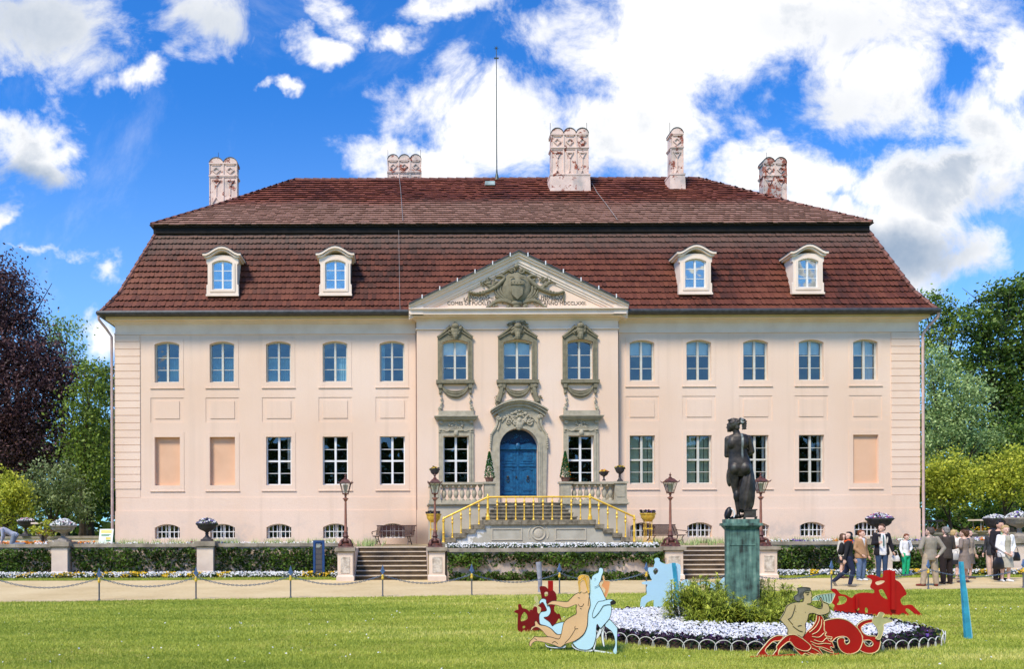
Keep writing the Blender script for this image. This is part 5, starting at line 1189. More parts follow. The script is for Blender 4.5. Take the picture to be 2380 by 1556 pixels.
# gilded flower stands
def stand(x, label):
    r = empty('flower_stand', (x, 28.3, TZ), 0, label, 'flower stand', 'gilded flower stands beside the porch')
    q = MB(); 
    for k in range(4):
        a = PI / 4 + k * PI / 2; c, s = math.cos(a), math.sin(a); q.tube([(.20 * c, .20 * s, 0), (.16 * c, .16 * s, .08), (.15 * c, .15 * s, .55), (.17 * c, .17 * s, .62), (.15 * c, .15 * s, .7), (.17 * c, .17 * s, .95)], [.03, .016, .014, .026, .014, .018], 6)
    q.lathe([(.17, .60), (.18, .62), (.17, .64)], 0, 0, 0, 4, rot=PI / 4); q.lathe([(.19, .1), (.20, .12), (.19, .14)], 0, 0, 0, 4, rot=PI / 4); q.build('legs', M_gold, r, smooth=40)
    q = MB(); q.lathe([(.13, .88), (.19, .95), (.25, 1.03), (.27, 1.15), (.30, 1.17), (.30, 1.20), (.25, 1.19)], 0, 0, 0, 16); q.build('bowl', M_gold, r, smooth=40)
    n = 110; a = rng.uniform(0, 2 * PI, n); d = np.sqrt(rng.random(n)) * .28; P = np.stack([d * np.cos(a), d * np.sin(a), 1.19 + .13 * rng.random(n)], 1)
    flower_mesh('flowers', P, .035, [P_pur, P_vio], rng.choice(2, n, p=[.85, .15]), P - .02, L_dgreen, parent=r)
stand(px_x(1008, 28.3), 'gilded stand with dark purple flowers left of the porch'); stand(px_x(1506, 28.3), 'gilded stand with dark purple flowers right of the porch')
# topiary cones
M_top = leafmat('topiary_leaves', (.008, .05, .012), (.05, .24, .055)); M_terra = mat('terracotta_pot', (.20, .10, .07), .85, .2, 9)
def topiary(x, label, blossom, seed):
    r = empty('topiary_cone', (x, 29.2, 3.50), 0, label, 'topiary', 'cone topiaries beside the door'); rg = np.random.default_rng(seed)
    MB().lathe([(.13, 0), (.17, .14), (.185, .15), (.18, .18)], 0, 0, 0, 14).build('pot', M_terra, r, smooth=40)
    n = 1500; t = rg.random(n) ** .8; a = rg.uniform(0, 2 * PI, n); rr = (.20 * (1 - t) ** .85 + .015) * rg.uniform(.8, 1.04, n); P = np.stack([rr * np.cos(a), rr * np.sin(a), .16 + 1.02 * t], 1)
    me = quads_mesh('foliage', leaf_quads(P, .028, .7), rg.random(n), M_top); link('foliage', me, r)
    n = 60; t = rg.random(n) * .8; a = rg.uniform(0, 2 * PI, n); rr = .21 * (1 - t) ** .85 + .02; P = np.stack([rr * np.cos(a), rr * np.sin(a), .16 + 1.02 * t], 1); flower_mesh('blossoms', P, .022, [blossom], np.zeros(n, int), None, parent=r)
topiary(3.22, 'green cone topiary with white blossoms left of the blue door', P_white, 5); topiary(6.16, 'green cone topiary with red blossoms right of the blue door', P_ora, 6)
# ------------------------------------------------------------------ chain fence
M_spear = mat('spear_blue', (.10, .17, .33), .5, .15, 8); M_chain = mat('blue_grey_chain', (.10, .14, .20), .5, .2, 8); M_cp = mat('chain_post_grey', (.12, .13, .16), .5, .15, 8)
def cpost():
    r = empty('chain_post', (0, 0, 0)); MB().lathe([(.03, 0), (.03, .03), (.018, .04), (.018, .42), (.022, .43)], 0, 0, 0, 10).build('shaft', M_cp, r, smooth=40)
    MB().lathe([(.022, .43), (.034, .45), (.034, .48), (.026, .50), (.034, .52), (.022, .56)], 0, 0, 0, 12).build('collar', M_gold, r, smooth=40)
    q = MB(); q.lathe([(.022, .56), (.014, .585)], 0, 0, 0, 8); q.prism([(0, .58), (.032, .60), (.068, .64), (.05, .66), (.034, .68), (.0, .80), (-.034, .68), (-.05, .66), (-.068, .64), (-.032, .60)], -.014, .014); q.build('spearhead', M_spear, r); return r
C0 = cpost(); CP = []
def chain(p, q_, label):
    A_, B_ = Vector(p), Vector(q_); L = (B_ - A_).length; sag = .22; n = int(L / .052); m = MB()
    def pt(t): v = A_.lerp(B_, t); v.z = A_.z - sag * (1 - (2 * t - 1) ** 2); return v
    for k in range(n):
        a, b = pt(k / n), pt((k + 1) / n); c = (a + b) / 2; d = (b - a).normalized(); side = (Vector((-d.y, d.x, 0)).normalized() if k % 2 else Vector((0, 0, 1))); side = (side - d * side.dot(d)).normalized()
        m.tube([c + d * .036 * math.cos(u * PI / 3) + side * .018 * math.sin(u * PI / 3) for u in range(6)], .0078, 4, closed=True)
    o = m.build('chain', M_chain, None, smooth=60); tag(o, label, 'chain', 'chains of the lawn fence')
pxs = [-10, 230, 455, 675, 889, 1096, 1300, 1502, 1716, 1932, 2157, 2378]
nm = ['at the left edge of the photo', 'in front of the far-left urn', 'in front of the dark pansy urn', 'below the second bay of ivy, left of the stele', 'in front of the left stairs', 'in front of the left part of the porch wall', 'behind the blonde woman cut-out', 'behind the pale blue silhouette', 'hidden behind the pedestal', 'beside the walking woman in black', 'in front of the man in the grey suit', 'at the right edge of the photo']
for k, px in enumerate(pxs):
    x = px_x(px, 19)
    for _ in range(6): d = 17.7 + .1165 * (x + 9.56) + .06; x = px_x(px, d)
    o = C0 if k == 0 else copy_tree(C0); place(o, (x, d, 0), .3, 'blue spear-topped chain post ' + nm[k]); tag(o, None, 'post', 'chain posts along the lawn'); CP.append((x, d))
for k in range(len(CP) - 1):
    chain((*CP[k], .545), (*CP[k + 1], .545), 'chain right of the post ' + nm[k])
for o in list(bpy.data.objects):
    if o.name.startswith('chain_post') and abs(o.location.x - CP[8][0]) < .05: pass
# leaning stakes
M_stake = mat('grey_stake_wood', (.30, .31, .36), .8, .15, 6, .3, 30); M_turq = mat('turquoise_paint', (.045, .36, .52), .6, .15, 5, .2, 30); M_turql = mat('pale_turquoise_paint', (.22, .55, .70), .6, .1, 5)
m = MB(); m.tube([(0, 0, -.05), (.01, 0, .25), (-.03, 0, .80)], [.05, .055, .075], 10); o = m.build('wooden_stake', M_stake, None, smooth=50); place(o, (*ground(1254, 1378), 0), 0); tag(o, 'short grey stake on the lawn edge behind the red silhouette of a small rider', 'stake')
gx, gy2 = ground(2249, 1486); r = empty('leaning_post', (gx, gy2, 0), 0, 'leaning turquoise wooden post on the lawn at the far right', 'post')
q = MB(); q.add([(-.045, -.025, 0), (.04, -.025, 0), (.04, .025, 0), (-.045, .025, 0), (-.125, -.02, 1.17), (-.078, -.02, 1.17), (-.078, .02, 1.17), (-.125, .02, 1.17)], [(0, 3, 2, 1), (4, 5, 6, 7), (0, 1, 5, 4), (1, 2, 6, 5), (2, 3, 7, 6), (3, 0, 4, 7)]); q.build('plank', M_turq, r)
q = MB(); q.add([(.042, -.02, 0), (.06, -.02, 0), (.06, .025, 0), (.042, .025, 0), (-.038, -.015, .80), (-.024, -.015, .76), (-.024, .02, .76), (-.038, .02, .80)], [(0, 3, 2, 1), (4, 5, 6, 7), (0, 1, 5, 4), (1, 2, 6, 5), (2, 3, 7, 6), (3, 0, 4, 7)]); q.build('edge_strip', M_turql, r)
# ------------------------------------------------------------------ figures
def remeshed(mb, name, vox, m, parent, it=3, off=None):
    """fuse overlapping closed shapes into one continuous skin"""
    me = bpy.data.meshes.new('t'); me.from_pydata(mb.v, [], mb.f)
    bm = bmesh.new(); bm.from_mesh(me); bmesh.ops.recalc_face_normals(bm, faces=bm.faces); bm.to_mesh(me); bm.free()
    ob = bpy.data.objects.new('t', me); col.objects.link(ob)
    r = ob.modifiers.new('r', 'REMESH'); r.mode = 'VOXEL'; r.voxel_size = vox; r.use_smooth_shade = True
    if it: s = ob.modifiers.new('s', 'SMOOTH'); s.iterations = it; s.factor = .5
    dg = bpy.context.evaluated_depsgraph_get(); dg.update(); out = bpy.data.meshes.new_from_object(ob.evaluated_get(dg)); out.name = name
    bpy.data.objects.remove(ob); bpy.data.meshes.remove(me); out.materials.clear(); out.materials.append(m)
    out.polygons.foreach_set('use_smooth', [True] * len(out.polygons)); return link(name, out, parent, off)
def merge(dst, src, M_):
    dst.add([M_ @ Vector(p) for p in src.v], src.f)
def hand(mb, w, d, side, s=1.0, curl=.35, out=None):
    """palm, four unequal bent fingers and a thumb leaving the side of the palm; w wrist, d forearm direction"""
    w = Vector(w); d = Vector(d).normalized(); sd = Vector(side); sd = (sd - d * sd.dot(d)).normalized(); n = d.cross(sd)
    mb.cap(w, .024 * s, w + d * .02 * s, .026 * s, 8)
    for k in range(3): mb.cap(w + d * .015 * s + sd * (k - 1) * .02 * s, .016 * s, w + d * .08 * s + sd * (k - 1) * .024 * s, .015 * s, 8)
    for k, L in enumerate((.062, .075, .070, .055)):
        b = w + d * .088 * s + sd * (k - 1.5) * .020 * s; L *= s
        d1 = (d + n * curl).normalized(); d2 = (d + n * curl * 3).normalized()
        mb.cap(b, .0095 * s, b + d1 * L * .5, .009 * s, 6); mb.cap(b + d1 * L * .5, .009 * s, b + d1 * L * .5 + d2 * L * .5, .008 * s, 6)
    b = w + d * .03 * s - sd * .03 * s; t1 = (d - sd * .8 + n * .3).normalized(); mb.cap(b, .012 * s, b + t1 * .035 * s, .0105 * s, 6); mb.cap(b + t1 * .035 * s, .0105 * s, b + t1 * .035 * s + (d + n * .5).normalized() * .03 * s, .009 * s, 6)
SK = mat('skin', (.62, .36, .26), .6, .05, 5); SKP = mat('pale_skin', (.72, .46, .36), .6, .05, 5)
M_eye = mat('eye_dark', (.02, .015, .012), .3, 0.02); M_lip = mat('lip', (.45, .12, .10), .5, .05)
def cloth(name, c, rough=.85): return mat('cloth_' + name, c, rough, .10, 9, .25, 60)
DEF = dict(hip=(.050, 0, .515), knee=(.052, -.008, .285), ank=(.052, .012, .045), sh=(.102, .004, .803), el=(.135, .015, .63), wr=(.145, -.03, .485))
def person(label, x, y, z, h, yaw, hair, hairm, top, bottom, shoes, skin=SK, P=None, head=0, nod=0, fem=False, group=None, extra=None, lean=0, inner=None):
    P = P or {}; r = empty('person', (x, y, z), R(yaw), label, 'person', group)
    def J(n, s):
        k = n + ('L' if s > 0 else 'R')
        if k in P: return Vector(P[k]) * h
        v = DEF[n]; return Vector((v[0] * s, v[1], v[2])) * h
    Lm = Matrix.Rotation(R(lean), 3, 'X')
    def up(v):      # lean the upper body from the hips
        v = Vector(v)
        if not lean: return v
        p = Vector((0, 0, .52 * h)); return Lm @ (v - p) + p
    S = .93 if fem else 1.0
    def torso(mb, g, z0, z1, cy=0.0):
        prof = [(.44, .085, .058), (.48, .094, .064), (.52, .095 if fem else .088, .064), (.57, .080, .055), (.62, .066 if fem else .076, .050), (.68, .076 if fem else .086, .056), (.735, .088 * S, .066 if fem else .060), (.785, .096 * S, .056), (.822, .078 * S, .046), (.845, .040, .036)]
        secs = [(0, cy * h, zz * h, (rx + g) * h, (ry + g) * h) for zz, rx, ry in prof if z0 - .001 <= zz <= z1 + .001]
        q = MB(); q.loft(secs, 18); mb.add([up(v) for v in q.v], q.f)
    def shell(mb, g, z0, z1, gap, th=.020):
        prof = [(.44, .085, .058), (.48, .094, .064), (.52, .095 if fem else .088, .064), (.57, .080, .055), (.62, .066 if fem else .076, .050), (.68, .076 if fem else .086, .056), (.735, .088 * S, .066 if fem else .060), (.785, .096 * S, .056), (.822, .078 * S, .046)]
        zs = [p[0] for p in prof]; n = 22; K = 16; vs = []; fs = []
        for i in range(K + 1):
            z = z0 + (z1 - z0) * i / K; rx, ry = np.interp(z, zs, [p[1] for p in prof]) + g, np.interp(z, zs, [p[2] for p in prof]) + g; ha = math.asin(min(.95, gap(z) / rx))
            for q_ in range(n + 1):
                a = -PI / 2 + ha + (2 * PI - 2 * ha) * q_ / n
                vs.append(up(Vector(((rx + th * .5) * math.cos(a), (ry + th * .5) * math.sin(a), z)) * h)); vs.append(up(Vector(((rx - th * .5) * math.cos(a), (ry - th * .5) * math.sin(a), z)) * h))
        w = 2 * (n + 1)
        for i in range(K):
            for q_ in range(n):
                a, b_, c_, d_ = i * w + 2 * q_, i * w + 2 * q_ + 2, (i + 1) * w + 2 * q_ + 2, (i + 1) * w + 2 * q_
                fs += [(a, b_, c_, d_), (a + 1, d_ + 1, c_ + 1, b_ + 1)]
            for e in (0, 2 * n): fs.append((i * w + e, (i + 1) * w + e, (i + 1) * w + e + 1, i * w + e + 1))
        for i in (0, K):
            for q_ in range(n): fs.append((i * w + 2 * q_, i * w + 2 * q_ + 1, i * w + 2 * q_ + 3, i * w + 2 * q_ + 2))
        mb.add(vs, fs)
    b = MB(); torso(b, -.004, .44, .85)
    b.cap(up(Vector((0, .004, .81)) * h), .034 * h, up(Vector((0, -.006, .89)) * h), .027 * h)
    hd = MB(); c = Vector((0, -.006, .935))
    hd.ell(c * h, .044 * h, .054 * h, .060 * h, 16, 10); hd.ell(Vector((0, -.026, .905)) * h, .031 * h, .032 * h, .032 * h, 12, 8); hd.ell(Vector((0, -.050, .892)) * h, .014 * h, .012 * h, .012 * h, 8, 6)
    hd.cap(Vector((0, -.058, .942)) * h, .006 * h, Vector((0, -.070, .920)) * h, .008 * h, 6); hd.ell(Vector((0, -.058, .903)) * h, .013 * h, .006 * h, .005 * h, 8, 5)
    for s in (-1, 1): hd.ell(Vector((s * .045, .0, .928)) * h, .006 * h, .012 * h, .018 * h, 8, 6)
    p0 = Vector((0, 0, .872)) * h; HM = Matrix.Translation(p0 - Vector((0, 0, .018)) * h) @ Matrix.Rotation(R(6), 4, 'X') @ Matrix.Scale(1.10, 4) @ Matrix.Rotation(R(head), 4, 'Z') @ Matrix.Rotation(R(nod), 4, 'X') @ Matrix.Translation(-p0)
    if lean: pv = Vector((0, 0, .52 * h)); HM = Matrix.Translation(pv) @ Matrix.Rotation(R(lean), 4, 'X') @ Matrix.Translation(-pv) @ HM
    merge(b, hd, HM)
    legs = MB(); arms = MB()
    for s in (-1, 1):
        hp, kn, an = J('hip', s), J('knee', s), J('ank', s); sh_, el, wr = up(J('sh', s)), up(J('el', s)), up(J('wr', s))
        b.cap(hp, .050 * h, kn, .031 * h); b.cap(kn, .031 * h, an, .020 * h); mid_ = kn.lerp(an, .3); b.ell(mid_ + Vector((0, .008 * h, 0)), .030 * h, .032 * h, .06 * h, 8, 6)
        b.cap(sh_, .030 * h, el, .023 * h); b.cap(el, .022 * h, wr, .015 * h); hand(b, wr, (wr - el) if 'hd' not in P else P['hd'], (0, 1, 0) if abs((wr - el).normalized().z) > .5 else (0, 0, 1), h * .58)
        fd = Vector(P.get('foot' + ('L' if s > 0 else 'R'), (s * .25, -1, 0))).normalized()
        b.cap(an + Vector((0, .0, -.015 * h)), .02 * h, an + fd * .07 * h + Vector((0, 0, -.028 * h)), .016 * h)
        sM = MB(); sM.cap(an - fd * .018 * h + Vector((0, 0, -.018 * h)), .026 * h, an + fd * .085 * h + Vector((0, 0, -.026 * h)), .019 * h); sM.cap(an + Vector((0, 0, -.005 * h)), .024 * h, an, .022 * h)
        remeshed(sM, 'shoe', .011, shoes, r, 1)
    remeshed(b, 'body', .0105, skin, r, 2)
    e = MB()
    for s in (-1, 1): q = MB(); q.ell(Vector((s * .018, -.054, .940)) * h, .007 * h, .005 * h, .004 * h, 6, 4); merge(e, q, HM)
    e.build('eyes', M_eye, r, smooth=60); e = MB(); q = MB(); q.ell(Vector((0, -.063, .9035)) * h, .013 * h, .004 * h, .0035 * h, 6, 4); merge(e, q, HM); e.build('mouth', M_lip, r, smooth=60)
    # hair
    q = MB(); q.ell(Vector((0, .010, .950)) * h, .049 * h, .054 * h, .054 * h, 14, 8); q.ell(Vector((0, .026, .925)) * h, .044 * h, .036 * h, .045 * h, 12, 8); q.ell(Vector((0, -.030, .985)) * h, .034 * h, .022 * h, .013 * h, 8, 6)
    rg = random.Random(int(x * 100))
    if hair == 'long': q.ell(Vector((0, .03, .885)) * h, .058 * h, .034 * h, .058 * h, 12, 8); q.ell(Vector((.045, -.004, .90)) * h, .016 * h, .03 * h, .055 * h, 8, 6); q.ell(Vector((-.045, -.004, .90)) * h, .016 * h, .03 * h, .055 * h, 8, 6)
    if hair == 'bob': q.ell(Vector((0, .018, .915)) * h, .060 * h, .048 * h, .05 * h, 12, 8); q.ell(Vector((0, .02, .96)) * h, .055 * h, .058 * h, .05 * h, 12, 8)
    if hair == 'curly':
        for k in range(26): a = rg.uniform(0, 2 * PI); t = rg.uniform(-.3, 1.3); q.ell(Vector((.045 * math.cos(a), .02 + .045 * abs(math.sin(a)), .93 + .035 * t)) * h, .02 * h, .02 * h, .02 * h, 6, 5)
    hq = MB(); merge(hq, q, HM); remeshed(hq, 'hair', .010, hairm, r, 1)
    # clothes
    kind, tm = top[0], top[1]
    t = MB(); hem = {'jacket': .44, 'cardigan': .44, 'shirt': .48, 'dress': .44, 'polo': .44}[kind]
    if inner: shell(t, .022, hem, .822, inner[2])
    else: torso(t, .012 if kind != 'jacket' else .017, hem, .823)
    if kind in ('jacket', 'cardigan'): t.cap(up(Vector((0, .010, .80)) * h), .042 * h, up(Vector((0, .008, .838)) * h), .034 * h)
    for s in (-1, 1):
        sh_, el, wr = up(J('sh', s)), up(J('el', s)), up(J('wr', s)); e2 = el.lerp(wr, top[2] if len(top) > 2 else .9); g = 1.22 if kind == 'jacket' else 1.1
        t.cap(sh_, .034 * h * g, el, .028 * h * g); t.cap(el, .028 * h * g, e2, .021 * h * g)
    remeshed(t, {'jacket': 'jacket', 'cardigan': 'cardigan', 'shirt': 'shirt', 'dress': 'bodice', 'polo': 'shirt'}[kind], .012, tm, r, 2)
    if inner: t = MB(); torso(t, .009, .44 if inner[0] != 'waistcoat' else .48, .823); remeshed(t, inner[0], .011, inner[1], r, 2)
    t = MB(); bk, bmt = bottom[0], bottom[1]
    if bk == 'trousers':
        torso(t, .008, .44, .57)
        for s in (-1, 1):
            hp, kn, an = J('hip', s), J('knee', s), J('ank', s); w = bottom[2] if len(bottom) > 2 else 1.0
            t.cap(hp, .062 * h, kn, .043 * h * w); t.cap(kn, .043 * h * w, an + Vector((0, 0, .012 * h)), .034 * h * w)
        remeshed(t, 'trousers', .012, bmt, r, 2)
    else:
        hz = bottom[2]; q = MB(); n = 28
        secs = [(.60, .072, .055), (.55, .094, .068), (.50, .104, .076), (.42, .108, .084), (hz, .118, .096)]
        vs = []; fs = []
        for (zz, rx, ry) in secs:
            for k in range(n):
                a = 2 * PI * k / n; f = 1 + .05 * math.sin(a * 7) * (.60 - zz) / .3; vs.append((rx * h * f * math.cos(a), ry * h * f * math.sin(a), zz * h))
        for i in range(len(secs) - 1):
            for k in range(n): fs.append((i * n + k, i * n + (k + 1) % n, (i + 1) * n + (k + 1) % n, (i + 1) * n + k))
        fs += [tuple(range(n)), tuple((len(secs) - 1) * n + k for k in range(n))]; t.add(vs, fs); t.build('skirt', bmt, r, smooth=60)
    if extra:
        for (nm, fn, m_) in extra: q = MB(); fn(q, h, up); q.build(nm, m_, r, smooth=50)
    return r
def shirtfront(w0, w1, z0, z1, y=-.066):
    def f(q, h, up):
        pts = [(-w0, z0), (w0, z0), (w1, z1), (-w1, z1)]; n = 8; vs = []; fs = []
        for i in range(n + 1):
            t = i / n; zz = z0 + (z1 - z0) * t; w = w0 + (w1 - w0) * t
            for k in range(7):
                u = -1 + k / 3; yy = -(.079 + .006 * math.sin(t * PI) - .028 * (u * w / .09) ** 2) + max(0, (zz - .755)) * .55; vs.append(up(Vector((u * w, yy, zz)) * h))
        for i in range(n):
            for k in range(6): fs.append((i * 7 + k, i * 7 + k + 1, (i + 1) * 7 + k + 1, (i + 1) * 7 + k))
        q.add(vs, fs)
    return f
def tie(z0=.56, z1=.80):
    def f(q, h, up):
        for i in range(6):
            t = i / 5; zz = z0 + (z1 - z0) * t; w = .012 - .004 * t; y = -(.090 - max(0, zz - .755) * .55); q.add([up(Vector((-w, y, zz)) * h), up(Vector((w, y, zz)) * h)], [])
        o = len(q.v) - 12; q.f += [(o + 2 * i, o + 2 * i + 1, o + 2 * i + 3, o + 2 * i + 2) for i in range(5)]; q.m += [0] * 5
    return f
def scarf(q, h, up):
    q.tube([up(Vector((.052 * math.cos(a * PI / 6), .005 + .05 * math.sin(a * PI / 6), .825 - .012 * math.sin(a * PI / 6 + .5))) * h) for a in range(12)], .022 * h, 8, closed=True); q.ell(up(Vector((0, .05, .80)) * h), .05 * h, .02 * h, .03 * h, 10, 6); q.ell(up(Vector((0, -.055, .79)) * h), .04 * h, .02 * h, .035 * h, 10, 6)
def backpack(side=0):
    def f(q, h, up): q.ell(up(Vector((side, .105, .68)) * h), .075 * h, .05 * h, .12 * h, 14, 10); q.ell(up(Vector((side, .14, .63)) * h), .055 * h, .03 * h, .06 * h, 12, 8)
    return f
def straps(q, h, up):
    for s in (-1, 1): q.tube([up(Vector((s * .062, -.068, .66)) * h), up(Vector((s * .066, -.078, .74)) * h), up(Vector((s * .068, -.03, .835)) * h), up(Vector((s * .066, .05, .81)) * h), up(Vector((s * .06, .08, .74)) * h)], .011 * h, 6)
GP = 'visitors on the gravel path'
Hblk = mat('black_hair', (.010, .008, .008), .5, .2, 20); Hbr = mat('brown_hair', (.10, .045, .02), .6, .2, 20); Hred = mat('auburn_hair', (.20, .06, .02), .6, .2, 20); Hgr = mat('grey_hair', (.22, .20, .18), .6, .2, 20); Hbl = mat('blonde_hair', (.52, .36, .16), .6, .15, 20); Hdgr = mat('dark_grey_hair', (.08, .06, .05), .6, .2, 20)
def at(px, d): return px_x(px, d), d, 0.0
def gd(px, py): return ground(px, py)[1]
d = gd(1975, 1365)
person('walking woman in black with a bright orange scarf and dark jeans', *at(1972, d), 1.58, 60, 'long', Hblk, ('cardigan', cloth('black', (.015, .014, .018))), ('trousers', cloth('navy', (.012, .018, .05))), cloth('grey_shoe', (.20, .17, .13)), SKP,
       dict(kneeR=(-.055, -.07, .295), ankR=(-.05, -.02, .05), kneeL=(.05, .03, .29), ankL=(.05, .23, .085), footL=(0, -.6, -.9), elL=(.14, -.02, .63), wrL=(.15, -.09, .50), elR=(-.14, .04, .63), wrR=(-.14, .06, .49)), head=-125, fem=True, group=GP,
       extra=[('scarf', scarf, cloth('orange', (.75, .10, .01))), ('backpack', backpack(.02), cloth('black_bag', (.01, .01, .012)))])
d = 25.0
person('person mostly hidden behind the walking woman, with bare legs and dark flat shoes', *at(1958, d), 1.50, 30, 'long', Hbr, ('cardigan', cloth('cream', (.55, .50, .42))), ('skirt', cloth('dark', (.03, .03, .035)), .34), cloth('dark_shoe', (.05, .02, .02)), SKP, fem=True, group=GP)
d = gd(2001, 1351)
person('boy in a tan cardigan and blue jeans standing beside the woman in black', *at(2001, d), 1.63, 18, 'short', Hred, ('cardigan', cloth('tan', (.40, .23, .12))), ('trousers', cloth('jeans', (.10, .16, .28)), 1.15), cloth('white_shoe', (.7, .7, .7)), SKP,
       dict(elR=(-.14, .01, .63), wrR=(-.075, -.09, .505), elL=(.14, .01, .62), wrL=(.165, -.02, .48)), head=10, group=GP, inner=('shirt', cloth('white', (.80, .80, .82)), lambda z: max(.003, (z - .66) * .30)))
d = gd(2051, 1349)
person('tall youth in a black blazer over a long white shirt, looking left', *at(2049, d), 1.81, -12, 'short', Hbr, ('jacket', cloth('black_blazer', (.012, .010, .016))), ('trousers', cloth('dark_jeans', (.03, .06, .13)), .95), cloth('black_shoe', (.03, .02, .02)), SKP,
       dict(elR=(-.14, -.01, .64), wrR=(-.085, -.12, .665), elL=(.15, .02, .64), wrL=(.18, -.01, .50)), head=-52, group=GP,
       inner=('shirt', cloth('white', (.80, .80, .82)), lambda z: .062 - .03 * max(0, z - .7) / .12), extra=[('tie', tie(.60), cloth('teal', (.02, .12, .13))), ('rucksack_strap', straps, cloth('cream', (.6, .55, .45))), ('rucksack', backpack(), cloth('cream', (.6, .55, .45)))])
d = gd(2105, 1341)
person('small boy in bright green trousers, white shirt and dark tie', *at(2105, d), 1.48, 12, 'short', Hred, ('shirt', cloth('white', (.80, .80, .82))), ('trousers', cloth('green', (.01, .42, .20)), .95), cloth('dark_shoe', (.05, .02, .02)), SKP,
       dict(elL=(.16, .0, .66), wrL=(.02, -.10, .60), elR=(-.14, .0, .64), wrR=(-.17, -.07, .53)), head=-8, nod=12, group=GP, extra=[('tie', tie(.60), cloth('navy', (.012, .018, .05))), ('backpack', backpack(.03), cloth('violet', (.05, .03, .15)))])
d = gd(2163, 1364)
person('man in a grey-beige suit seen from behind, one hand on his hip', *at(2162, d), 1.70, 172, 'short', Hdgr, ('jacket', cloth('taupe', (.30, .26, .21))), ('trousers', cloth('beige', (.42, .33, .23)), 1.2), cloth('oxblood_shoe', (.16, .03, .02)), SKP,
       dict(hipL=(.055, 0, .515), kneeL=(.085, 0, .285), ankL=(.115, .0, .045), kneeR=(-.07, 0, .285), ankR=(-.09, .0, .045), footL=(1, -.4, 0), elL=(.185, .06, .64), wrL=(.11, -.02, .53), elR=(-.185, .05, .64), wrR=(-.08, .10, .525)), head=35, group=GP)
d = gd(2199, 1359)
person('grey-haired man in a dark brown jacket and black trousers seen from behind', *at(2199, d), 1.72, 186, 'short', Hgr, ('jacket', cloth('dark_brown', (.055, .042, .035))), ('trousers', cloth('black_brown', (.018, .010, .010)), 1.15), cloth('black_shoe', (.03, .02, .02)), SKP,
       dict(kneeL=(.062, 0, .285), ankL=(.065, .01, .045), kneeR=(-.062, 0, .285), ankR=(-.062, .01, .045), elL=(.135, .0, .63), wrL=(.08, -.10, .60), elR=(-.14, .0, .63), wrR=(-.08, -.10, .60)), group=GP)
person('blonde short-haired woman in a white jacket behind the man in dark brown', *at(2217, 24.3), 1.62, 125, 'short', Hbl, ('jacket', cloth('ivory', (.75, .70, .62))), ('skirt', cloth('black', (.015, .014, .018)), .30), cloth('beige_shoe', (.45, .36, .28)), SKP,
       dict(elL=(.13, -.02, .63), wrL=(.11, -.10, .56), elR=(-.13, -.02, .63), wrR=(-.11, -.10, .56)), head=-25, fem=True, group=GP)
d = gd(2243, 1356)
person('woman in a grey-brown dress with dark curly hair, seen from behind', *at(2241, d), 1.62, 205, 'curly', Hbr, ('dress', cloth('grey_brown', (.24, .19, .165)), .8), ('skirt', cloth('grey_brown', (.24, .19, .165)), .27), cloth('dark_heel', (.10, .06, .06)), SKP,
       dict(elL=(.15, .02, .67), wrL=(.02, -.11, .68), elR=(-.155, .0, .67), wrR=(-.03, -.13, .66), ankR=(-.09, .0, .045), footR=(-1, -.3, 0)), head=10, fem=True, group=GP)
person('dark-haired woman whose face looks out from behind the woman in the grey-brown dress', *at(2251, 24.6), 1.63, 15, 'long', Hblk, ('cardigan', cloth('beige_knit', (.40, .33, .26))), ('skirt', cloth('grey_skirt', (.14, .12, .11)), .30), cloth('dark_heel', (.10, .06, .06)), SKP, fem=True, group=GP)
d = gd(2307, 1343)
person('dark-haired person in pale pink trousers turned left, behind the man with the green waistcoat', *at(2305, d), 1.66, -75, 'curly', Hblk, ('cardigan', cloth('charcoal', (.05, .05, .055))), ('trousers', cloth('pale_pink', (.68, .48, .40)), 1.1), cloth('white_shoe', (.7, .7, .7)), SKP, fem=True, group=GP)
d = gd(2321, 1350)
person('tall dark-haired man in a black jacket with a pale green waistcoat', *at(2322, d), 1.90, 4, 'short', Hblk, ('jacket', cloth('black_blazer', (.012, .010, .016))), ('trousers', cloth('black_brown', (.018, .010, .010)), 1.05), cloth('black_shoe', (.03, .02, .02)), SK,
       dict(elL=(.15, .01, .63), wrL=(.19, -.01, .49), elR=(-.135, .0, .63), wrR=(-.10, -.06, .50)), head=5, group=GP, inner=('waistcoat', cloth('pale_green', (.38, .58, .38)), lambda z: .052 - .02 * max(0, z - .7) / .12), extra=[('shirt_front', (lambda q, h, up: q.ell(up(Vector((0, -.035, .80)) * h), .03 * h, .022 * h, .025 * h, 8, 6)), cloth('white', (.80, .80, .82)))])
d = gd(2335, 1354)
person('blonde woman in a white cardigan and a grey-beige dress at the right edge', *at(2337, d), 1.74, -8, 'bob', Hbl, ('cardigan', cloth('bright_white', (.86, .86, .88)), .75), ('skirt', cloth('stone_grey', (.42, .40, .33)), .26), cloth('white_shoe', (.7, .7, .7)), SKP,
       dict(elL=(.135, .0, .63), wrL=(.03, -.115, .515), elR=(-.135, .0, .63), wrR=(-.05, -.115, .51)), head=-8, fem=True, group=GP, inner=('bodice', cloth('stone_grey', (.42, .40, .33)), lambda z: .050 if z < .7 else .050 - .01 * (z - .7) / .12))
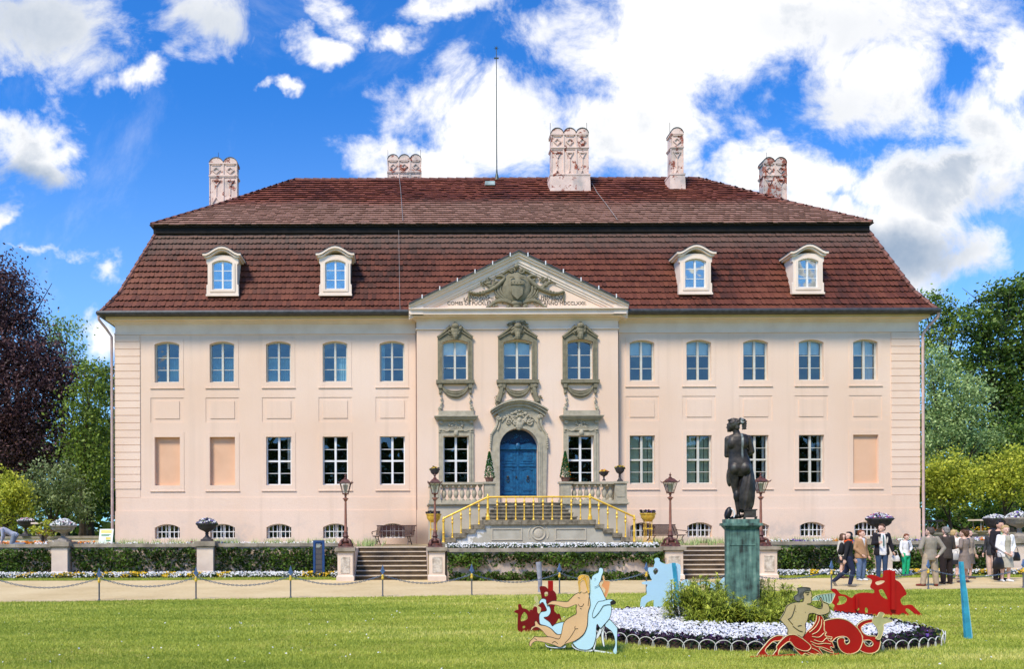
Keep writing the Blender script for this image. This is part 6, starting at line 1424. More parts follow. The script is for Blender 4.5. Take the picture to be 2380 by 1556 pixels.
person('gardener in a pale grey shirt kneeling over the orange flower bed at the far left', px_x(34, 30.2), 30.2, 1.05 - .26 * 1.72, 1.72, -70, 'short', Hred, ('shirt', cloth('pale_blue_grey', (.42, .44, .52))), ('trousers', cloth('grey_blue', (.20, .24, .30)), 1.1), cloth('black_shoe', (.03, .02, .02)), SKP,
       dict(elL=(.12, -.12, .72), wrL=(.10, -.25, .68), elR=(-.12, -.12, .72), wrR=(-.10, -.25, .70), kneeL=(.065, -.06, .30), ankL=(.06, .19, .30), kneeR=(-.065, -.06, .30), ankR=(-.06, .19, .30), footL=(0, 1, 0), footR=(0, 1, 0)), lean=62)
# bags held by the visitors
def bag(label, px, py, d, w, h, t, m, strap=.16, cat='bag'):
    r = empty('handbag', (px_x(px, d), d, px_z(py, d, px)), 0, label, cat); q = MB(); q.loft([(0, 0, 0, w * .42, t * .4), (0, 0, h * .1, w * .5, t * .5), (0, 0, h * .6, w * .47, t * .42), (0, 0, h * .95, w * .34, t * .25), (0, 0, h, w * .3, t * .16)], 16); q.build('pouch', m, r, smooth=50)
    MB().tube([(-w * .28, 0, h * .95), (-w * .2, 0, h + strap * .8), (0, 0, h + strap), (w * .2, 0, h + strap * .8), (w * .28, 0, h * .95)], .009, 6).build('handle', m, r, smooth=50)
Mbw = mat('white_leather', (.75, .73, .70), .5, .05, 6); Mbb = mat('black_leather', (.012, .01, .012), .45, .2, 8)
bag('white handbag held between the tall youth and the boy in green', 2081, 1306, 24.3, .30, .19, .12, Mbw)
bag('round black bag held by the tall man at the right edge', 2360, 1305, 24.0, .30, .28, .16, Mbb)
bag('large black handbag held in front by the blonde woman', 2320, 1324, 22.95, .36, .36, .14, Mbb, .14)
bag('pale grey handbag beside the woman in the grey-brown dress', 2221, 1303, 23.4, .24, .20, .10, mat('grey_leather', (.42, .42, .42), .5, .05, 6), .1)
# ------------------------------------------------------------------ statue on its pedestal
SXc, SYc = px_x(1721, 12.84), 12.84; PT = 1.842
def patina():
    m = bpy.data.materials.new('verdigris_bronze'); m.use_nodes = True; t = NT(m.node_tree); b = m.node_tree.nodes['Principled BSDF']; b.inputs['Roughness'].default_value = .6
    ge = t.n('ShaderNodeNewGeometry'); mp = t.n('ShaderNodeMapping'); mp.inputs[3].default_value = (17, 17, 1.6); t.l(ge.outputs['Position'], mp.inputs[0])
    a = t.n('ShaderNodeTexNoise'); a.inputs['Scale'].default_value = 1; a.inputs['Detail'].default_value = 6; t.l(mp.outputs[0], a.inputs['Vector'])
    c = t.n('ShaderNodeTexNoise'); c.inputs['Scale'].default_value = 9; c.inputs['Detail'].default_value = 7; t.l(ge.outputs['Position'], c.inputs['Vector'])
    k = t.math('ADD', t.math('MULTIPLY', a.outputs[0], .6), t.math('MULTIPLY', c.outputs[0], .4))
    t.l(t.ramp(k, [(.36, (.018, .026, .022)), (.46, (.060, .125, .105)), (.58, (.12, .235, .19)), (.70, (.26, .37, .30))]), b.inputs['Base Color'])
    bp = t.n('ShaderNodeBump'); bp.inputs['Strength'].default_value = .3; t.l(c.outputs[0], bp.inputs['Height']); t.l(bp.outputs[0], b.inputs['Normal']); return m
M_pat = patina()
ped = empty('statue_pedestal', (SXc, SYc, .15), 0, 'tall verdigris pedestal in the middle of the round flower bed', 'pedestal'); PO_ = (-SXc, -SYc, -.15)
q = MB(); q.cbox(SXc, SYc, .15, .62, .62, .22); q.frus(SXc, SYc, .37, .46, .62, .54); q.build('base', M_pat, ped, off=PO_)
q = MB(); q.cbox(SXc, SYc, .46, .50, .50, 1.26 - .04); w = .25
for s in (-1, 1): q.box(SXc + s * w - .035, SXc + s * w + .035, SYc - w - .012, SYc - w + .05, .46, 1.68)
q.box(SXc - w + .03, SXc + w - .03, SYc - w - .010, SYc - w, 1.40, 1.425); q.box(SXc - .012, SXc + .012, SYc - w - .008, SYc - w, 1.43, 1.68)
q.build('shaft', M_pat, ped, off=PO_)
q = MB(); q.frus(SXc, SYc, 1.66, 1.71, .51, .58); q.cbox(SXc, SYc, 1.71, .60, .60, .02); q.cbox(SXc, SYc, 1.73, .66, .66, .045); q.cbox(SXc, SYc, 1.775, .57, .57, PT - 1.775); q.build('cornice', M_pat, ped, off=PO_); ped.rotation_euler = (0, 0, R(-17)); ped.scale = (.92, .92, 1)
M_brz = bpy.data.materials.new('dark_bronze'); M_brz.use_nodes = True; t = NT(M_brz.node_tree); b = M_brz.node_tree.nodes['Principled BSDF']; b.inputs['Roughness'].default_value = .5; b.inputs['Metallic'].default_value = .35
ge = t.n('ShaderNodeNewGeometry'); c = t.n('ShaderNodeTexNoise'); c.inputs['Scale'].default_value = 7; c.inputs['Detail'].default_value = 7; t.l(ge.outputs['Position'], c.inputs['Vector']); sp = t.n('ShaderNodeSeparateXYZ'); t.l(ge.outputs['Position'], sp.inputs[0])
base = t.ramp(c.outputs[0], [(.36, (.016, .014, .013)), (.58, (.062, .050, .041)), (.74, (.085, .095, .085))])
run = t.math('MULTIPLY', t.smooth(t.math('ABSOLUTE', t.math('SUBTRACT', sp.outputs[0], SXc - .002)), .022, .008), t.math('MULTIPLY', t.smooth(sp.outputs[2], 2.85, 2.95), t.smooth(sp.outputs[1], SYc - .02, SYc - .06)))
t.l(t.mixc(t.math('MULTIPLY', run, .85), base, (.22, .25, .24)), b.inputs['Base Color'])
bp = t.n('ShaderNodeBump'); bp.inputs['Strength'].default_value = .25; t.l(c.outputs[0], bp.inputs['Height']); t.l(bp.outputs[0], b.inputs['Normal'])
st = empty('bronze_statue', (SXc, SYc, PT), 0, 'dark bronze statue of a half-draped woman seen from behind, on the green pedestal', 'statue')
def zs_(zx, zy): return (zx - 570) / 694, (1355 - zy) / 694
q = MB()
secs = []
for zy, xa, xb, ry, cy in ((338, 500, 590, .05, 0), (352, 455, 640, .07, 0), (375, 412, 682, .088, 0), (420, 412, 672, .10, 0), (470, 425, 655, .105, .005), (530, 438, 650, .10, .005), (575, 440, 655, .095, 0), (625, 434, 672, .10, 0), (690, 428, 692, .115, .0), (755, 425, 700, .12, .0), (815, 436, 700, .11, .01), (850, 450, 690, .09, .02)):
    x0, z = zs_(xa, zy); x1, _ = zs_(xb, zy); secs.append(((x0 + x1) / 2, cy, z, (x1 - x0) / 2, ry))
q.loft(secs, 24)
q.ell((-.095, -.055, .86), .095, .085, .115, 14, 10); q.ell((.075, -.055, .86), .095, .085, .115, 14, 10)
q.ell((-.12, -.055, 1.30), .085, .05, .11, 12, 8); q.ell((.05, -.055, 1.30), .085, .05, .11, 12, 8)       # shoulder blades
# head turned left, looking down
q.cap((-.035, .0, 1.42), .060, (-.085, .0, 1.55), .052); q.cap((-.04, .0, 1.40), .085, (-.06, .0, 1.465), .058)
q.ell((-.118, .0, 1.607), .090, .074, .100, 18, 12); q.ell((-.165, .005, 1.555), .050, .048, .062, 12, 8); q.cap((-.206, .0, 1.60), .012, (-.222, .0, 1.575), .012, 8); q.ell((-.196, .0, 1.514), .022, .024, .020, 8, 6); q.ell((-.208, .0, 1.545), .012, .018, .010, 8, 6); q.ell((-.205, 0, 1.625), .02, .04, .02, 8, 6)
# arms folded in front
q.cap((-.205, .0, 1.375), .056, (-.222, .02, 1.10), .043, 12); q.cap((-.222, .02, 1.10), .042, (-.04, .19, 1.20), .030, 12); hand(q, (-.04, .19, 1.20), (.6, .3, .5), (0, 0, 1), .9)
q.cap((.135, .0, 1.375), .058, (.195, .03, 1.15), .045, 12); q.cap((.195, .03, 1.15), .043, (.06, .20, 1.06), .030, 12); hand(q, (.06, .20, 1.06), (-.7, .3, -.1), (0, 0, 1), .9)
# legs
q.cap((-.108, .0, .80), .100, (-.088, .0, .56), .064, 14); q.cap((-.088, .0, .56), .060, (-.070, .0, .46), .056, 12); q.ell((-.062, -.02, .40), .058, .060, .11, 12, 8); q.cap((-.065, .0, .42), .052, (-.035, .0, .13), .033, 12)
q.cap((-.03, -.01, .05), .036, (-.055, .02, .045), .038, 10); q.cap((-.055, .02, .045), .038, (-.15, .07, .022), .022, 10); q.ell((-.165, .08, .02), .03, .028, .017, 8, 6); q.cap((-.035, .0, .14), .032, (-.035, 0, .06), .034, 10)
q.cap((.08, .02, .80), .10, (.10, .03, .5), .06, 12); q.cap((.10, .03, .5), .055, (.03, .03, .14), .035, 12); q.cap((.03, .02, .06), .033, (.0, .10, .03), .022, 8)
q.ell((-.175, .10, .73), .055, .10, .17, 12, 8)
remeshed(q, 'body', .0075, M_brz, st, 3)
# hair: waved cap, bun and loose curls
q = MB(); q.ell((-.100, -.0, 1.63), .102, .090, .098, 16, 10); q.ell((-.06, -.01, 1.575), .055, .07, .05, 12, 8); rg = random.Random(3)
for k in range(46):
    a = rg.uniform(0, 2 * PI); t_ = rg.uniform(.1, .95); q.ell((-.095 + .094 * math.cos(a) * math.cos(t_), .082 * math.sin(a) * math.cos(t_), 1.625 + .090 * math.sin(t_)), .020, .020, .016, 6, 5)
for k in range(8): q.ell((-.19 + .026 * k, -.03, 1.695 + .022 * math.sin(k * .5)), .020, .03, .017, 6, 5)
q.ell((-.055, -.02, 1.56), .05, .06, .05, 10, 8)
for k in range(24): q.ell((.022 + rg.uniform(-.05, .05), -.03 + rg.uniform(-.05, .03), 1.675 + rg.uniform(-.045, .045)), .026, .026, .026, 6, 5)
for j in range(3):
    for k in range(10): q.ell((.045 + .018 * j + .010 * math.sin(k * 2 + j), -.04 - .02 * j, 1.655 - .0135 * k), .022 - .001 * k, .022, .018, 6, 5)
remeshed(q, 'hair', .0065, M_brz, st, 1)
q = MB(); n = 64; secs = []
for (zy, xa, xb, ya, yb) in ((700, 664, 702, .00, .12), (760, 640, 706, -.04, .15), (840, 612, 716, -.07, .17), (920, 590, 724, -.085, .18), (1000, 576, 727, -.09, .18), (1100, 574, 724, -.09, .17), (1180, 580, 714, -.085, .16), (1238, 590, 694, -.07, .15)):
    x0, z = zs_(xa - 26, zy); x1, _ = zs_(xb + 8, zy); secs.append(((x0 + x1) / 2, (ya + yb) / 2, z, (x1 - x0) / 2, (yb - ya) / 2))
vs = []; fs = []
for i, (cx_, cy_, z, rx, ry) in enumerate(secs):
    for k in range(n):
        a = 2 * PI * k / n; rx_ = rx; tw = a + .9 * (1 - z); f = 1 + .055 * math.sin(tw * 13) + .04 * math.sin(tw * 7 + 1); vs.append((cx_ - .012 + rx * 1.14 * f * math.cos(a), cy_ + ry * f * math.sin(a), z))
for i in range(len(secs) - 1):
    for k in range(n): fs.append((i * n + k, i * n + (k + 1) % n, (i + 1) * n + (k + 1) % n, (i + 1) * n + k))
fs += [tuple(range(n)), tuple((len(secs) - 1) * n + k for k in range(n))]; q.add(vs, fs); q.build('drapery', M_brz, st, smooth=70)
q = MB(); q.box(.055, .25, -.12, .12, .045, .150); q.box(.045, .27, -.13, .13, .150, .168); q.box(.045, .27, -.13, .13, .03, .045)
for a in (.065, .25):
    for c_ in (-.11, .11): q.ell((a, c_, .016), .018, .018, .016, 8, 5)
q.build('casket', M_brz, st); q = MB(); q.lathe([(.20, 0), (.20, .001)], 0, 0, 0, 4, rot=PI / 4)
st.rotation_euler = (0, 0, R(-21)); st.scale = (.95, .95, 1)
hb = empty('black_bag', (SXc - .20, SYc + .01, PT), 0, 'round black bag with a white edge leaning against the statue foot', 'bag')
q = MB(); q.ell((-.005, 0, .105), .058, .06, .112, 16, 10, Matrix.Rotation(.30, 3, 'Y')); q.build('pouch', Mbb, hb, smooth=60)
q = MB(); q.tube([(.03, -.03, .19), (.065, -.045, .15), (.085, -.05, .09), (.07, -.05, .03)], [.012, .016, .016, .01], 8); q.build('edge', Mbw, hb, smooth=60)
q = MB(); q.tube([(-.06, -.04, .06), (-.085, -.07, .02), (-.09, -.11, .0), (-.10, -.16, .01), (-.11, -.19, .01)], .010, 6); q.build('strap', Mbb, hb, smooth=60)
# ------------------------------------------------------------------ painted cut-out boards
def board(label, gpt, yaw, conv, base_z=0.0):
    """upright painted board; outlines are measured on the photo and carried onto the board's own vertical plane"""
    gx_, gy_2 = gpt; r = empty('painted_cutout', (gx_, gy_2, base_z), yaw, label, 'cut-out figure', 'painted cut-out figures round the flower bed'); dx_, dy_ = math.cos(yaw), math.sin(yaw); nx, ny = -dy_, dx_
    def cv(p):
        px, py = conv(*p); py += (px - XV) * ROLL; vx, vz = (px - XV) / F, (YH - py) / F
        t = (gx_ * nx + gy_2 * ny) / (vx * nx + ny); X_, Y_ = vx * t, t; return ((X_ - gx_) * dx_ + (Y_ - gy_2) * dy_, CZ + vz * t - base_z)
    return r, cv
def curve(pts, k=3, closed=True):
    out = []; m = len(pts)
    for i in range(m if closed else m - 1):
        p0, p1, p2, p3 = [pts[(i + j) % m] if closed else pts[min(max(i + j, 0), m - 1)] for j in (-1, 0, 1, 2)]
        a1 = math.hypot(p2[0] - p1[0], p2[1] - p1[1])
        for j in range(k):
            t = j / k; f = lambda a, b, c, d: .5 * (2 * b + (c - a) * t + (2 * a - 5 * b + 4 * c - d) * t * t + (3 * b - a - 3 * c + d) * t ** 3)
            out.append((f(p0[0], p1[0], p2[0], p3[0]), f(p0[1], p1[1], p2[1], p3[1])))
    if not closed: out.append(pts[-1])
    return out
def piece(r, cv, name, pts, m, y=0.0, edge=None, er=.006, holes=(), th=.014, smooth=True, edge2=None):
    P = [cv(p) for p in (curve(pts, 3) if smooth else pts)]; q = MB(); H = [[cv(p) for p in curve(h, 3)] for h in holes]
    q.prism(P, y, y + th, H); o = q.build(name, m, r)
    if edge:
        for k, L in enumerate([P] + H):
            q = MB(); q.tube([(a, y - .001, b) for a, b in L], er, 5, closed=True); q.build('outline', edge, o)
            if edge2: q = MB(); q.tube([(a, y + .006, b) for a, b in L], er * 1.45, 5, closed=True); q.build('outline', edge2, o)
    return o
def lines(r, cv, sets, m, y, rad, name='painted_line'):
    for pts in sets: q = MB(); q.tube([(a, y, b) for a, b in [cv(p) for p in curve(pts, 4, False)]], rad, 5); q.build(name, m, r)
K_black = mat('cutout_black', (.015, .012, .012), .5, .1, 5); K_blue = mat('cutout_pale_blue', (.50, .74, .84), .5, .03, 2); K_skin = mat('cutout_skin', (.72, .46, .24), .5, .05, 3); K_skin2 = mat('cutout_tan_skin', (.60, .47, .24), .55, .05, 3)
K_hair = mat('cutout_golden_hair', (.70, .38, .04), .5, .15, 12); K_red = mat('cutout_red', (.42, .008, .008), .38, .05, 3); K_cream = mat('cutout_cream', (.80, .62, .32), .5, .05, 5); K_dred = mat('cutout_dark_red', (.22, .006, .010), .4, .08, 3)
K_leaf = mat('cutout_olive_leaf', (.50, .48, .22), .5, .08, 9); K_white = mat('cutout_white', (.75, .80, .82), .5, .05, 4); K_grey = mat('cutout_grey_hair', (.14, .14, .13), .5, .3, 14); K_shell = mat('cutout_shell', (.38, .55, .47), .5, .08, 9); K_orange = mat('cutout_orange', (.72, .30, .12), .5, .05, 4); K_sky = mat('cutout_sky_blue', (.50, .77, .90), .45, .02, 2)
cA = lambda x, y: (1184 + x / 6.792, 1306.2 + y / 6.792)
gA = ground(1331, 1516)
rA, vA = board('painted cut-out of a golden-haired woman riding a pale blue sea-goat', gA, R(-22), cA)
goat = piece(rA, vA, 'sea_goat', [(1440, 95), (1475, 115), (1478, 170), (1455, 230), (1440, 300), (1410, 365), (1450, 440), (1490, 530), (1530, 608), (1600, 700), (1608, 760), (1590, 860), (1560, 920), (1480, 1010), (1430, 1055), (1380, 990), (1365, 1080), (1365, 1160), (1345, 1260), (1310, 1350), (1240, 1395), (1140, 1395), (1060, 1370), (1000, 1300), (1000, 1270), (1100, 1220), (1180, 1130), (1220, 1030), (1230, 900), (1240, 700), (1255, 560), (1262, 400), (1262, 250), (1290, 290), (1300, 240), (1340, 200), (1400, 170), (1410, 110)], K_blue, 0, K_black, .004, edge2=None)
piece(rA, vA, 'goat_tail', [(870, 960), (770, 970), (700, 1000), (670, 1020), (630, 960), (560, 910), (540, 885), (600, 870), (640, 820), (645, 760), (620, 700), (580, 660), (575, 610), (540, 588), (500, 592), (470, 630), (470, 680), (490, 660), (520, 645), (545, 680), (575, 740), (580, 775), (540, 790), (490, 800), (465, 850), (465, 920), (480, 990), (560, 1015), (650, 1060), (740, 1145), (810, 1150), (850, 1050)], K_blue, .004, K_black, .004)
piece(rA, vA, 'goat_leg', [(1525, 605), (1570, 597), (1640, 610), (1675, 645), (1655, 675), (1600, 685), (1560, 680), (1480, 700), (1440, 760), (1380, 840), (1325, 888), (1305, 850), (1330, 760), (1395, 640), (1460, 625)], K_blue, -.006, K_black, .0035)
piece(rA, vA, 'hoof', [(1590, 640), (1640, 612), (1676, 645), (1655, 676), (1600, 684)], K_black, -.010)
piece(rA, vA, 'goat_leg', [(1500, 1010), (1560, 920), (1610, 945), (1690, 1040), (1700, 1070), (1692, 1300), (1690, 1475), (1650, 1470), (1625, 1410), (1660, 1320), (1650, 1200), (1610, 1110), (1550, 1060)], K_blue, .003, K_black, .004)
piece(rA, vA, 'goat_leg', [(1450, 1040), (1495, 1015), (1480, 1180), (1495, 1340), (1470, 1330), (1445, 1210)], K_white, .008, K_black, .003)
piece(rA, vA, 'goat_leg', [(1420, 1060), (1480, 1045), (1400, 1200), (1370, 1230), (1355, 1330), (1330, 1410), (1310, 1400), (1330, 1290), (1362, 1180)], K_white, .006, K_black, .003)
piece(rA, vA, 'foot_scroll', [(975, 1290), (1010, 1345), (1100, 1390), (1300, 1390), (1310, 1412), (1250, 1430), (1130, 1418), (1040, 1394), (980, 1345)], K_white, .005, K_black, .003)
piece(rA, vA, 'foot_scroll', [(560, 1298), (600, 1335), (700, 1350), (830, 1345), (870, 1315), (885, 1340), (860, 1368), (750, 1376), (600, 1358), (562, 1330)], K_white, .005, K_black, .003)
piece(rA, vA, 'ground_bar', [(1335, 1400), (1640, 1448), (1640, 1470), (1335, 1424)], K_white, .003, smooth=False)
wo = piece(rA, vA, 'back_leg', [(395, 960), (420, 938), (470, 1000), (560, 1015), (650, 1060), (740, 1150), (830, 1150), (800, 1220), (770, 1225), (600, 1185), (520, 1100), (440, 1040), (380, 1050), (340, 1095), (330, 1075), (350, 1035), (400, 1010)], K_skin, -.004, K_black, .0035)
piece(rA, vA, 'raised_arm', [(1470, 240), (1490, 230), (1500, 300), (1570, 310), (1585, 340), (1560, 470), (1520, 570), (1490, 520), (1510, 450), (1450, 390), (1480, 320)], K_orange, .004, K_cream, .0035)
piece(rA, vA, 'woman', [(1150, 480), (1240, 490), (1260, 560), (1272, 680), (1250, 760), (1235, 830), (1228, 960), (1215, 1040), (1170, 1140), (1080, 1220), (1000, 1265), (870, 1305), (800, 1352), (700, 1320), (600, 1290), (430, 1255), (350, 1300), (345, 1335), (310, 1325), (320, 1260), (360, 1220), (400, 1182), (470, 1192), (640, 1190), (770, 1225), (810, 1160), (830, 1070), (850, 980), (900, 915), (1000, 855), (1055, 820), (1050, 740), (1055, 680), (900, 732), (740, 690), (640, 680), (600, 692), (590, 680), (640, 640), (700, 620), (900, 635), (950, 600), (1020, 530), (1080, 495)], K_skin, -.010, K_black, .0035)
piece(rA, vA, 'hair', [(1090, 300), (1085, 250), (1130, 212), (1200, 212), (1255, 240), (1262, 330), (1262, 490), (1235, 485), (1215, 400), (1180, 300), (1130, 310), (1112, 370), (1120, 400), (1125, 470), (1095, 482), (1092, 400), (1082, 330)], K_hair, -.022, K_cream, .003)
piece(rA, vA, 'face', [(1113, 330), (1140, 280), (1180, 285), (1212, 370), (1225, 450), (1200, 490), (1150, 490), (1130, 440), (1116, 390)], K_skin, -.018)
lines(rA, vA, [[(1080, 670), (1110, 710), (1150, 705), (1172, 665)], [(1035, 1020), (1030, 1060), (1080, 1060)], [(1040, 1060), (960, 1190), (870, 1290)], [(1080, 570), (1110, 580)], [(1110, 740), (1140, 750)], [(930, 780 - 40 + 0), (931, 741)], [(1340, 280), (1360, 265)], [(1410, 370), (1380, 390), (1340, 405)], [(670, 1290), (710, 1262), (760, 1300)], [(390, 1215), (430, 1235)], [(1240, 700), (1255, 560)]], K_black, -.013, .003)
lines(rA, vA, [[(1150, 230), (1130, 270), (1100, 300)], [(1200, 225), (1225, 300), (1240, 400)], [(1230, 250), (1250, 330), (1250, 460)], [(1105, 400), (1108, 470)], [(1180, 222), (1160, 260), (1120, 290)]], K_cream, -.026, .003, 'hair_strand')
piece(rA, vA, 'leaf_spray', [(400, 550), (440, 570), (450, 640), (500, 640), (440, 700), (490, 740), (470, 820), (440, 800), (430, 720), (370, 700), (420, 660), (390, 600)], K_leaf, .008, K_cream, .003)
q = MB(); a0, b0 = vA((1240, 1390)); q.box(a0 - .03, a0 + .03, .015, .05, -.0, .9); q.build('support_post', K_white, rA)
# red silhouette left of it
gB = ground(1245, 1470); rB, vB = board('dark red silhouette cut-out with a square post, left of the blonde rider', gB, R(8), cA)
piece(rB, vB, 'silhouette', [(135, 1115), (130, 900), (130, 830), (70, 800), (110, 765), (140, 760), (135, 685), (180, 678), (200, 735), (270, 755), (330, 805), (360, 770), (390, 715), (450, 700), (520, 640), (505, 560), (490, 480), (478, 400), (560, 395), (610, 440), (640, 470), (690, 460), (735, 520), (740, 620), (700, 760), (750, 830), (790, 830), (820, 950), (780, 900), (740, 960), (700, 1000), (650, 1000), (600, 950), (560, 1150), (480, 1080), (400, 1100), (250, 1115)], K_dred, 0, holes=[[(230, 800), (272, 840), (285, 900), (240, 935), (178, 945), (182, 870)], [(550, 500), (580, 480), (620, 500), (600, 545), (560, 550)], [(205, 1030), (240, 1015), (245, 1045), (210, 1062)]])
for (xa, xb, yt) in ((622, 692, 310), (330, 380, 770)):
    (a, zt), (b, _) = vB((xa, yt)), vB((xb, yt)); MB().box(a, b, .015, .06, 0, zt).build('support_post', K_red if xa > 500 else K_dred, rB)
# triton blowing a shell
cD = lambda x, y: (1741.4 + x / 6.232, 1344.3 + y / 6.232); gD = ground(1900, 1526); rD, vD = board('painted sea-god cut-out blowing a shell horn, with a coiled red tail', gD, R(4), cD)
piece(rD, vD, 'tail_coil', [(1640, 700), (1620, 740), (1650, 800), (1720, 840), (1830, 850), (1830, 885), (1885, 890), (1897, 950), (1870, 1040), (1800, 1090), (1700, 1095), (1600, 1050), (1620, 1000), (1635, 940), (1650, 930), (1700, 990), (1770, 990), (1790, 950), (1740, 905), (1640, 905), (1640, 850), (1590, 780), (1560, 700), (1640, 630), (1780, 600), (1780, 645), (1700, 665)], K_red, .006, K_cream, .006, edge2=K_black)
piece(rD, vD, 'tail', [(1080, 630), (1180, 600), (1290, 590), (1420, 620), (1540, 710), (1610, 800), (1635, 900), (1610, 1000), (1560, 1070), (1450, 1108), (1350, 1080), (1290, 1010), (1270, 920), (1290, 880), (1340, 870), (1375, 890), (1372, 930), (1400, 965), (1440, 940), (1440, 900), (1400, 860), (1330, 850), (1250, 870), (1180, 930), (1120, 880), (1090, 800), (1078, 700)], K_red, 0, K_cream, .006, edge2=K_black)
piece(rD, vD, 'back_leg', [(112, 1155), (130, 1090), (220, 980), (300, 890), (400, 840), (490, 850), (440, 912), (350, 922), (280, 980), (225, 1060), (285, 1150)], K_red, .004, K_cream, .006, edge2=K_black)
piece(rD, vD, 'fin', [(990, 510), (1045, 560), (1080, 640), (1075, 760), (1110, 790), (1090, 840), (1190, 860), (1170, 900), (1190, 930), (1220, 1010), (1160, 1000), (1215, 1090), (1100, 1060), (1000, 1010), (1040, 1080), (1070, 1128), (980, 1100), (960, 1125), (890, 1095), (890, 1132), (800, 1095), (750, 1128), (670, 1050), (640, 1000), (740, 1050), (830, 1055), (880, 1000), (820, 930), (760, 870), (830, 780), (900, 720), (960, 620), (970, 540)], K_red, -.004, K_cream, .005)
piece(rD, vD, 'torso', [(680, 350), (745, 345), (775, 330), (760, 260), (740, 190), (780, 150), (870, 165), (900, 270), (885, 285), (897, 300), (890, 330), (885, 365), (825, 378), (900, 400), (980, 440), (1040, 435), (1050, 370), (1010, 300), (1030, 285), (1060, 350), (1110, 370), (1140, 400), (1155, 480), (1100, 525), (1000, 540), (930, 515), (860, 520), (845, 560), (830, 620), (800, 680), (810, 760), (760, 860), (690, 830), (550, 820), (548, 740), (450, 620), (445, 590), (500, 500), (530, 420), (590, 370)], K_skin2, -.008, K_black, .004)
piece(rD, vD, 'hair', [(690, 150), (780, 135), (870, 148), (862, 180), (800, 188), (765, 225), (780, 285), (740, 310), (705, 342), (650, 322), (643, 270), (690, 235), (700, 190)], K_grey, -.014, K_black, .003)
piece(rD, vD, 'shell_horn', [(895, 322), (960, 262), (1070, 235), (1230, 225), (1215, 300), (1170, 375), (1100, 355), (1040, 330), (900, 334)], K_shell, -.003, K_cream, .003)
piece(rD, vD, 'front_leg', [(425, 1152), (330, 1152), (340, 1100), (385, 1040), (385, 985), (500, 860), (590, 822), (680, 836), (820, 930), (880, 1000), (830, 1055), (740, 1050), (640, 1000), (570, 920), (470, 985), (415, 1050), (410, 1110), (440, 1150)], K_red, -.012, K_cream, .006, edge2=K_black)
piece(rD, vD, 'leaf_spray', [(1785, 570), (1840, 565), (1880, 500), (1945, 520), (1920, 580), (2000, 590), (2065, 630), (1940, 672), (1935, 740), (1920, 800), (1880, 890), (1820, 880), (1860, 820), (1835, 720), (1780, 650)], K_leaf, -.010, K_cream, .003)
lines(rD, vD, [[(650, 390), (650, 430), (605, 560), (550, 600)], [(550, 595), (620, 680)], [(690, 700), (720, 690), (745, 690)], [(1050, 370), (1040, 435)], [(820, 245), (850, 235)], [(800, 215), (860, 210)], [(660, 485), (664, 486)], [(800, 498), (804, 500)], [(620, 700), (700, 760), (760, 780)]], K_black, -.012, .004)
lines(rD, vD, [[(1000 + 38 * k, 345 - 5 * k + (15 if k > 2 else 0)), (985 + 40 * k, 295 - 6 * k), (960 + 45 * k, 262 - 6 * k)] for k in range(6)], K_black, -.005, .0035)
lines(rD, vD, [[(860, 790), (900, 760), (960, 700), (1000, 620), (1005, 560)], [(900, 820), (980, 780), (1030, 700), (1040, 600)], [(900, 850), (1000, 860), (1070, 800)], [(930, 900), (1040, 930), (1100, 880), (1170, 880)], [(880, 920), (980, 960), (1080, 950), (1170, 960)], [(900, 1020), (980, 1060), (1030, 1110)], [(830, 1070), (900, 1110)], [(580, 870), (570, 920), (640, 1000)], [(960, 1000), (1060, 1010), (1180, 1060)], [(900, 960), (960, 1000)]], K_cream, -.008, .005)
q = MB(); q.tube([(-.95, -.04, .006), (-.35, -.06, .03)], .010, 6); q.build('ground_stake', K_red, rD); q = MB(); q.tube([(.15, -.02, .01), (.27, -.03, .03)], .010, 6); q.build('ground_stake', K_red, rD)
for xx in (-.2, .45): MB().box(xx, xx + .05, .02, .05, -.02, .42).build('support_post', K_red, rD)
# red centaur behind the bed
cE = lambda x, y: (1642.1 + x / 4.154, 1298.4 + y / 4.154); gE = (px_x(2040, 14.45), 14.45); rE, vE = board('bright red sea-centaur silhouette blowing a horn, back right of the bed', gE, R(-5), cE)
piece(rE, vE, 'silhouette', [(1205, 300), (1250, 300), (1290, 345), (1340, 355), (1400, 385), (1440, 350), (1500, 335), (1560, 335), (1612, 340), (1618, 312), (1580, 280), (1600, 215), (1545, 180), (1600, 160), (1690, 190), (1710, 150), (1712, 125), (1790, 118), (1815, 200), (1870, 240), (1930, 340), (1900, 370), (1870, 400), (1895, 455), (1970, 450), (2010, 480), (2110, 585), (2060, 585), (1950, 490), (1920, 510), (2005, 592), (1960, 590), (1900, 530), (1830, 560), (1700, 580), (1550, 580), (1450, 575), (1350, 540), (1240, 515), (1225, 480), (1240, 460), (1210, 430), (1215, 380), (1240, 350), (1210, 320)], K_red, 0, holes=[[(1270, 372), (1330, 372), (1355, 400), (1330, 440), (1258, 452), (1280, 410)], [(1628, 235), (1680, 218), (1722, 222), (1700, 245), (1650, 262)], [(1662, 312), (1700, 305), (1722, 340), (1748, 400), (1690, 370)], [(1450, 490), (1470, 482), (1475, 500), (1455, 508)], [(1530, 480), (1555, 490), (1555, 530), (1530, 525)]])
for (xa, xb, yt) in ((1768, 1806, 122), (1428, 1446, 350)):
    (a, zt), (b, _) = vE((xa, yt)), vE((xb, yt)); MB().box(a, b, -.055, -.002, .12, zt).build('support_post', K_red, rE)
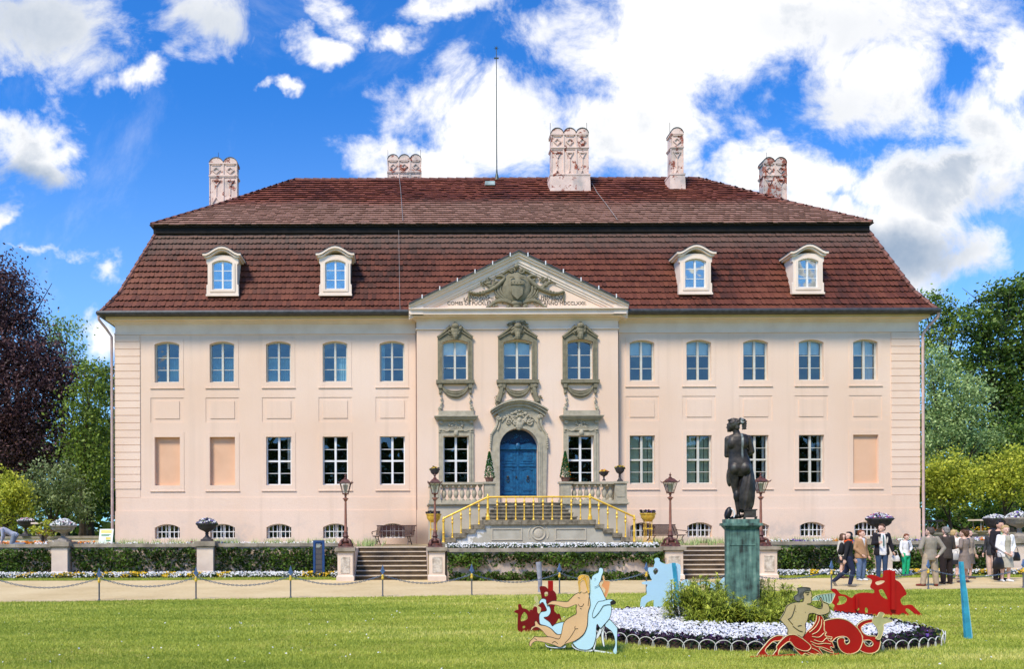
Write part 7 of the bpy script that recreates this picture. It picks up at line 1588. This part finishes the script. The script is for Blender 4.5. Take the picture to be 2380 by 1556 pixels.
# blue centaur behind the bed
cC = lambda x, y: (1451.2 + x / 5.192, 1260.3 + y / 5.192); gC = (px_x(1540, 14.9), 14.9); rC, vC = board('light blue sea-centaur silhouette with a turquoise post, back left of the bed', gC, 0, cC)
piece(rC, vC, 'silhouette', [(188, 855), (200, 700), (235, 660), (270, 635), (265, 560), (280, 520), (225, 515), (210, 495), (250, 480), (330, 470), (310, 420), (285, 320), (350, 310), (356, 290), (370, 250), (362, 215), (395, 193), (425, 210), (430, 240), (500, 270), (570, 262), (660, 270), (678, 330), (672, 500), (700, 620), (690, 760), (620, 800), (500, 720), (455, 790), (470, 855), (440, 855), (400, 790), (378, 870), (355, 870), (352, 740), (345, 705), (260, 745), (232, 840)], K_sky, 0, holes=[[(345, 355), (375, 318), (408, 345), (398, 380), (368, 400)]])
piece(rC, vC, 'tail', [(640, 520), (740, 458), (800, 478), (870, 500), (950, 478), (1050, 488), (1130, 505), (1200, 430), (1230, 480), (1225, 600), (1160, 640), (1050, 625), (1030, 545), (960, 512), (880, 535), (760, 540), (650, 600)], K_sky, .004)
(a, zt), (b, _) = vC((568, 255)), vC((606, 255)); q = MB(); q.add([(a, -.05, zt), (b, -.05, zt), (b, -.002, zt), (a, -.002, zt), (a + .09, -.05, .1), (b + .09, -.05, .1), (b + .09, -.002, .1), (a + .09, -.002, .1)], [(0, 1, 2, 3), (4, 7, 6, 5), (0, 4, 5, 1), (1, 5, 6, 2), (2, 6, 7, 3), (3, 7, 4, 0)]); q.build('support_post', M_turq, rC)
# ------------------------------------------------------------------ round flower bed
BX, BYc, BRX, BRY, BN = 5.53, 12.47, 2.66, 2.20, 2.7
def rho(x, y): return (np.abs((x - BX) / BRX) ** BN + np.abs((y - BYc) / BRY) ** BN) ** (1 / BN)
def rim(a, k=1.0):
    c, s_ = np.cos(a), np.sin(a); q_ = k / (np.abs(c) ** BN + np.abs(s_) ** BN) ** (1 / BN); return BX + BRX * q_ * c, BYc + BRY * q_ * s_
def moundz(r_): return .04 + .07 * (1 - np.minimum(r_, 1.0) ** 2)
q = MB(); nn_ = 72; vs = []; fs = []
for i in range(9):
    k = 1 - i / 8
    for j in range(nn_): x_, y_ = rim(2 * PI * j / nn_, max(k, .01)); vs.append((float(x_), float(y_), float(moundz(k)) if i else .0))
for i in range(8):
    for j in range(nn_): fs.append((i * nn_ + j, i * nn_ + (j + 1) % nn_, (i + 1) * nn_ + (j + 1) % nn_, (i + 1) * nn_ + j))
q.add(vs, fs); o = q.build('flower_bed', M_bedsoil, smooth=40); o['kind'] = 'structure'
def ringp(r0, r1, n, h0, h1):
    a = rng.uniform(0, 2 * PI, n); k = np.sqrt(rng.uniform(r0 * r0, r1 * r1, n)) + .012 * np.sin(a * 9) + .008 * np.sin(a * 23); x_, y_ = rim(a, k); return np.stack([x_, y_, moundz(k) + rng.uniform(h0, h1, n)], 1)
Pw = ringp(.36, .885, 17000, .05, .14); Lw = ringp(.36, .885, 7000, .0, .09)
flower_mesh('white_blossoms', Pw, .019, [P_lil, P_white], rng.choice(2, len(Pw), p=[.4, .6]), Lw, L_dgreen, .028, kind='stuff', label='dense ring of small lilac-white flowers in the round bed', cat='flowers')
Pp = ringp(.87, .985, 2400, .03, .13); Lp = ringp(.85, .99, 4200, .0, .12)
flower_mesh('purple_blossoms', Pp, .028, [P_pur, P_vio, P_white], rng.choice(3, len(Pp), p=[.95, .03, .02]), Lp, L_dgreen, .032, kind='stuff', label='outer ring of dark purple pansies in the round bed', cat='flowers')
M_hoop = mat('white_hoop', (.60, .59, .53), .5, .12, 12)
def hoop():
    q = MB(); q.tube([(-.115, 0, -.02)] + [(-.115 * math.cos(PI * k / 12), 0, .045 + .105 * math.sin(PI * k / 12)) for k in range(13)] + [(.115, 0, -.02)], .0065, 6); return q.build('edging_hoop', M_hoop, None, smooth=60)
H0 = hoop(); first = True; aa = np.linspace(0, 2 * PI, 4001); rx_, ry_ = rim(aa, 1.012); cs = np.concatenate([[0], np.cumsum(np.hypot(np.diff(rx_), np.diff(ry_)))]); nH = int(cs[-1] / .205)
for k in range(nH):
    t_ = (k + .5) / nH * cs[-1]; x_, y_ = np.interp(t_, cs, rx_), np.interp(t_, cs, ry_); x2, y2 = np.interp(t_ + .01, cs, rx_), np.interp(t_ + .01, cs, ry_)
    if y_ > 13.2 or (x_ < 3.1 and y_ > 12.6): continue
    o = H0 if first else H0.copy()
    if not first: col.objects.link(o)
    first = False; place(o, (float(x_), float(y_), random.uniform(-.012, .006)), math.atan2(y2 - y_, x2 - x_) + random.uniform(-.06, .06)); o.rotation_euler[0] = random.uniform(-.08, .08)
    tag(o, 'white wire hoop of the low edging round the flower bed', 'hoop', 'identical wire hoops edging the round bed')
# tufted plants round the pedestal
M_pap = leafmat('papyrus_leaves', (.06, .10, .008), (.62, .66, .10), (.28, .36, .04)); M_stem = mat('plant_stem', (.12, .13, .03), .7, .2, 9)
def papyrus(x, y, n, h, spread, label, seed):
    rg = np.random.default_rng(seed); z0 = float(moundz(rho(x, y))) - .02; r = empty('tufted_plant', (x, y, z0), 0, label, 'plant', 'tufted plants round the pedestal')
    V = []; rn = []; st_ = MB()
    for k in range(n):
        a = rg.uniform(0, 2 * PI); d = spread * math.sqrt(rg.random()); hh = h * rg.uniform(.35, 1.0) * (1 - .3 * d / spread); tx, ty = d * math.cos(a), d * math.sin(a)
        st_.tube([(tx * .4, ty * .4, 0), (tx * .8, ty * .8, hh * .5), (tx, ty, hh)], .006, 4); m_ = int(rg.integers(34, 50)); ton = rg.uniform(0, .35)
        for whorl in range(3 if hh > .25 else 2):
            zc = hh - .075 * whorl
            for j in range(m_ // 2):
                an = rg.uniform(0, 2 * PI); el = rg.uniform(-.25, 1.1) if whorl == 0 else rg.uniform(-.3, .6); L = rg.uniform(.075, .15); dr = np.array([math.cos(an) * math.cos(el), math.sin(an) * math.cos(el), math.sin(el)]); sd_ = np.cross(dr, [0, 0, 1.0]); sd_ = sd_ / max(np.linalg.norm(sd_), .01) * .0085
                c0 = np.array([tx, ty, zc]); mdp = c0 + dr * L * .5; tip = c0 + dr * L + np.array([0, 0, -.03 * L / .1]); V.append([c0, mdp + sd_, tip, mdp - sd_]); rn.append(min(1, max(0, .2 + ton + .35 * rg.random() + .25 * math.sin(el))))
    st_.build('stems', M_stem, r); link('leaves', quads_mesh('leaves', np.array(V), rn, M_pap), r)
G1 = [(5.05, 12.25, 46, .62, .42, 'broad tufted plant left of the pedestal, in front of the blue silhouette'), (4.62, 12.5, 40, .72, .36, 'tufted plant at the left end of the green clump'), (5.45, 12.0, 34, .42, .34, 'low tufted plant at the left foot of the pedestal'),
      (5.75, 11.85, 26, .34, .30, 'low tufted plant in front of the pedestal'), (6.08, 11.95, 40, .50, .36, 'tufted plant at the right foot of the pedestal'), (6.28, 12.4, 44, .66, .40, 'broad tufted plant right of the pedestal'),
      (6.42, 12.05, 34, .52, .32, 'tufted plant behind the head of the sea-god cut-out'), (5.2, 13.1, 40, .80, .42, 'taller tufted plant behind the left clump'), (6.15, 13.1, 40, .80, .42, 'taller tufted plant behind the right clump'),
      (4.75, 12.05, 26, .38, .28, 'low tufted plant at the front left of the clump'), (6.5, 12.6, 20, .70, .3, 'slender tufted plant at the right end of the clump'), (5.85, 13.6, 26, .7, .4, 'tufted plant behind the pedestal')]
for k, (x, y, n, h, s, l) in enumerate(G1): papyrus(x, y, int(n * 1.1), h * 1.12, s, l, 100 + k)
for k, (px, d, h, l) in enumerate(((1557, 12.3, 1.02, 'tall single tuft in front of the turquoise post'), (1723, 12.35, .86, 'tall tuft in front of the pedestal shaft'), (1672, 12.6, .98, 'tall tuft against the stairs left of the pedestal'), (1776, 12.4, 1.20, 'tallest tuft, just right of the pedestal'), (1826, 12.8, 1.10, 'tall tuft right of the pedestal, against the path'), (1646, 12.6, .88, 'tuft rising above the left clump'), (1795, 12.5, .86, 'tuft rising right of the pedestal'), (1600, 12.5, .80, 'tuft above the far left clump'))):
    papyrus(px_x(px, d), d, 3, h, .05, l, 200 + k)
# ------------------------------------------------------------------ trees and shrubs
M_bark = mat('bark', (.06, .045, .03), .95, .25, 5, .6, 14)
def cloud(cl, d, dens, size, seed, sq=.8, clr=.30, depth=1.0):
    """leaf points gathered in clumps through uneven ellipsoids; cl: (px, py, rx, ry[, extra distance])"""
    g = np.random.default_rng(seed); P = []; L = []
    for c in cl:
        px, py, rx, ry = c[:4]; dd = d + (c[4] if len(c) > 4 else 0); s = dd / F; cx, cz = px_x(px, dd), px_z(py, dd, px); rx, rz = rx * s, ry * s; ryy = (rx + rz) / 2 * depth
        nc = max(6, int(dens * (rx * rz) * 3.6)); u = unit(g.normal(size=(nc, 3))); rad = g.uniform(.45, 1.08, nc) ** .7; rad *= 1 + .16 * np.sin(u[:, 0] * 5 + seed) * np.cos(u[:, 2] * 6 + seed)
        C = u * rad[:, None] * np.array([rx, ryy, rz]) + np.array([cx, dd, cz]); m = int(g.uniform(26, 34)); cr = clr * (.6 + .8 * g.random(nc)) * min(1.6, (rx + rz) / 3 + .5)
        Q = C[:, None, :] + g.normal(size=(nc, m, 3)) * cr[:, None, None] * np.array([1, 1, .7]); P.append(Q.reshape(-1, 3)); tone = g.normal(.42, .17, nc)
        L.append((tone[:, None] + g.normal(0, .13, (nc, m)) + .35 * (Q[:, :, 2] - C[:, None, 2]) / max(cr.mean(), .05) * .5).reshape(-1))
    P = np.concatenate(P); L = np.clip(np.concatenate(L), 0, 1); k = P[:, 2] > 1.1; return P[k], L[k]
def tree(name, cat, label, d, cl, m, dens, size, seed, trunk=None, group='trees beside the palace', asp=.55, clr=.30, base=1.05, depth=1.0):
    tx, tr = trunk if trunk else (cl[0][0], .2); bx = px_x(tx, d); r = empty(name, (bx, d, base), 0, label, cat, group); o = (-bx, -d, -base)
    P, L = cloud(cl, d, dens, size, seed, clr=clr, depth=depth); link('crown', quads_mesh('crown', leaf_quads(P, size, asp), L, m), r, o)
    q = MB(); rg = random.Random(seed); tops = [(px_x(c[0], d), d + rg.uniform(-.3, .3), px_z(c[1], d, c[0])) for c in cl]; tc_ = sum(t[2] for t in tops) / len(tops); fork = Vector((bx, d, base + (tc_ - base) * .35))
    q.tube([(bx, d, base - .1), (bx + .05, d, base + .6), fork], [tr * 1.5, tr * 1.05, tr * .8], 8)
    for t_ in tops:
        if t_[2] < fork.z + .2: continue
        v = Vector(t_); mid_ = fork.lerp(v, .5) + Vector((rg.uniform(-.2, .2), rg.uniform(-.2, .2), .15)); q.tube([fork, mid_, v], [tr * .6, tr * .35, tr * .1], 6)
        for k in range(5):
            e_ = v + Vector((rg.uniform(-1, 1), rg.uniform(-1, 1), rg.uniform(-.4, 1))) * tr * 5; q.tube([mid_.lerp(v, rg.uniform(0, .8)), e_], [tr * .18, tr * .04], 4)
    q.build('trunk', M_bark, r, off=o); return r
F_beech = leafmat('copper_beech_leaves', (.016, .008, .012), (.30, .16, .15), (.095, .045, .05), .3); F_dark = leafmat('dark_leaves', (.016, .034, .005), (.30, .42, .06), (.09, .16, .022), .35)
F_mid = leafmat('mid_green_leaves', (.035, .07, .009), (.42, .54, .08), (.18, .27, .035)); F_grey = leafmat('grey_green_needles', (.10, .16, .05), (.70, .84, .38), (.38, .52, .19)); F_yel = leafmat('yellow_green_leaves', (.12, .15, .01), (.82, .82, .10), (.50, .55, .06), .4)
F_shr = leafmat('shrub_leaves', (.04, .07, .02), (.46, .54, .24), (.19, .25, .09)); F_pale = leafmat('pale_green_leaves', (.09, .14, .05), (.62, .70, .28), (.30, .42, .14), .4)
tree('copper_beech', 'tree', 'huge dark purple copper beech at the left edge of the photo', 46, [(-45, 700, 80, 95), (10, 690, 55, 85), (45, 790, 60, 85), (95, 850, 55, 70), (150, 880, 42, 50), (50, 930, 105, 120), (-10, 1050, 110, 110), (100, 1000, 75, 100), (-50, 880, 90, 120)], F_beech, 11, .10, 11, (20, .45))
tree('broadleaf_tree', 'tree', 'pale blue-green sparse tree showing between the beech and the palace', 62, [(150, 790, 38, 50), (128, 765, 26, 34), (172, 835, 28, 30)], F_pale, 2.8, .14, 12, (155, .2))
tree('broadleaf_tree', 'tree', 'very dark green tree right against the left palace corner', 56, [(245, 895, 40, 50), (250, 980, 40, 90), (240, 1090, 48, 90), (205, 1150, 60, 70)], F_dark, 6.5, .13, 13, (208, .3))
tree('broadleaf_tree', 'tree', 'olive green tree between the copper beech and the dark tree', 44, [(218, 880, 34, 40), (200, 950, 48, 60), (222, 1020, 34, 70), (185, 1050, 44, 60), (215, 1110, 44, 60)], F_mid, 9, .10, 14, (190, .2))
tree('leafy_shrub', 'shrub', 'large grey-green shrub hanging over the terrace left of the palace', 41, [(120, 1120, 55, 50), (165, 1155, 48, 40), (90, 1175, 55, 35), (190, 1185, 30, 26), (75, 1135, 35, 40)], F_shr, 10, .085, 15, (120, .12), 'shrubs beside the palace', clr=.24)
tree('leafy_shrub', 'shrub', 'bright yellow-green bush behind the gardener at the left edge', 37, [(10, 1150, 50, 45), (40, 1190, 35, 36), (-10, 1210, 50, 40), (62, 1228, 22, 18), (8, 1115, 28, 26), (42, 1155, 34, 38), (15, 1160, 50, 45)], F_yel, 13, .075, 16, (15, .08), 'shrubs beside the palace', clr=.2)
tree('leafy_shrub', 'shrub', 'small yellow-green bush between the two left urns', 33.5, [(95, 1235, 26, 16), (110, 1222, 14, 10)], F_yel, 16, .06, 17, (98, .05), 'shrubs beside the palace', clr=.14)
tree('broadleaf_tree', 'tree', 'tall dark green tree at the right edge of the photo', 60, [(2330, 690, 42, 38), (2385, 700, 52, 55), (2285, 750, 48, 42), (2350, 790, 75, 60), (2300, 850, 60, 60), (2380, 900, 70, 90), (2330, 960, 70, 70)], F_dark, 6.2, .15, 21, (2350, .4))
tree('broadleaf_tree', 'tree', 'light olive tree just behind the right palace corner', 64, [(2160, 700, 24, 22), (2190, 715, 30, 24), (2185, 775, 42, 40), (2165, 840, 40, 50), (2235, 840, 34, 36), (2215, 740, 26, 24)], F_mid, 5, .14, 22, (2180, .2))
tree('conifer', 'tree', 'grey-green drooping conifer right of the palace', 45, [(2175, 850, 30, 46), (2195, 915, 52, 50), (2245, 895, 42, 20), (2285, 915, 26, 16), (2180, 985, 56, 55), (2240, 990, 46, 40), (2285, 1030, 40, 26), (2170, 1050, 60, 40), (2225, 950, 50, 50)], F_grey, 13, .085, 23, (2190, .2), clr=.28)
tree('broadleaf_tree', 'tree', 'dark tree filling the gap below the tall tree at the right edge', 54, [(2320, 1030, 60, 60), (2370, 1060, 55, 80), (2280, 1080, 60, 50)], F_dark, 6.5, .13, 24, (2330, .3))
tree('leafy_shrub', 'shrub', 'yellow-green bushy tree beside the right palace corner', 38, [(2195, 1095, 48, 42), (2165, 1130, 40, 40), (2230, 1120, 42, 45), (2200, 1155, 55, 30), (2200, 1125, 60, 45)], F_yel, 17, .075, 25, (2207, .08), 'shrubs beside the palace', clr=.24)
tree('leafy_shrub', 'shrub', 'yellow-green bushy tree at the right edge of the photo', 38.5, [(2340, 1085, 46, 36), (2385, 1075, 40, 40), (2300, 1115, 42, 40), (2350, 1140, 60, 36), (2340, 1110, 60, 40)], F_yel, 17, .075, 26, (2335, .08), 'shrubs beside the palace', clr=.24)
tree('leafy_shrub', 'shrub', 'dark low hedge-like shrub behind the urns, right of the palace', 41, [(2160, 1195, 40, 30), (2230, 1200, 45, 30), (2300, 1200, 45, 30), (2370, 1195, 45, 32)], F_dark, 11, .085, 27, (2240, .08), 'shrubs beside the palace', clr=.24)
def wood(name, x0, x1, y, z1, n, s, m, label, seed):
    g = np.random.default_rng(seed); x = g.uniform(x0, x1, n); top = z1 * (.86 + .10 * np.sin(x * .31 + seed) + .06 * np.sin(x * .9)); z = 0.6 + top * g.random(n) ** .8; P = np.stack([x, y + g.normal(0, 1.6, n), z], 1)
    o = link(name, quads_mesh(name, leaf_quads(P, s, .7), np.clip(g.normal(.38, .2, n), 0, 1), m)); tag(o, label, 'wood', None, 'stuff')
wood('distant_wood', -75, -12.8, 78, 13.5, 15000, .42, F_dark, 'dark mass of park trees far behind, left of the palace', 3)
wood('distant_wood', 30, 110, 80, 14.5, 17000, .42, F_dark, 'dark mass of park trees far behind, right of the palace', 4)
wood('park_wood', -75, 85, -46, 18.5, 44000, .55, F_dark, 'park trees standing behind the viewer, mirrored in the ground-floor windows', 5)
# ------------------------------------------------------------------ grass blades and daisies
M_blade = leafmat('grass_blades', (.21, .28, .03), (.86, .76, .26), (.49, .54, .08), .3, .6)
def patch(x, y):
    x = x * .6; y = y * 1.25; return .5 * np.sin(x * .55 + .8 * np.sin(y * .9)) + .35 * np.sin(x * 1.3 + y * 2.1 + 1) + .3 * np.sin(x * 3.1 - y * 4.3 + 2) + .25 * np.sin(y * 7.5 + x * 1.1)
N = 300000; yy = 8.6 + 11.8 * rng.random(N) ** 1.55; xx = rng.uniform(-.60, .86, N) * yy
k = (yy < 17.7 + .1165 * (xx + 9.56) + .05 * rng.random(N)) & (rho(xx, yy) > 1.0); xx, yy = xx[k], yy[k]; N = len(xx)
pt = patch(xx, yy); h = .032 * rng.uniform(.6, 1.5, N) * (1 + .25 * pt); w = .0055 * (yy / 10); a = rng.uniform(0, PI, N); ln = rng.normal(0, .018, (N, 2))
V = np.zeros((N, 3, 3)); V[:, 0, 0] = xx - w * np.cos(a); V[:, 0, 1] = yy - w * np.sin(a); V[:, 1, 0] = xx + w * np.cos(a); V[:, 1, 1] = yy + w * np.sin(a); V[:, 2, 0] = xx + ln[:, 0]; V[:, 2, 1] = yy + ln[:, 1]; V[:, 2, 2] = h
tag(link('grass', quads_mesh('grass', V, np.clip(.44 + .27 * pt + rng.normal(0, .11, N), 0, 1), M_blade, None, 3)), 'mown lawn grass in front of the gravel path', 'grass', None, 'stuff')
N = 16000; sd = rng.random(N) < .5; xx = np.where(sd, rng.uniform(-15, -2.6, N), rng.uniform(12.3, 24.5, N)); yy = rng.uniform(25.15, 26.25, N)
w = .012; a = rng.uniform(0, PI, N); V = np.zeros((N, 3, 3)); V[:, 0] = np.stack([xx - w * np.cos(a), yy - w * np.sin(a), 0 * xx], 1); V[:, 1] = np.stack([xx + w * np.cos(a), yy + w * np.sin(a), 0 * xx], 1); V[:, 2] = np.stack([xx, yy, .05 * rng.uniform(.5, 1.3, N)], 1)
tag(link('grass', quads_mesh('grass', V, rng.random(N) * .7, M_blade, None, 3)), 'narrow grass verge between the path and the pansy border', 'grass', None, 'stuff')
N = 150; yy = rng.uniform(8.8, 16, N); xx = rng.uniform(-.55, .82, N) * yy; k = rho(xx, yy) > 1.05
P = np.stack([xx[k], yy[k], .04 + 0 * xx[k]], 1); flower_mesh('daisies', P, .014, [P_white], np.zeros(len(P), int), None, kind='stuff', label='tiny white daisies scattered in the lawn', cat='flowers')
# tufts of thin leaves along the terrace edge below the facade
N = 5200; xx = np.where(rng.random(N) < .5, rng.uniform(-12.2, -.9, N), rng.uniform(9.6, 21.6, N)); yy = np.where(rng.random(N) < .6, rng.uniform(31.5, 31.9, N), rng.uniform(28.0, 28.6, N)); k = np.sin(xx * 3.1) + np.sin(xx * 7.7 + 1) > -.3; xx, yy = xx[k], yy[k]; N = len(xx)
V = np.zeros((N, 3, 3)); w = .012; V[:, 0] = np.stack([xx - w, yy, 0 * xx + 1.05], 1); V[:, 1] = np.stack([xx + w, yy, 0 * xx + 1.05], 1); V[:, 2] = np.stack([xx + rng.normal(0, .07, N), yy + rng.normal(0, .05, N), 1.05 + rng.uniform(.08, .34, N)], 1)
tag(link('bulb_leaves', quads_mesh('bulb_leaves', V, rng.random(N), F_grey, None, 3)), 'thin leaf tufts growing along the foot of the palace', 'ground plants', None, 'stuff')
# end
